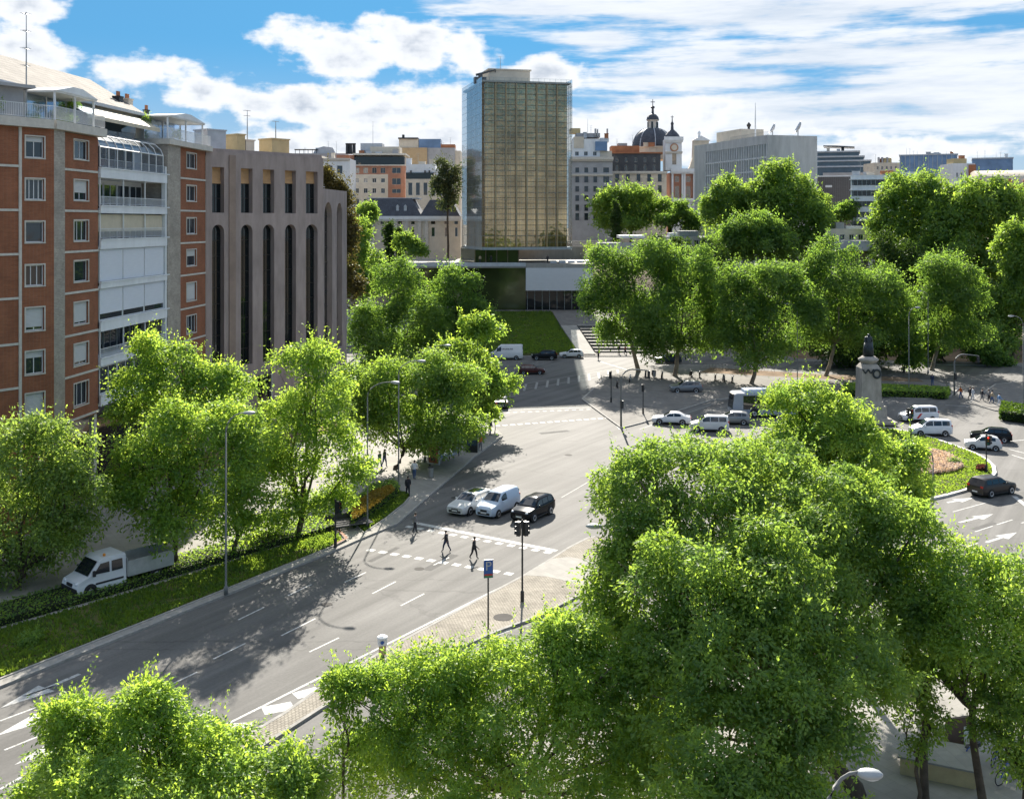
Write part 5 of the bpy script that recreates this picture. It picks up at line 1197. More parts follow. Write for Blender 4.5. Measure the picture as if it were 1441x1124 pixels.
b = MB(); b.box((6,4,zt),(20,11,zt+3.4)); b.build('roof_plant_room', m_cream, T)
for u, y, r in ((L_-4.5,4,1.5),(L_-.5,9,1.9)):
    b = MB(); b.T = Matrix.Translation((u,y,zt+2.1)) @ Matrix.Rotation(R(60),4,'X') @ Matrix.Rotation(R(-20),4,'Y'); b.lathe([(.15,-.5),(r*.6,-.3),(r,.15),(r*.97,.2),(r*.55,-.18),(.1,-.3)], 16); b.T = None; b.tube([(u,y,zt),(u,y,zt+2.0)], .16, 6); b.build('satellite_dish', m_zinc, T)
um = fo.u(1063,5); b = MB(); zz = H+172/1500*278; b.tube([(um,5,zt),(um,5,zt+(zz-zt)*.5),(um,5,zz)], [.28,.2,.06], 6); b.build('roof_mast', m_white, T)
rail(T, L_-20, L_-.3, .3, zt, .9, .5)
b = MB(); b.lathe([(1.4,zt),(1.2,zt+1.5),(.5,zt+2.4),(.35,zt+5.5),(.7,zt+6.2),(.1,zt+7)], 10, 0, (3,16)); b.build('far_spire', m_dark, T)
# right part of the skyline
k = Blk('office_building', 'dark slatted block between the concrete office and the white banded office', 1150, 1197, 300, 'office building', 3., -17.)
k.body('wall', 249, M('dark_cladding', (.065,.062,.066), .6, .2, .6, stretch=(1,1,9)), dep=16); k.box('roof_edge', 1150, 1197, 247.5, 249.2, m_zinc, -.2, 16)
b = MB()
for i in range(16): b.box((k.x(1151+i*2.9),-.12,k.z(300)),(k.x(1151+i*2.9)+.12,-.003,k.z(250)))
b.build('slats', m_rail, k.t); k.box('light_patch', 1161, 1170, 261, 264, m_zinc, -.15, .14)
k = Blk('office_building', 'stepped grey glass office with a floating flat roof on the skyline', 1150, 1222, 430, 'office building', 10., -18.)
for y0, y1, a, c in ((213,220,1150,1206),(220,226,1150,1212),(226,234,1150,1221),(234,256,1150,1221)):
    k.box('glazed_floor', a, c, y0+2, y1, g_blue, .4, 14); k.box('floor_slab', a-1 if a > 1150 else a, c+1.5, y0, y0+2, m_zinc, -.4, 15)
b = MB(); b.box((k.x(1182),5,k.z(213)),(k.x(1186),7,k.z(207.5))); b.yprism([(k.x(1158),k.z(206)),(k.x(1200),k.z(208)),(k.x(1200),k.z(207)),(k.x(1175),k.z(205)),(k.x(1158),k.z(204.5))], 2, 12); b.build('floating_roof', m_rail, k.t)
k.box('lower_wall', 1158, 1222, 244, 270, m_grey, -3, 3)
k = Blk('office_building', 'white office block with dark horizontal window bands', 1197, 1300, 262, 'office building', 2., -19.)
k.body('wall', 247, m_wwhite, dep=18)
for y0 in (253.5,268.5,283.5,298.5,311):
    k.box('window_band', 1199, 1300, y0, y0+7.5, g_black, -.03, .5)
    b = MB()
    for i in range(17): b.box((k.x(1200+i*6),-.12,k.z(y0+7.5)),(k.x(1200+i*6)+.1,-.033,k.z(y0)))
    b.build('mullions', m_metal, k.t)
    b = MB(); b.box((-.3,-.5,k.z(y0)+.02),(k.W,-.002,k.z(y0)+.2)); b.build('sunshade', m_wwhite, k.t)
k.box('terracotta_roof', 1236, 1254, 240, 244, m_terra, 4, 5); k.box('roof_block', 1240, 1300, 242, 247, m_zinc, 5, 8)
k = Blk('apartment_building', 'cream block with small chimneys on the right skyline', 1230, 1266, 400)
k.body('wall', 229, m_cream, rows=[(234,239)], cols=cols(1232,1264,5,.4)); k.body('attic', 222, MATS['ochre_render'], 1247, 1257, 2, 5, 229)
for px in (1238,1243,1250): k.box('chimney', px, px+2, 221, 229, m_grey, 1.5, 1)
k = Blk('office_building', 'blue glass box building on the right skyline', 1265, 1342, 470, 'office building', 10., -21.)
k.box('glass_wall', 1266, 1341, 219, 262, m_bluegl, 0, 20); k.box('roof_block', 1302, 1320, 215.5, 219, m_zinc, 6, 8); k.box('roof_edge', 1265, 1342, 218, 219.3, m_zinc, -.4, 21)
b = MB()
for i in range(13): b.box((k.x(1267+i*6),-.15,k.z(262)),(k.x(1267+i*6)+.2,-.003,k.z(219.5)))
b.build('mullions', m_metal, k.t)
for px, y in ((1275,208),(1289,212),(1265,216),(1327,214)): k.mast(px, y, 219)
k = Blk('apartment_building', 'white and ochre block between the two blue glass buildings', 1341, 1372, 390)
k.body('wall', 230, m_wwhite, rows=[(243,250)], cols=cols(1344,1362,3,.4)); k.box('ochre_attic', 1343, 1362, 223, 230, MATS['ochre_render'], 1, 6); k.box('brick_stack', 1363, 1371, 232, 262, m_terra, -1.5, 3); k.mast(1357, 217, 224)
k = Blk('office_building', 'long low blue glass building at the far right skyline', 1368, 1422, 450, 'office building', 10., -23.)
k.box('glass_wall', 1368, 1420, 224, 262, m_bluegl, 0, 20); k.box('roof_edge', 1367.5, 1421, 222.5, 224.2, m_zinc, -.4, 20); k.mast(1372, 221, 224); k.mast(1399, 214, 223)
k = Blk('market_hall', 'vaulted hall with a rounded pale roof and red steel brackets at the right edge', 1374, 1480, 330, 'market hall', 4., -20.)
b = MB(); n = 10; pr = [(14-14*math.cos(math.pi/2*i/n), k.z(262)+(k.z(238)-k.z(262))*math.sin(math.pi/2*i/n)) for i in range(n+1)]
for (a0,c0),(a1,c1) in zip(pr, pr[1:]): b.face([(0,a0,c0),(k.W,a0,c0),(k.W,a1,c1),(0,a1,c1)])
b.face([(0,0,k.z(262))]+[(0,y,z) for y,z in pr[1:]]+[(0,30,k.z(238)),(0,30,k.z(262))]); b.face([(0,14,k.z(238)),(k.W,14,k.z(238)),(k.W,30,k.z(238)),(0,30,k.z(238))])
b.build('roof', M('vault_roof', (.46,.40,.32), .6, .15, .3), k.t)
k.box('wall', 1374, 1480, 262, 275, m_terra, .3, 20); k.box('dark_band', 1374, 1480, 275, 330, g_black, .5, 19)
for px in (1378,1395,1415,1435,1455):
    b = MB(); b.box((k.x(px),-.8,k.z(280)),(k.x(px)+.7,.29,k.z(256))); b.lathe([(.75,-.9),(.75,-.2)], 14, 0, (k.x(px)+.35,k.z(255.5)), 'y'); b.build('steel_bracket', m_terra, k.t)
k = Blk('low_building', 'low pale building with roof machines left of the white banded office', 1162, 1222, 232, 'low building', 1.)
k.body('wall', 322, m_cream, dep=10, rows=[(330,338)], cols=cols(1166,1218,4,.5)); k.box('roof_machine', 1180, 1192, 313, 322, m_grey, 2, 3); k.box('roof_machine', 1195, 1216, 318, 322, m_wwhite, 2, 3); k.box('lower_roof', 1162, 1230, 338, 352, m_concl, -6, 6)
k = Blk('low_building', 'low pavilion with a grey box roof below the church', 940, 998, 255, 'low building', 8.)
k.body('wall', 333, m_grey, dep=8, rows=[(338,345)], cols=cols(943,996,5,.6)); k.box('roof_box', 957, 984, 325, 333, M('glazed_grey', (.22,.25,.26), .3, .2, .6), 1, 5); k.box('roof_box', 943, 955, 328, 333, m_wwhite, 1, 4); k.box('canopy', 870, 905, 331, 335, m_wwhite, -4, 8); k.box('terrace_wall', 838, 945, 341, 356, m_concl, -6, 5)
# street wall far left beyond the side street
k = Blk('low_building', 'low grey wall with a pale wall strip behind the trees left of the lawn', 470, 640, 206, 'wall', -.2)
k.body('wall', 432, m_grey, dep=1.0); k.box('coping', 469, 641, 430, 432.2, m_trim, -.15, 1.3)

# roof clutter: vents, tanks, aerials on the skyline roofs
gr = random.Random(11)
for lab, px0, px1, py, n in (('red brick and cream apartment block with a dark glazed', 500, 568, 217, 5), ('tan blank-walled block', 603, 638, 208, 4), ('white topped block', 574, 610, 231, 4), ('ornate pale apartment house', 820, 858, 192, 4), ('dark slate mansard apartment', 864, 930, 204, 4),
  ('white office block with dark horizontal', 1202, 1236, 247, 5), ('cream block with small chimneys', 1232, 1262, 229, 3), ('blue glass box building', 1270, 1336, 219, 5), ('white and ochre block', 1344, 1362, 223, 2), ('long low blue glass building', 1374, 1416, 223, 4), ('stepped grey glass office', 1152, 1180, 213, 2), ('grey metal roofed block', 420, 480, 215, 4), ('white rendered block with two', 455, 488, 223, 3)):
    r = [o for o in bpy.data.objects if o.get('label','').startswith(lab)][0]; s_ = r.location.y/F
    for i in range(n):
        px = px0+(px1-px0)*(i+gr.random())/n; x = (px-CX)*s_-r.location.x; z = H-(py-HY)*s_-r.location.z; y = gr.uniform(2,5)
        if gr.random() < .45: antenna(r, x, y, z-.3, gr.uniform(2.2,4.5), gr.randint(1,3))
        else:
            b = MB(); w, h_ = gr.uniform(.8,2.4), gr.uniform(.7,1.8); b.box((x-w/2,y,z-.3),(x+w/2,y+1.6,z+h_)); b.box((x-w/2-.1,y-.1,z+h_),(x+w/2+.1,y+1.7,z+h_+.12)); b.build('roof_unit', gr.choice((m_zinc, m_cream, m_grey, m_wwhite, m_terra)), r)
# ------------------------------------------------------------ monument
m_bronzes = M('dark_bronze_patina', (.035,.045,.05), .45, .3, 2, metal=.6); m_stone = M('monument_stone', (.31,.29,.26), .9, .25, 1.2, bump=.3, stretch=(1,1,.4), spec=.1)
c = G(1222,592,.17); T = thing('monument', 'tall stone monument with a bronze wreath and a dark standing statue on top', 'monument', (c.x,c.y,.15))
def sq(b, w0, w1, z0, z1): 
    lo = [(-w0,-w0,z0),(w0,-w0,z0),(w0,w0,z0),(-w0,w0,z0)]; hi = [(-w1,-w1,z1),(w1,-w1,z1),(w1,w1,z1),(-w1,w1,z1)]
    for i in range(4): j = (i+1)%4; b.face([lo[i],lo[j],hi[j],hi[i]])
    b.face(hi)
b = MB(); sq(b,2.6,2.6,0,.3); sq(b,2.1,2.1,.3,.6); sq(b,1.7,1.6,.6,2.0); b.build('steps', m_stone, T)
b = MB(); sq(b,1.4,1.3,2.0,2.5); sq(b,1.2,1.12,2.5,6.4); sq(b,1.12,.8,6.4,6.9); b.build('pedestal', m_stone, T)
b = MB(); b.lathe([(.85,6.9),(.95,7.1),(1.15,7.25),(1.2,7.45),(.95,7.6),(.8,7.75)], 20); b.build('capital', m_stone, T, True)
b = MB()
for i in range(20):
    a = 2*math.pi*i/20; b.ball((.62+.42*math.cos(a),-1.22,5.8+.48*math.sin(a)), .13, 6)
b.build('wreath', m_bronzes, T)
b = MB()
for i in range(14):
    t = i/13; b.ball((-1.05+1.3*t,-1.2,6.3-.4*math.sin(math.pi*t*2)**2), .10, 6)
b.build('garland', m_bronzes, T)
# ------------------------------------------------------------ people: one continuous body grown round a skeleton
m_skin = M('skin', (.42,.26,.19), .6, .08, 3); m_hair = M('dark_hair', (.03,.022,.018), .6, .2, 8)
DG = None
def body_mesh(pose):
    """pose: dict of joints -> positions (m), facing -Y; returns a smooth mesh"""
    names = list(pose); V = [pose[n][:3] for n in names]; ix = {n: i for i, n in enumerate(names)}
    E = [('hip','waist'),('waist','chest'),('chest','neck'),('neck','head'),('head','crown')]
    for s in 'LR': E += [('hip','th'+s),('th'+s,'kn'+s),('kn'+s,'an'+s),('an'+s,'to'+s),('chest','sh'+s),('sh'+s,'el'+s),('el'+s,'wr'+s),('wr'+s,'ha'+s)]
    me = bpy.data.meshes.new('person'); me.from_pydata(V, [(ix[a],ix[b]) for a, b in E], [])
    o = bpy.data.objects.new('tmp', me); COL.objects.link(o)
    o.modifiers.new('s','SKIN'); sub = o.modifiers.new('u','SUBSURF'); sub.levels = 1; sub.render_levels = 1
    sv = me.skin_vertices[0].data
    for n in names:
        r = pose[n][3]; sv[ix[n]].radius = (r,r) if not hasattr(r,'__len__') else r
        sv[ix[n]].use_root = (n == 'hip')
    dg = bpy.context.evaluated_depsgraph_get(); dg.update()
    m2 = bpy.data.meshes.new_from_object(o.evaluated_get(dg)); bpy.data.objects.remove(o); bpy.data.meshes.remove(me)
    return m2
def pose(step=.0, arm=.15, lean=0., female=False):
    w = .17 if not female else .155
    p = {'hip':(0,0,.93,(.185,.14)),'waist':(0,-.01*lean,1.08,(.175,.13)),'chest':(0,-.06*lean,1.32,(.205,.14)),'neck':(0,-.10*lean,1.49,.055),'head':(0,-.13*lean-.02,1.60,.085),'crown':(0,-.13*lean-.01,1.70,.075)}
    for s, q in (('L',1),('R',-1)):
        st = step*q
        p['th'+s] = (.09*q,-st*.12,.84,.115); p['kn'+s] = (.085*q,-st*.30-.05*abs(step),.50,.08); p['an'+s] = (.085*q,-st*.46+(.10 if st < 0 else 0),.09+(.06 if st < 0 else 0),.052); p['to'+s] = (.10*q,-st*.46-.14+(.10 if st < 0 else 0),.035,.04)
        p['sh'+s] = (w*q*1.12,-.05*lean,1.42,.075); p['el'+s] = (.26*q,st*.35+.02-.06*lean,1.14,.058); p['wr'+s] = (.25*q,st*.55-arm-.06*lean,.92,.034); p['ha'+s] = (.245*q,st*.55-arm-.10-.06*lean,.85,.034)
    return p
PROTO = {}
def person(label, x, y, z, rot, top, legs, step=.3, arm=.05, hair=None, group='pedestrians', sc=1.0, female=False, bag=None, long_coat=False):
    key = (round(step,1), round(arm,1), female)
    if key not in PROTO: PROTO[key] = body_mesh(pose(step, arm, .3, female))
    me = PROTO[key].copy(); me.name = 'person'
    for m in (top, legs, m_skin, m_dark): me.materials.append(m)
    cut = .55 if long_coat else .95
    mi = []
    for pl in me.polygons:
        c = pl.center
        k = 0 if c.z > cut else 1
        if c.z > 1.48: k = 2
        if c.z < .95 and abs(c.x) > .21: k = 2
        if c.z < .09: k = 3
        mi.append(k)
    me.polygons.foreach_set('material_index', mi); me.polygons.foreach_set('use_smooth', [True]*len(mi)); me.update()
    o = link('person', me, None, (x,y,z), rot); o.scale = (sc,)*3; tag(o, label, 'person', group)
    b = MB(); b.ball((0,-.045,1.675), (.098,.11,.10), 10)
    if female: b.ball((0,.03,1.56), (.09,.06,.14), 8)
    link('hair', b.mesh('hair', hair or m_hair, True), o)
    if bag is not None:
        b = MB(); b.box((.24,-.16,.55),(.36,.14,.86)); b.tube([(.30,-.1,.86),(.30,0,1.02),(.30,.1,.86)], .012, 5); bo = link('shoulder_bag', b.mesh('shoulder_bag', bag), None, (x,y,z), rot); bo.scale = (sc,)*3; tag(bo, 'bag carried by the '+label.split(' walking')[0].split(' standing')[0].split(' waiting')[0], 'bag')
    return o
cl = lambda n, c: M('cloth_'+n, c, .9, .15, 6)
cb, cn, cw, cg, cor, cj, cbl, ct = cl('black',(.028,.028,.032)), cl('navy',(.03,.04,.08)), cl('white',(.62,.63,.65)), cl('grey',(.18,.18,.19)), cl('orange',(.50,.13,.03)), cl('jeans',(.06,.10,.20)), cl('blue',(.14,.26,.45)), cl('tan',(.38,.30,.2))
def pp(label, px, py, rot, top, legs, **k):
    z = k.pop('z', .13); c = G(px,py,z); return person(label, c.x, c.y, z, rot, top, legs, **k)
pp('person in dark clothes walking across the crosswalk in front of the cars', 667, 786, R(75), cb, cb, z=.006, step=.5, long_coat=True, sc=.9, arm=.15)
pp('person in black striding away on the crosswalk, left of the other pedestrian', 628, 776, R(250), cb, cn, z=.006, step=.6, arm=.1, sc=.88)
pp('person in grey at the left end of the crosswalk near the kerb', 584, 750, R(110), cg, cb, z=.006, step=.3, sc=.9)
pp('person in a white shirt standing by the short hedge', 583, 674, R(170), cw, cj, step=.1)
pp('person in black on the pavement just left of the parked white car', 574, 698, R(20), cb, cb, step=.3)
pp('person in a light top seated side of the bus shelter poster', 622, 648, R(200), cw, cj, step=.2, female=True)
pp('person in a pale blue shirt waiting inside the bus shelter', 640, 640, R(180), cbl, cj, step=.1)
pp('person in an orange top with a child pram side of the bus shelter', 676, 634, R(30), cor, cg, step=.2, female=True)
pp('person in navy waiting on the pavement at the corner', 690, 612, R(120), cn, cj, step=.2)
pp('person with a green top walking on the path behind the street bench', 534, 660, R(60), cl('green',(.08,.2,.1)), cj, step=.4)
pp('person in dark jeans walking beside them behind the bench', 541, 657, R(60), cn, cj, step=.4, female=True)
pp('person in black walking past the bottom of the plaza steps', 842, 506, R(160), cb, cb, z=.006, step=.4)
pp('person in black climbing down the middle of the plaza steps', 871, 499, R(130), cb, cb, z=.02, step=.5)
pp('person in dark red at the right end of the plaza steps', 880, 499, R(250), cl('dark_red',(.2,.04,.04)), cb, z=.02, step=.4)
pp('person in black beside the tree at the plaza steps', 890, 496, R(250), cb, cn, z=.14, step=.3)
for lab, px, py, rot, a, bb, st in (('person in orange walking first across the right crosswalk', 1352, 561, 260, cor, cj, .4), ('tall person in black crossing on the right with others', 1365, 562, 80, cb, cb, .4), ('person in white trousers crossing on the right', 1369, 563, 80, cw, cw, .3),
  ('person in black with a pale bag crossing on the right', 1382, 565, 80, cb, cg, .4), ('person in a grey jacket crossing on the right', 1392, 566, 260, cg, cb, .4), ('person in a tan top at the right end of the crossing group', 1396, 568, 80, ct, cj, .5), ('person in pale blue walking last on the right crosswalk', 1406, 572, 80, cbl, cw, .5), ('person standing on the pavement behind the right lawn hedge', 1312, 543, 180, cn, cj, .1)):
    pp(lab, px, py, R(rot), a, bb, step=st, z=.006 if py > 556 else .13)
for lab, px, a in (('person in tan on the podium terrace under the tower', 677, ct), ('person in black on the podium terrace near the stem', 692, cb), ('person in dark clothes on the podium terrace right of the stem', 769, cb)):
    Y = 238.; q = P(px, 369, Y); person(lab, q.x, 226.5 + 4 if px > 740 else 230.5, 15.0, R(180), a, cb, .2)
# the statue is a figure of its own
sm = body_mesh(pose(.15, .1, .1)); sm.materials.append(m_bronzes); sm.polygons.foreach_set('use_smooth', [True]*len(sm.polygons))
c = G(1222,592,.17); so_ = link('statue', sm, None, (c.x,c.y,7.88), R(10)); so_.scale = (1.95,1.95,1.6); tag(so_, 'dark bronze standing figure on the stone monument', 'statue')
b = MB(); b.lathe([(.33,.05),(.30,.6),(.24,1.05)], 12); link('coat', b.mesh('coat', m_bronzes, True), so_)

# ------------------------------------------------------------ vehicles
m_tyre = M('tyre', (.015,.015,.016), .85, .15, 4); m_rim = M('alloy_rim', (.45,.46,.48), .35, .1, 3, metal=.8); m_cglass = glass('car_glass', (.012,.016,.02), .03, .9)
m_lampw = M('headlamp', (.62,.65,.68), .12, .05, 3, spec=.9); m_lampr = M('tail_lamp', (.42,.025,.02), .2, .1, 3); m_plate = M('number_plate', (.65,.65,.62), .5, .05, 3); m_plas = M('black_plastic', (.025,.025,.027), .6, .15, 3)
def paint(n, c, metal=.0, coat=.8): return M('paint_'+n, c, .3, .05, .9, metal=metal, coat=coat*.25, spec=.22)
def lerp(pts, x):
    if x <= pts[0][0]: return pts[0][1]
    for (a,p),(c,q) in zip(pts, pts[1:]):
        if x <= c: return p+(q-p)*(x-a)/(c-a)
    return pts[-1][1]
KIND = {
 # L, W, ground clearance, shoulder line, roof line, cabin (cowl, roof front, roof rear, tail), wheels, side window splits
 'estate': dict(L=4.85,W=1.86,gc=.2,belt=[(0,.72),(.25,.80),(1.3,.95),(3.2,.99),(4.85,1.0)],top=[(0,.72),(.25,.80),(1.3,.95),(2.1,1.40),(2.5,1.47),(3.6,1.47),(4.3,1.40),(4.72,1.02),(4.85,.85)],cab=(1.3,2.15,4.2,4.7),wh=(.92,3.75),r=.34,win=[(1.75,2.62),(2.70,3.5),(3.58,4.2)]),
 'suv': dict(L=4.45,W=1.86,gc=.24,belt=[(0,.78),(.2,.92),(1.15,1.06),(3.2,1.10),(4.45,1.12)],top=[(0,.78),(.2,.92),(1.15,1.06),(1.85,1.55),(2.2,1.64),(3.6,1.64),(4.05,1.56),(4.32,1.14),(4.45,.95)],cab=(1.15,1.9,3.95,4.32),wh=(.86,3.5),r=.37,win=[(1.55,2.35),(2.42,3.2),(3.28,3.9)]),
 'sedan': dict(L=4.6,W=1.82,gc=.2,belt=[(0,.66),(.25,.76),(1.3,.92),(3.7,.97),(4.6,.96)],top=[(0,.66),(.25,.76),(1.3,.92),(2.1,1.37),(2.5,1.43),(3.2,1.40),(3.95,1.0),(4.45,.97),(4.6,.8)],cab=(1.3,2.15,3.25,3.95),wh=(.9,3.6),r=.33,win=[(1.75,2.55),(2.62,3.4)]),
 'city': dict(L=3.57,W=1.65,gc=.2,belt=[(0,.68),(.2,.82),(.95,.96),(2.6,1.0),(3.57,1.0)],top=[(0,.68),(.2,.82),(.95,.96),(1.55,1.42),(1.9,1.49),(2.7,1.47),(3.2,1.34),(3.47,1.0),(3.57,.8)],cab=(.95,1.6,3.05,3.47),wh=(.72,2.95),r=.29,win=[(1.3,2.15),(2.22,2.95)]),
 'hatch': dict(L=4.2,W=1.78,gc=.2,belt=[(0,.68),(.22,.80),(1.15,.94),(3.2,.99),(4.2,1.0)],top=[(0,.68),(.22,.80),(1.15,.94),(1.9,1.41),(2.25,1.47),(3.3,1.46),(3.8,1.36),(4.1,1.0),(4.2,.8)],cab=(1.15,1.95,3.7,4.1),wh=(.85,3.4),r=.32,win=[(1.6,2.35),(2.42,3.15),(3.22,3.7)]),
 'mpv': dict(L=4.4,W=1.80,gc=.2,belt=[(0,.74),(.2,.88),(.95,1.10),(3.2,1.14),(4.4,1.14)],top=[(0,.74),(.2,.88),(.95,1.10),(1.65,1.68),(2.0,1.80),(3.9,1.80),(4.28,1.74),(4.38,1.16),(4.4,.95)],cab=(.95,1.7,4.15,4.36),wh=(.82,3.55),r=.32,win=[(1.45,2.25),(2.33,3.2),(3.28,4.1)]),
 'smallvan': dict(L=4.4,W=1.83,gc=.2,belt=[(0,.76),(.2,.92),(.95,1.14),(3.2,1.2),(4.4,1.2)],top=[(0,.76),(.2,.92),(.95,1.14),(1.7,1.72),(2.05,1.84),(3.9,1.85),(4.3,1.80),(4.38,1.2),(4.4,.95)],cab=(.95,1.72,4.2,4.37),wh=(.82,3.6),r=.32,win=[(1.48,2.3)]),
 'van': dict(L=5.9,W=2.0,gc=.25,belt=[(0,.9),(.2,1.1),(.85,1.36),(3,1.45),(5.9,1.45)],top=[(0,.9),(.2,1.1),(.85,1.36),(1.55,2.15),(2.1,2.55),(5.6,2.6),(5.85,2.52),(5.9,1.4)],cab=(.85,1.6,5.7,5.88),wh=(1.0,4.75),r=.36,win=[(1.35,2.1)]),
}
def car(kind, name, label, cat, x, y, head, mat, group='cars on the road', glassroof=False, z=.006, stripe=None, beacon=None, wheelc=None):
    k = KIND[kind]; L_, W_ = k['L'], k['W']; T = thing(name, label, cat, (x,y,z), head, group)   # local +X is forward
    hw0 = W_/2
    def hw(s):
        e = 1.0
        if s < .7: e = 1-.16*((.7-s)/.7)**2
        if s > L_-.5: e = 1-.10*((s-L_+.5)/.5)**2
        return hw0*e
    belt = lambda s: lerp(k['belt'], s); top = lambda s: max(lerp(k['top'], s), .6)
    def ring(s):
        b_, t_, w = min(belt(s), top(s)), top(s), hw(s); gc = k['gc']
        if s < .25 or s > L_-.2: gc += .06
        h = max(0, t_-b_); wr = w*.93-h*.30 if h > .02 else w*.93
        return [(s,0,gc),(s,w*.9,gc),(s,w*.985,gc+.14),(s,w,gc+.34),(s,w*.985,b_-.10),(s,w*.93,b_),(s,wr+(w*.93-wr)*.12,b_+h*.86),(s,wr*.90,t_-.012*(h>0)),(s,wr*.5,t_+.02),(s,0,t_+.025)]
    st = sorted(set([0,.06,.14,.25,.45,.7] + [L_-.5,L_-.3,L_-.15,L_-.06,L_] + [p[0] for p in k['top']] + [p[0] for p in k['belt']] + [i*L_/16 for i in range(17)]))
    b = MB(); X_ = lambda p, sd=1: (L_/2-p[0], p[1]*sd, p[2])
    rings = [[b.pt(X_(p)) for p in ring(s)] + [b.pt(X_(p,-1)) for p in ring(s)[-2:0:-1]] for s in st]
    for a, c in zip(rings, rings[1:]):
        n = len(a)
        for i in range(n): j = (i+1)%n; b.f.append([a[i],a[j],c[j],c[i]]); b.m.append(0)
    b.f.append(rings[0][::-1]); b.m.append(0); b.f.append(rings[-1]); b.m.append(0)
    body = b.build('body', mat, T, True)
    try: body.data.set_sharp_from_angle(angle=R(38))
    except Exception: pass
    def side(s, t, sd, o=.012):
        q = ring(s); b5, b6 = Vector(q[5]), Vector(q[6]); v = b5.lerp(b6, t); return (L_/2-s, (v.y+o)*sd, v.z+o*.3)
    c0, c1, c2, c3 = k['cab']
    for i, (a, c) in enumerate(k['win']):
        for sd in (1,-1):
            w = MB(); a_lo = a; lo = max(a, c0+.12); n = 6
            def tmax(s): 
                tt, bb = top(s), belt(s); full = 1.40 if kind not in ('van',) else 9
                return 1.0
            pts = [(lo+(c-lo)*j/n) for j in range(n+1)]
            for s0, s1 in zip(pts, pts[1:]):
                if top(s0)-belt(s0) < .12: continue
                w.face([side(s0,.10,sd),side(s1,.10,sd),side(s1,.93,sd),side(s0,.93,sd)][::sd])
            if w.f: w.build('side_window', m_cglass, T)
    def cap(part, s0, s1, mt, o=.014, f=.97, n=5):
        w = MB()
        for j in range(n):
            a, c = s0+(s1-s0)*j/n, s0+(s1-s0)*(j+1)/n; ra, rc = ring(a), ring(c)
            ra, rc = [ra[i] for i in (7,8,9)], [rc[i] for i in (7,8,9)]
            dz = top(c)-top(a); nn = Vector((dz, 0, c-a)).normalized()*o
            def m_(p, sd): return (L_/2-p[0]+nn.x, p[1]*f*sd, p[2]+abs(nn.z))
            for sd in (1,-1):
                for i in range(2): w.face([m_(ra[i],sd),m_(rc[i],sd),m_(rc[i+1],sd),m_(ra[i+1],sd)][::sd])
        return w.build(part, mt, T)
    cap('windscreen', c0+.10, c1-.02, m_cglass)
    if kind not in ('van','smallvan'): cap('rear_window', c2+.03, c3-.06, m_cglass, -.0)
    else:
        w = MB(); zt = top(L_-.3)
        for sd in (1,-1): w.box((-L_/2-.015,.06*sd if sd>0 else -hw0*.75,belt(L_)-.02),(-L_/2+.04,hw0*.75 if sd > 0 else -.06,zt-.22))
        w.build('rear_window', m_cglass, T)
    if glassroof: cap('sunroof', c1+.25, c2-.3, m_cglass, .014, .85)
    # lower trim, grille, bumpers
    w = MB(); w.box((L_/2-.10,-hw0*.62,k['gc']+.12),(L_/2+.015,hw0*.62,k['gc']+.30)); w.box((L_/2-.12,-hw0*.34,belt(.1)-.28),(L_/2+.02,hw0*.34,belt(.1)-.12)); w.build('grille', m_plas, T)
    w = MB(); w.box((-L_/2-.02,-hw0*.75,k['gc']+.06),(-L_/2+.1,hw0*.75,k['gc']+.24)); w.build('rear_bumper', m_plas, T)
    for sd in (1,-1):
        w = MB(); zf = belt(.25)-.10; w.ball((L_/2-.20, hw0*.70*sd, zf), (.20,.17,.085), 8); w.build('headlight', m_lampw, T, True)
        w = MB(); zf = belt(L_-.2)-.14; w.box((-L_/2-.012,hw0*.60*sd if sd > 0 else -hw0*.88,zf-.09),(-L_/2+.16,hw0*.88 if sd > 0 else -hw0*.60,zf+(.09 if kind != 'smallvan' and kind != 'mpv' else .25))); w.build('tail_light', m_lampr, T)
        w = MB(); w.ball((L_/2-c0-.42, (hw0+.10)*sd, belt(c0+.4)+.06), (.08,.11,.075), 8); w.build('mirror', mat if kind != 'van' else m_plas, T, True)
        w = MB(); w.box((-L_/2+L_-k['wh'][1]+.45-.0, sd*(hw0-.02), k['gc']+.02),(L_/2-k['wh'][0]-.45, sd*(hw0+.004), k['gc']+.13)); w.build('sill', m_plas, T)
    for fx, s in ((L_/2+.02,1),(-L_/2-.025,-1)):
        w = MB(); w.box((fx-.012,-.26,k['gc']+.22),(fx+.012,.26,k['gc']+.34)); w.build('number_plate', m_plate, T)
    r = k['r']
    for s in k['wh']:
        for sd in (1,-1):
            w = MB(); w.lathe([(r*1.16,-.02),(r*1.16,.03)], 20, 0, (0,0), 'y'); wa = w.build('wheel_arch', m_plas, T); wa.location = (L_/2-s, sd*(hw0-.012), r*1.02); wa.rotation_euler.z = 0
            w = MB(); w.lathe([(r*.6,-.11),(r*.96,-.11),(r,-.07),(r,.07),(r*.96,.11),(r*.6,.11)], 20, 0, (0,0), 'y'); wh = w.build('wheel', m_tyre, T, False); wh.location = (L_/2-s, sd*(hw0-.055), r)
            w = MB(); 
            w.lathe([(r*.66,sd*.105),(r*.60,sd*.125),(r*.2,sd*.10)][::1], 14, 0, (0,0), 'y'); w.build('rim', wheelc or m_rim, wh)
    if stripe:
        for sd in (1,-1):
            w = MB(); s0 = L_*.36; w.face([(L_/2-s0,sd*(hw0+.006),k['gc']+.25),(L_/2-s0-.28,sd*(hw0+.006),k['gc']+.25),(L_/2-s0-.75,sd*(hw0+.004),belt(s0)-.08),(L_/2-s0-.47,sd*(hw0+.004),belt(s0)-.08)]); w.build('door_stripe', stripe, T)
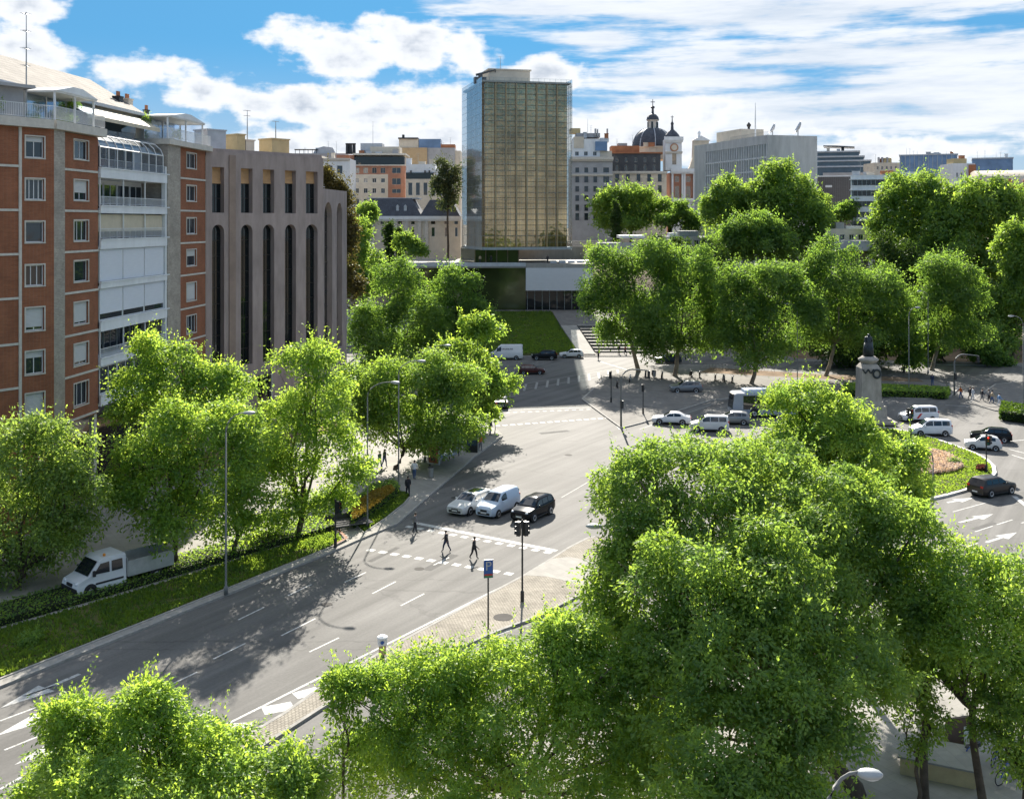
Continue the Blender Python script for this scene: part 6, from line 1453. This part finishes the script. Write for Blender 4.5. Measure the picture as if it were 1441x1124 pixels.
    if beacon:
        w = MB(); w.box((.1,-.18,top(L_/2)+.02),(.28,.18,top(L_/2)+.15)); w.build('roof_sign', beacon, T)
    return T
AV = math.atan2(-1,-.617)                                            # heading of the avenue traffic, towards the camera
white = paint('white', (.66,.67,.69)); pblue = paint('ice_blue', (.46,.54,.64)); black = M('paint_black', (.012,.012,.014), .12, .05, .9, spec=.15); silver = paint('silver', (.42,.43,.44), .5); brown = paint('grey_brown', (.05,.042,.038), .3); pearl = paint('pearl', (.58,.58,.57)); redb = paint('dark_red', (.075,.02,.015)); navy = paint('navy', (.03,.04,.07)); gcar = paint('grey', (.2,.21,.22), .4)
def at(px, py): c = G(px, py, 0); return c.x, c.y
QG = 'cars waiting at the crosswalk'
car('estate', 'estate_car', 'silver white estate car with a dark glass roof waiting at the crosswalk', 'car', *at(663,717), AV, pearl, QG, True)
car('smallvan', 'panel_van', 'pale blue panel van waiting in the middle lane at the crosswalk', 'van', *at(701,721), AV, pblue, QG)
car('suv', 'parked_car', 'black car with the sun glinting on its bonnet, waiting at the crosswalk', 'car', *at(750,727), AV, black, QG)
taxi = M('taxi_red', (.5,.03,.03), .5)
car('mpv', 'taxi', 'white van with a red door stripe in the shade beside the monument', 'taxi', *at(1292,592), R(184), white, stripe=taxi)
car('mpv', 'people_carrier', 'white high-roofed people carrier at the edge of the roundabout grass', 'van', *at(1309,612), R(178), white)
car('city', 'small_car', 'small rounded white hatchback rounding the tip of the roundabout', 'car', *at(1383,632), R(162), pearl)
car('hatch', 'car', 'black rounded car beside the small white hatchback', 'car', *at(1394,620), R(160), black)
car('suv', 'car', 'dark grey-brown crossover driving past the roundabout near the right edge', 'car', *at(1396,695), R(28), brown)
PG = 'vehicles parked below the tower lawn'
car('van', 'delivery_van', 'white delivery van with lettering parked below the tower lawn', 'van', *at(712,505.5), R(180), white, PG)
car('suv', 'car', 'black car parked between the delivery van and the white car', 'car', *at(766,506), R(180), black, PG)
car('hatch', 'car', 'white hatchback parked at the end of the row by the steps', 'car', *at(804,503), R(180), white, PG)
car('hatch', 'car', 'dark red car passing in the tower shadow', 'car', *at(748,526), R(2), redb)
car('suv', 'car', 'dark car half hidden behind the plane trunk by the steps', 'car', *at(940,511), R(180), navy)
car('suv', 'car', 'white car under the plane trees, their shade put into its grey paint', 'car', *at(965,552), R(182), gcar)  # a white car; the tree shade is painted in as grey
car('sedan', 'car', 'pale car just behind the huge tree, left of the high-roofed car', 'car', *at(945,596), R(170), white)
car('mpv', 'people_carrier', 'white high-roofed car showing above the huge tree', 'car', *at(998,606), R(172), pearl)
car('hatch', 'car', 'bluish grey car beside the bus front', 'car', *at(1030,596), R(172), gcar)
car('sedan', 'car', 'dark car at the left kerb half hidden by the young tree', 'car', *at(704,572), R(95), navy)
# lettering of the delivery van: an illegible dark word on its side, built as flat letters
def text(body, size, mat, par, loc, rot, name='lettering', ext=.004):
    cu = bpy.data.curves.new(name, 'FONT'); cu.body = body; cu.size = size; cu.extrude = ext; cu.align_x = 'CENTER'; cu.align_y = 'CENTER'; cu.fill_mode = 'BOTH'
    o = bpy.data.objects.new(name, cu); COL.objects.link(o); cu.materials.append(mat); o.parent = par; o.location = loc; o.rotation_euler = rot
    dg = bpy.context.evaluated_depsgraph_get(); dg.update(); me = bpy.data.meshes.new_from_object(o.evaluated_get(dg)); bpy.data.objects.remove(o)
    n = link(name, me, par); n.location = loc; n.rotation_euler = rot; return n
vn = [o for o in bpy.data.objects if o.name.startswith('delivery_van')][0]
b = MB()
b.yprism([(-1.0+.12*math.cos(t*math.pi/6)+2.4,1.95+.16*math.sin(t*math.pi/6)) for t in range(12)], .985, 1.006)
for i, w in enumerate((.22,.26,.20,.24,.24,.18,.22,.20)):
    x = 1.05-i*.29; b.box((x-w,.985,1.80),(x-w+.06,1.006,2.06)); b.box((x-.06,.985,1.80),(x,1.006,2.02)); b.box((x-w+.06,.985,1.80 if i%2 else 1.93),(x-.06,1.004,1.86 if i%2 else 1.99))
b.build('side_lettering', cn, vn)
# flat-bed truck
m_tr = paint('truck_white', (.60,.62,.64), 0, .3); m_alu = M('aluminium_dropside', (.42,.43,.43), .5, .15, 2, metal=.4)
c = G(163,823,.14); T = thing('dropside_truck', 'white double-cab dropside truck parked on the pavement behind the hedge', 'truck', (c.x,c.y,.13), math.atan2(-1,-.88))
def loft(b, prof, w0, n=1):
    """side outline (x,z) extruded across, a little narrower towards the roof"""
    def wz(z): return w0*(1-.10*max(0,(z-1.25))/1.0)
    for sd in (1,-1): b.face([(x,wz(z)*sd,z) for x, z in prof][::sd])
    m = len(prof)
    for i in range(m):
        j = (i+1)%m; (x0,z0_),(x1,z1_) = prof[i], prof[j]; b.face([(x0,wz(z0_),z0_),(x0,-wz(z0_),z0_),(x1,-wz(z1_),z1_),(x1,wz(z1_),z1_)])
b = MB(); loft(b, [(3.1,.38),(3.15,.75),(3.05,1.05),(2.35,1.30),(1.65,2.15),(1.35,2.30),(-.1,2.33),(-.2,2.2),(-.2,.38)], 1.0); b.build('cab', m_tr, T)
def wsd(x, z): return 1.0*(1-.10*max(0,(z-1.25)))
for sd in (1,-1):
    for q in ([(2.05,1.40),(1.55,1.98),(.95,2.02),(.95,1.36)],[(.8,1.36),(.8,2.02),(.05,2.02),(.05,1.36)]):
        w = MB(); w.face([(x,(wsd(x,z)+.01)*sd,z) for x, z in q]); w.build('side_window', m_cglass, T)
    w = MB(); w.ball((3.0,.74*sd,.98), (.16,.17,.13), 8); w.build('headlight', m_lampw, T, True)
    w = MB(); w.box((1.95,1.04*sd-.07,1.3),(2.1,1.04*sd+.1,1.65)); w.build('mirror', m_plas, T)
    w = MB(); w.box((.0,sd*1.0-.01,.72),(1.9,sd*1.0+.015,.84)); w.build('side_moulding', m_plas, T)
w = MB(); w.face([(2.36,.86,1.34),(2.36,-.86,1.34),(1.69,-.80,2.13),(1.69,.80,2.13)][::-1]); w.v = [v+Vector((.02,0,.015)) for v in w.v]; w.build('windscreen', m_cglass, T)
w = MB(); w.box((3.06,-.98,.34),(3.2,.98,.72)); w.build('bumper', m_plas, T)
w = MB(); w.box((3.1,-.35,.76),(3.165,.35,.95)); w.build('grille', m_plas, T)
w = MB(); w.lathe([(.09,2.30),(.09,2.42),(.05,2.46)], 10, 0, (1.1,.55)); w.build('beacon', M('amber_lens', (.6,.22,.02), .3), T)
b = MB(); b.box((-3.6,-1.05,.72),(-.28,1.05,.80)); bed_ = b.build('load_bed', m_alu, T)
for q in (((-3.6,1.02,.801),(-.28,1.06,1.75)),((-3.6,-1.06,.801),(-.28,-1.02,1.75)),((-3.64,-1.019,.801),(-3.6,1.019,1.75)),((-.28,-1.02,.801),(-.24,1.02,1.95))):
    w = MB(); w.box(*q); w.build('dropside', m_alu, bed_)
b = MB(); b.box((-3.5,-.45,.45),(2.6,.45,.7)); b.build('chassis', m_plas, T)
for x in (2.25,-2.35):
    for sd in (1,-1):
        w = MB(); w.lathe([(.2,-.11),(.34,-.11),(.36,-.06),(.36,.06),(.34,.11),(.2,.11)], 20, 0, (0,0), 'y'); wh = w.build('wheel', m_tyre, T); wh.location = (x, sd*.93, .36)
        w = MB(); w.lathe([(.22,sd*.1),(.18,sd*.12),(.05,sd*.1)], 12, 0, (0,0), 'y'); w.build('rim', m_rim, wh)
        w = MB(); w.lathe([(.46,-.02),(.46,.02)], 20, 0, (0,0), 'y'); q = w.build('wheel_arch', m_plas, T); q.location = (x, sd*.985, .42)
# bus
c = G(1030,588,0); T = thing('bus', 'white city bus with a pale roof fairing, waiting under the plane trees', 'bus', (c.x+6,c.y+1.4,.006), R(183))
b = MB(); Lb = 12.0
pr = [(Lb/2-.05,.35),(Lb/2,.9),(Lb/2-.02,1.5),(Lb/2-.25,2.85),(Lb/2-.5,3.0),(-Lb/2+.1,3.0),(-Lb/2,2.8),(-Lb/2,.35)]
for sd in (1,-1): b.face([(x,1.27*sd*(1 if z < 2.9 else .95),z) for x, z in pr][::sd])
for i in range(len(pr)):
    (a0,c0_),(a1,c1_) = pr[i], pr[(i+1)%len(pr)]; k0, k1 = (1 if c0_ < 2.9 else .95), (1 if c1_ < 2.9 else .95); b.face([(a0,1.27*k0,c0_),(a0,-1.27*k0,c0_),(a1,-1.27*k1,c1_),(a1,1.27*k1,c1_)])
b.build('body', paint('bus_grey', (.30,.33,.38)), T)
for sd in (1,-1):
    for i in range(7):
        w = MB(); x = Lb/2-1.3-i*1.55; w.box((x-1.50,sd*1.262-.012,1.05),(x,sd*1.262+.018,2.72)); w.build('side_window', m_cglass, T)
    w = MB(); w.box((Lb/2-.12,.85*sd-.2,.72),(Lb/2+.03,.85*sd+.2,.92)); w.build('headlight', m_lampw, T)
w = MB(); w.face([(Lb/2+.012,1.15,1.1),(Lb/2+.012,-1.15,1.1),(Lb/2-.0,-1.15,1.5),(Lb/2-.0,1.15,1.5)]); w.face([(Lb/2-.0,1.15,1.5),(Lb/2-.0,-1.15,1.5),(Lb/2-.2,-1.1,2.7),(Lb/2-.2,1.1,2.7)]); w.build('windscreen', m_cglass, T)
w = MB(); w.box((-4.2,-.95,3.002),(4.4,.95,3.34)); w.box((-3.8,-.75,3.34),(3.9,.75,3.42)); w.build('roof_fairing', paint('fairing_blue', (.44,.52,.62)), T)
w = MB(); w.box((Lb/2-.2,-.8,2.62),(Lb/2-.1,.8,2.86)); w.build('destination_display', m_plas, T)
for x in (3.3,-3.0):
    for sd in (1,-1):
        w = MB(); w.lathe([(.3,-.14),(.47,-.14),(.5,-.08),(.5,.08),(.47,.14),(.3,.14)], 20, 0, (0,0), 'y'); wh = w.build('wheel', m_tyre, T); wh.location = (x, sd*1.17, .5)
        w = MB(); w.lathe([(.3,sd*.13),(.22,sd*.15),(.08,sd*.14)], 12, 0, (0,0), 'y'); w.build('rim', m_rim, wh)
        w = MB(); w.lathe([(.6,-.02),(.6,.025)], 20, 0, (0,0), 'y'); q = w.build('wheel_arch', m_plas, T); q.location = (x, sd*1.26, .56)
# motorcycles and bicycles
def two_wheeler(name, label, cat, x, y, z, rot, r, wb, motor, mat, group, lean=0.):
    T = thing(name, label, cat, (x,y,z), rot, group); T.rotation_euler.x = lean
    for sx in (wb/2,-wb/2):
        w = MB(); n = 20; tr_ = .07 if motor else .022
        w.tube([(r*math.cos(2*math.pi*i/n),0,r*math.sin(2*math.pi*i/n)) for i in range(n+1)], tr_, 6, cap=False); wh = w.build('wheel', m_tyre, T); wh.location = (sx,0,r+tr_*.5)
        s = MB()
        for i in range(8): a = math.pi*i/8; s.tube([(-r*math.cos(a),0,-r*math.sin(a)),(r*math.cos(a),0,r*math.sin(a))], .012 if motor else .005, 4)
        s.build('spokes', m_metal, wh)
    if motor:
        w = MB(); w.ball((.12,0,.82), (.30,.15,.16), 10); w.ball((.0,0,.5), (.32,.16,.22), 10); w.ball((-.5,0,.72), (.34,.11,.10), 8); w.build('body', mat, T, True)
        w = MB(); w.ball((-.28,0,.86), (.40,.15,.07), 8); w.build('seat', m_plas, T, True)
        w = MB(); w.tube([(wb/2,.08,r),(.42,.08,.98)], .025, 6); w.tube([(wb/2,-.08,r),(.42,-.08,.98)], .025, 6); w.tube([(.40,-.36,1.02),(.44,0,1.0),(.40,.36,1.02)], .018, 6); w.build('fork_and_handlebar', m_rail, T)
        w = MB(); w.ball((.55,0,.92), (.09,.11,.11), 8); w.build('headlight', m_lampw, T, True)
        w = MB(); w.tube([(.2,-.16,.3),(-.7,-.2,.36)], [.04,.06], 8); w.build('exhaust', m_rim, T)
    else:
        w = MB(); q = [(-.5,r),(-.12,.32),(.42,.86),(-.22,.86)]
        for a, c_ in ((0,1),(1,2),(2,3),(3,1),(3,0)): w.tube([(q[a][0],0,q[a][1]),(q[c_][0],0,q[c_][1])], .024, 6)
        w.tube([(.42,0,.98),(wb/2,0,r)], .02, 6); w.build('frame', mat, T)
        w = MB(); w.tube([(.40,-.28,1.06),(.44,0,1.02),(.40,.28,1.06)], .016, 6); w.build('handlebar', m_rail, T)
        w = MB(); w.ball((-.24,0,.98), (.15,.08,.05), 8); w.tube([(-.23,0,.86),(-.24,0,.96)], .016, 6); w.build('saddle', m_plas, T)
        w = MB(); w.box((.42,-.18,.80),(.78,.18,.98)); w.build('basket', m_plas, T)
    return T
for lab, px, py, m_ in (('dark motorcycle parked left of the widest plane trunk', 972, 530, black), ('black motorcycle parked right of the widest plane trunk', 984, 531, black), ('dark scooter parked near the signal arch', 918, 528, navy), ('grey motorcycle parked between the steps and the plane trees', 908, 530, gcar), ('blue motorcycle farthest right in the row under the plane trees', 1030, 538, navy), ('black motorcycle in the middle of the row under the plane trees', 1006, 535, black), ('grey scooter in the middle of the row under the plane trees', 1018, 537, gcar), ('pale scooter parked at the foot of the leftmost plane tree', 886, 537, white), ('dark scooter in the shade near the median tip', 868, 545, black), ('dark motorcycle between the two largest plane trunks', 931, 533, black)):
    c = G(px, py, .13); two_wheeler('motorcycle', lab, 'motorcycle', c.x, c.y, .13, R(70+px%25), .30, 1.35, True, m_, 'motorcycles parked under the plane trees', R(6))
bb = paint('bicycle_blue', (.03,.08,.30))
for lab, px, py, a in (('blue hire bicycle nearest the forked trunk at bottom right', 1362, 1078, 40), ('blue hire bicycle just right of the forked trunk', 1402, 1072, 50), ('blue hire bicycle at the bottom right edge', 1418, 1100, 30), ('blue hire bicycle hard against the right edge', 1436, 1082, 60)):
    c = G(px, py, .13); two_wheeler('bicycle', lab, 'bicycle', c.x, c.y, .13, R(a), .33, 1.06, False, bb, 'blue hire bicycles', R(5))
# ------------------------------------------------------------ street furniture
m_lpole = M('lamp_pole_grey', (.17,.175,.17), .7, .12, 1.5, metal=.1); m_lens = M('lamp_lens', (.70,.72,.74), .2, .05, 3)
LG = 'street lamps'
def street_lamp(label, x, y, h, arm, rot, z=.13, head=.75):
    T = thing('street_lamp', label, 'street lamp', (x,y,z), rot, LG)
    b = MB(); b.lathe([(.14,0),(.14,.5),(.075,.55),(.07,1.2),(.047,h-1.2)], 10); b.build('pole', m_lpole, T, True)
    b = MB(); pts = [(0,0,h-1.2)]+[(arm*(1-math.cos(t)),0,h-1.2+1.2*math.sin(t)) for t in [math.pi/2*i/6 for i in range(1,7)]]; b.tube(pts, [.055-.003*i for i in range(7)], 8); b.build('arm', m_lpole, T, True)
    b = MB(); b.ball((arm+head*.45,0,h-.02), (head*.55,.17,.11), 12); hd = b.build('lamp_head', M('lamp_head_shell', (.33,.35,.36), .5, .08, 2, metal=.2), T, True)
    b = MB(); b.ball((arm+head*.5,0,h-.07), (head*.38,.13,.085), 10); b.build('lens', m_lens, hd, True)
    return T
def lp(label, px, py, h, arm=1.8, rot=0., **k): c = G(px,py,.13); return street_lamp(label, c.x, c.y, h, arm, R(rot), **k)
lp('street lamp rising from the long hedge among the left trees', 318, 836, 11.6, 1.1, 10)
lp('street lamp standing at the street bench', 517, 742, 11.4, 1.9, -10)
lp('street lamp standing between the golden hedge and the bus shelter', 561, 692, 11.6, 1.7, -5)
lp('street lamp whose head shows above the trees beside the bus shelter', 598, 650, 11.6, 1.9, 0)
lp('street lamp beside the young tree and the delivery van', 672, 609, 11.8, 2.0, 0)
street_lamp('street lamp whose head pokes out left of the huge tree', 6.0, 48.5, 10.0, 1.9, R(176))
street_lamp('nearest street lamp, its head at the bottom edge of the photo', 6.75, 23.0, 12.05, .7, R(-8), head=.52)
c = G(1313,760,0); street_lamp('street lamp with a bent arm in front of the roundabout lawn', c.x, c.y, 7.0, .9, R(150), head=.6)
c = G(1122,545,0); street_lamp('thin street lamp among the plane trees left of the statue', c.x, c.y, 12, 1.2, R(170))
c = G(1279,556,0); street_lamp('tall thin lamp post right of the statue', c.x, c.y, 12, 1.0, R(10))
c = G(1306,527,0); street_lamp('pale lamp post deeper in the park right of the statue', c.x, c.y, 13, 1.0, R(180))
c = G(1441,580,0); street_lamp('lamp post cut by the right edge of the photo', c.x-.1, c.y, 12, 1.2, R(180))
m_red, m_amb, m_grn = M('red_lens', (.42,.03,.02), .3), M('amber_glass', (.40,.20,.02), .3), M('green_glass', (.03,.20,.10), .3)
lit_red = emis('lit_red_signal', (.9,.05,.02), .6)
def heads(T, x, y, z, rot, on=None):
    b = MB(); b.T = Matrix.Translation((x,y,z)) @ Matrix.Rotation(rot,4,'Z'); b.box((-.15,-.11,-.45),(.15,.11,.45))
    for k in range(3): b.tube([(0,-.112,.28-.28*k),(0,-.26,.30-.28*k)], .125, 10, cap=False)
    o = b.build('signal_head', m_dark, T)
    for k, mt in enumerate((lit_red if on else m_red, m_amb, m_grn)):
        l = MB(); l.T = b.T; l.lathe([(.105,-.14),(.05,-.15)], 10, 0, (0,.28-.28*k), 'y'); l.build('lens', mt, o)
def signal(label, px, py, h, rots=(0,), on=False, z=.13, pole=m_dark):
    c = G(px,py,z); T = thing('traffic_light', label, 'traffic light', (c.x,c.y,z), 0, 'traffic lights')
    b = MB(); b.lathe([(.12,0),(.12,.6),(.06,.7),(.055,h)], 10); b.lathe([(.09,h),(.09,h+.1),(.02,h+.16)], 10); b.build('pole', pole, T)
    for i, r in enumerate(rots): a = R(r); heads(T, .24*math.sin(a), -.24*math.cos(a), h-.45-(.0 if i == 0 else .0), a, on)
    return T
signal('black traffic light on the cobbled island at the end of the crosswalk', 735, 846, 5.0, (250,120))
signal('traffic light at the right tip of the roundabout, showing red', 1388, 664, 3.5, (0,90), True)
signal('traffic light at the roundabout edge in front of the white vans', 1282, 618, 3.4, (0,250))
signal('traffic light on the left pavement by the bench', 472, 770, 3.4, (60,))
signal('dark traffic light on the tip of the median below the plane trees', 860, 566, 4.0, (200,))
signal('dark traffic light by the kerb left of the signal arch', 905, 582, 3.6, (180,))
def arch(label, px, py, h, reach, rot, z=.13):
    c = G(px,py,z); T = thing('signal_arch', label, 'traffic light', (c.x,c.y,z), R(rot), 'traffic lights')
    b = MB(); pts = [(0,0,0),(0,0,h*.5),(0,0,h-1.2)]+[(1.4*(1-math.cos(t)),0,h-1.2+1.2*math.sin(t)) for t in [math.pi/2*i/5 for i in range(1,6)]]+[(reach,0,h-.25)]
    b.tube(pts, [.12,.11,.10]+[.09]*5+[.06], 10); b.build('curved_pole', m_lpole, T, True); heads(T, reach, 0, h-.75, R(180-rot)); heads(T, .0, -.25, 2.6, R(180))
arch('curved signal arch on the median tip beside the plane trees', 874, 600, 6.6, 3.6, 20)
arch('curved signal arch beside the crosswalk with people on the right', 1343, 556, 5.6, 3.6, 10)
# parking sign
c = G(687,910,.0); T = thing('parking_sign', 'blue parking sign with a white P on a tall dark pole', 'sign', (c.x,c.y,0), R(12))
hs = 24-(787-HY)*c.y/F
b = MB(); b.lathe([(.05,0),(.045,hs-.02)], 8); b.lathe([(.13,0),(.12,.25),(.05,.3)], 8); b.build('pole', m_dark, T)
b = MB(); b.box((-.26,-.07,hs-1.02),(.26,-.05,hs)); b.build('sign_panel', M('sign_blue', (.03,.10,.34), .45, .05, 2), T)
b = MB(); b.box((-.27,-.066,hs-1.03),(-.26,-.045,hs)); b.box((.26,-.066,hs-1.03),(.27,-.045,hs)); b.box((-.27,-.066,hs),(.27,-.045,hs+.01)); b.build('sign_edge', m_metal, T)
text('P', .72, m_paint, T, (0,-.075,hs-.37), (R(90),0,0))
b = MB(); b.box((-.24,-.074,hs-1.0),(.24,-.071,hs-.90)); b.build('green_band', M('sign_green', (.05,.2,.08), .5), T)
b = MB(); b.box((-.24,-.074,hs-.89),(.24,-.071,hs-.79)); b.build('red_band', M('sign_red', (.42,.05,.03), .5), T)
# parking meter on the island tip
c = G(538,936,.13); T = thing('parking_meter', 'squat post with a white cap and dark foot on the cobbled island tip', 'bollard', (c.x,c.y,.13), R(20))
b = MB(); b.lathe([(.20,0),(.20,.28),(.13,.32),(.12,.6)], 12); b.build('foot', m_dark, T)
b = MB(); b.box((-.17,-.14,.6),(.17,.14,1.12)); b.build('lower_box', m_tan, T)
b = MB(); b.box((-.22,-.18,1.12),(.22,.18,1.5)); b.build('upper_box', m_white, T)
b = MB(); b.lathe([(.10,-.205),(.09,-.182)], 14, 0, (-.05,1.3), 'y'); b.build('blue_disc', MATS['sign_blue'], T)
b = MB(); b.lathe([(.30,1.5),(.28,1.56),(.12,1.64)], 12); b.build('cap', m_white, T)
# bus shelter with poster and illuminated panel
c = G(640,650,.13); T = thing('bus_shelter', 'dark glazed bus shelter with a framed poster at its near end', 'bus shelter', (c.x,c.y,.13), ROAD_ANG)
b = MB(); b.box((-2.6,-.2,2.35),(2.6,1.35,2.47)); b.build('roof', m_dark, T)
b = MB()
for x in (-2.5,-.85,.85,2.5): b.box((x-.04,1.2,0),(x+.04,1.28,2.35))
b.build('frame_posts', m_dark, T)
b = MB(); b.box((-2.45,1.23,.3),(2.45,1.25,2.25)); b.build('back_glass', clear_glass('clear_glass'), T)
b = MB(); b.box((-1.6,.75,.42),(1.6,1.15,.47)); b.box((-1.2,.85,0),(-1.1,.95,.42)); b.box((1.1,.85,0),(1.2,.95,.42)); b.build('bench', m_metal, T)
b = MB(); b.box((-2.85,-.1,.25),(-2.65,1.2,2.3)); pb = b.build('poster_frame', m_zinc, T)
b = MB(); b.box((-2.87,.0,.4),(-2.853,1.1,2.18)); po = b.build('poster', M('orange_poster', (.42,.13,.05), .4, .35, 1.6, c2=(.16,.05,.03)), pb)
b = MB(); b.ball((-2.872,.5,1.45), (.012,.28,.4), 8); b.box((-2.884,.35,.6),(-2.871,.85,.95)); b.build('poster_figure', m_dark, po)
c = G(664,636,.13); T = thing('information_totem', 'tall blue-grey information panel on the pavement past the bus shelter', 'sign', (c.x,c.y,.13), R(-15))
b = MB(); b.box((-.65,-.12,.0),(.65,.12,3.4)); b.build('panel_body', m_dark, T); b = MB(); b.box((-.55,-.135,.7),(.55,-.122,3.25)); b.build('panel_glass', g_blue, T); b = MB(); b.box((.652,-.14,0),(.70,.14,3.42)); b.build('panel_edge', m_metal, T)
c = G(697,604,.13); T = thing('round_sign', 'round white sign with a dark emblem on the pavement corner', 'sign', (c.x,c.y,.13), R(5))
b = MB(); b.tube([(0,0,0),(0,0,1.6)], .05, 8); b.build('pole', m_metal, T); b = MB(); b.lathe([(.62,-.06),(.62,-.02)], 20, 0, (0,2.0), 'y'); b.build('disc', m_white, T); b = MB(); b.lathe([(.2,-.08),(.2,-.061)], 10, 0, (-.14,2.1), 'y'); b.lathe([(.18,-.08),(.18,-.061)], 10, 0, (.2,1.95), 'y'); b.build('emblem', M('emblem_red', (.35,.10,.05), .6), T)
# bench rails (slatted stand) at the bench
c = G(494,742,.13); T = thing('street_bench', 'row of slatted metal bench seats on the pale pavement', 'bench', (c.x,c.y,.13), R(28))
for k in range(4):
    b = MB(); b.box((-1.5,-.9+k*.55,.40),(1.5,-.55+k*.55,.46)); st_ = b.build('seat_slat', M('bench_steel', (.08,.08,.085), .9, .1, 3, spec=.08), T)
    b = MB()
    for x in (-1.2,1.2): b.box((x-.03,-.8+k*.55,0),(x+.03,-.65+k*.55,.40))
    b.build('leg', m_dark, st_)
b = MB(); b.box((-1.65,1.3,.1),(1.65,1.36,.85)); b.build('backrest', MATS['bench_steel'], T)
# low terracotta edging of the turf corner
b = MB()
p = [G(470,768,.17),G(488,759,.17),G(476,747,.17)]
for a, q in zip(p, p[1:]): strip(b, a, q, .22, .30)
o = b.build('edging', M('brick_edging', (.25,.12,.07), .9)); tag(o, kind='structure')
# railing along the park road and waste bins
for i, (x0,y0,x1,y1,lab) in enumerate(((985,519,1090,524,'long low fence between the plane trees and the park road'),(1190,527,1330,533,'low fence behind the statue lawn'))):
    a, q = G(x0,y0,.13), G(x1,y1,.13); d = q-a; T = thing('low_fence', lab, 'fence', a, math.atan2(d.y,d.x)); rail(T, 0, d.length, 0, 0, .9, .5, m_rail, 'rails')
for lab, px, py in (('grey litter bin on the pavement beside the signal arch', 1334, 548), ('grey litter bin between the plane trees and the kerb', 921, 531), ('dark litter bin on the pavement in front of the bus shelter', 606, 672)):
    c = G(px,py,.13); T = thing('litter_bin', lab, 'litter bin', (c.x,c.y,.13)); b = MB(); b.lathe([(.22,.1),(.27,.9),(.29,.95)], 12); b.build('bin', m_metal, T); b = MB(); b.lathe([(.29,.95),(.2,1.05),(.05,1.08)], 12); b.build('lid', m_dark, T)
# kiosk and planter at the bottom right corner
c = G(1312,1098,.13); T = thing('planter_wall', 'low pale yellow wall of a planting bed at bottom right', 'low wall', (c.x,c.y,.13), R(-25))
b = MB(); b.box((-1.3,0,0),(1.7,2.2,.7)); b.build('wall', M('yellow_stone', (.45,.36,.20), .9, .12, 1.5, bump=.3), T); b = MB(); b.box((-1.4,-.06,.702),(1.8,2.26,.78)); b.build('coping', m_pale, T)
c = G(1352,1062,.13); T = thing('information_board', 'dark brown board with a small white notice beside the bicycles', 'notice board', (c.x,c.y,.13), R(15))
b = MB(); b.box((-.75,-.08,0),(.55,.08,1.7)); b.build('board', M('brown_board', (.10,.065,.05), .7), T); b = MB(); b.box((.1,-.095,.5),(.45,-.082,1.3)); b.build('notice', m_plate, T)
c = G(1302,1120,.13)
tree('ash_sapling', 'thick dark bare trunk with few leaves between the huge tree and the bicycles', (1301,44), [(1300,985,20,18,.5),(1312,1030,14,18),(1305,940,24,18)], leaf_mid, .2, .42, .3, tr=.17, split=1, fork=1.2)
# bollards along the bottom of the steps
for i in range(5):
    c = G(905+i*15,506,.13) if i else G(893,500,.14)
    b = MB(); b.lathe([(.10,0),(.10,.8),(.13,.82),(.12,.9),(.04,.95)], 10); o = b.build('bollard', m_dark); o.location = (c.x,c.y,c.z); tag(o, 'dark bollard in the row beside the plaza steps and the parked dark car', 'bollard', 'bollards beside the plaza steps')
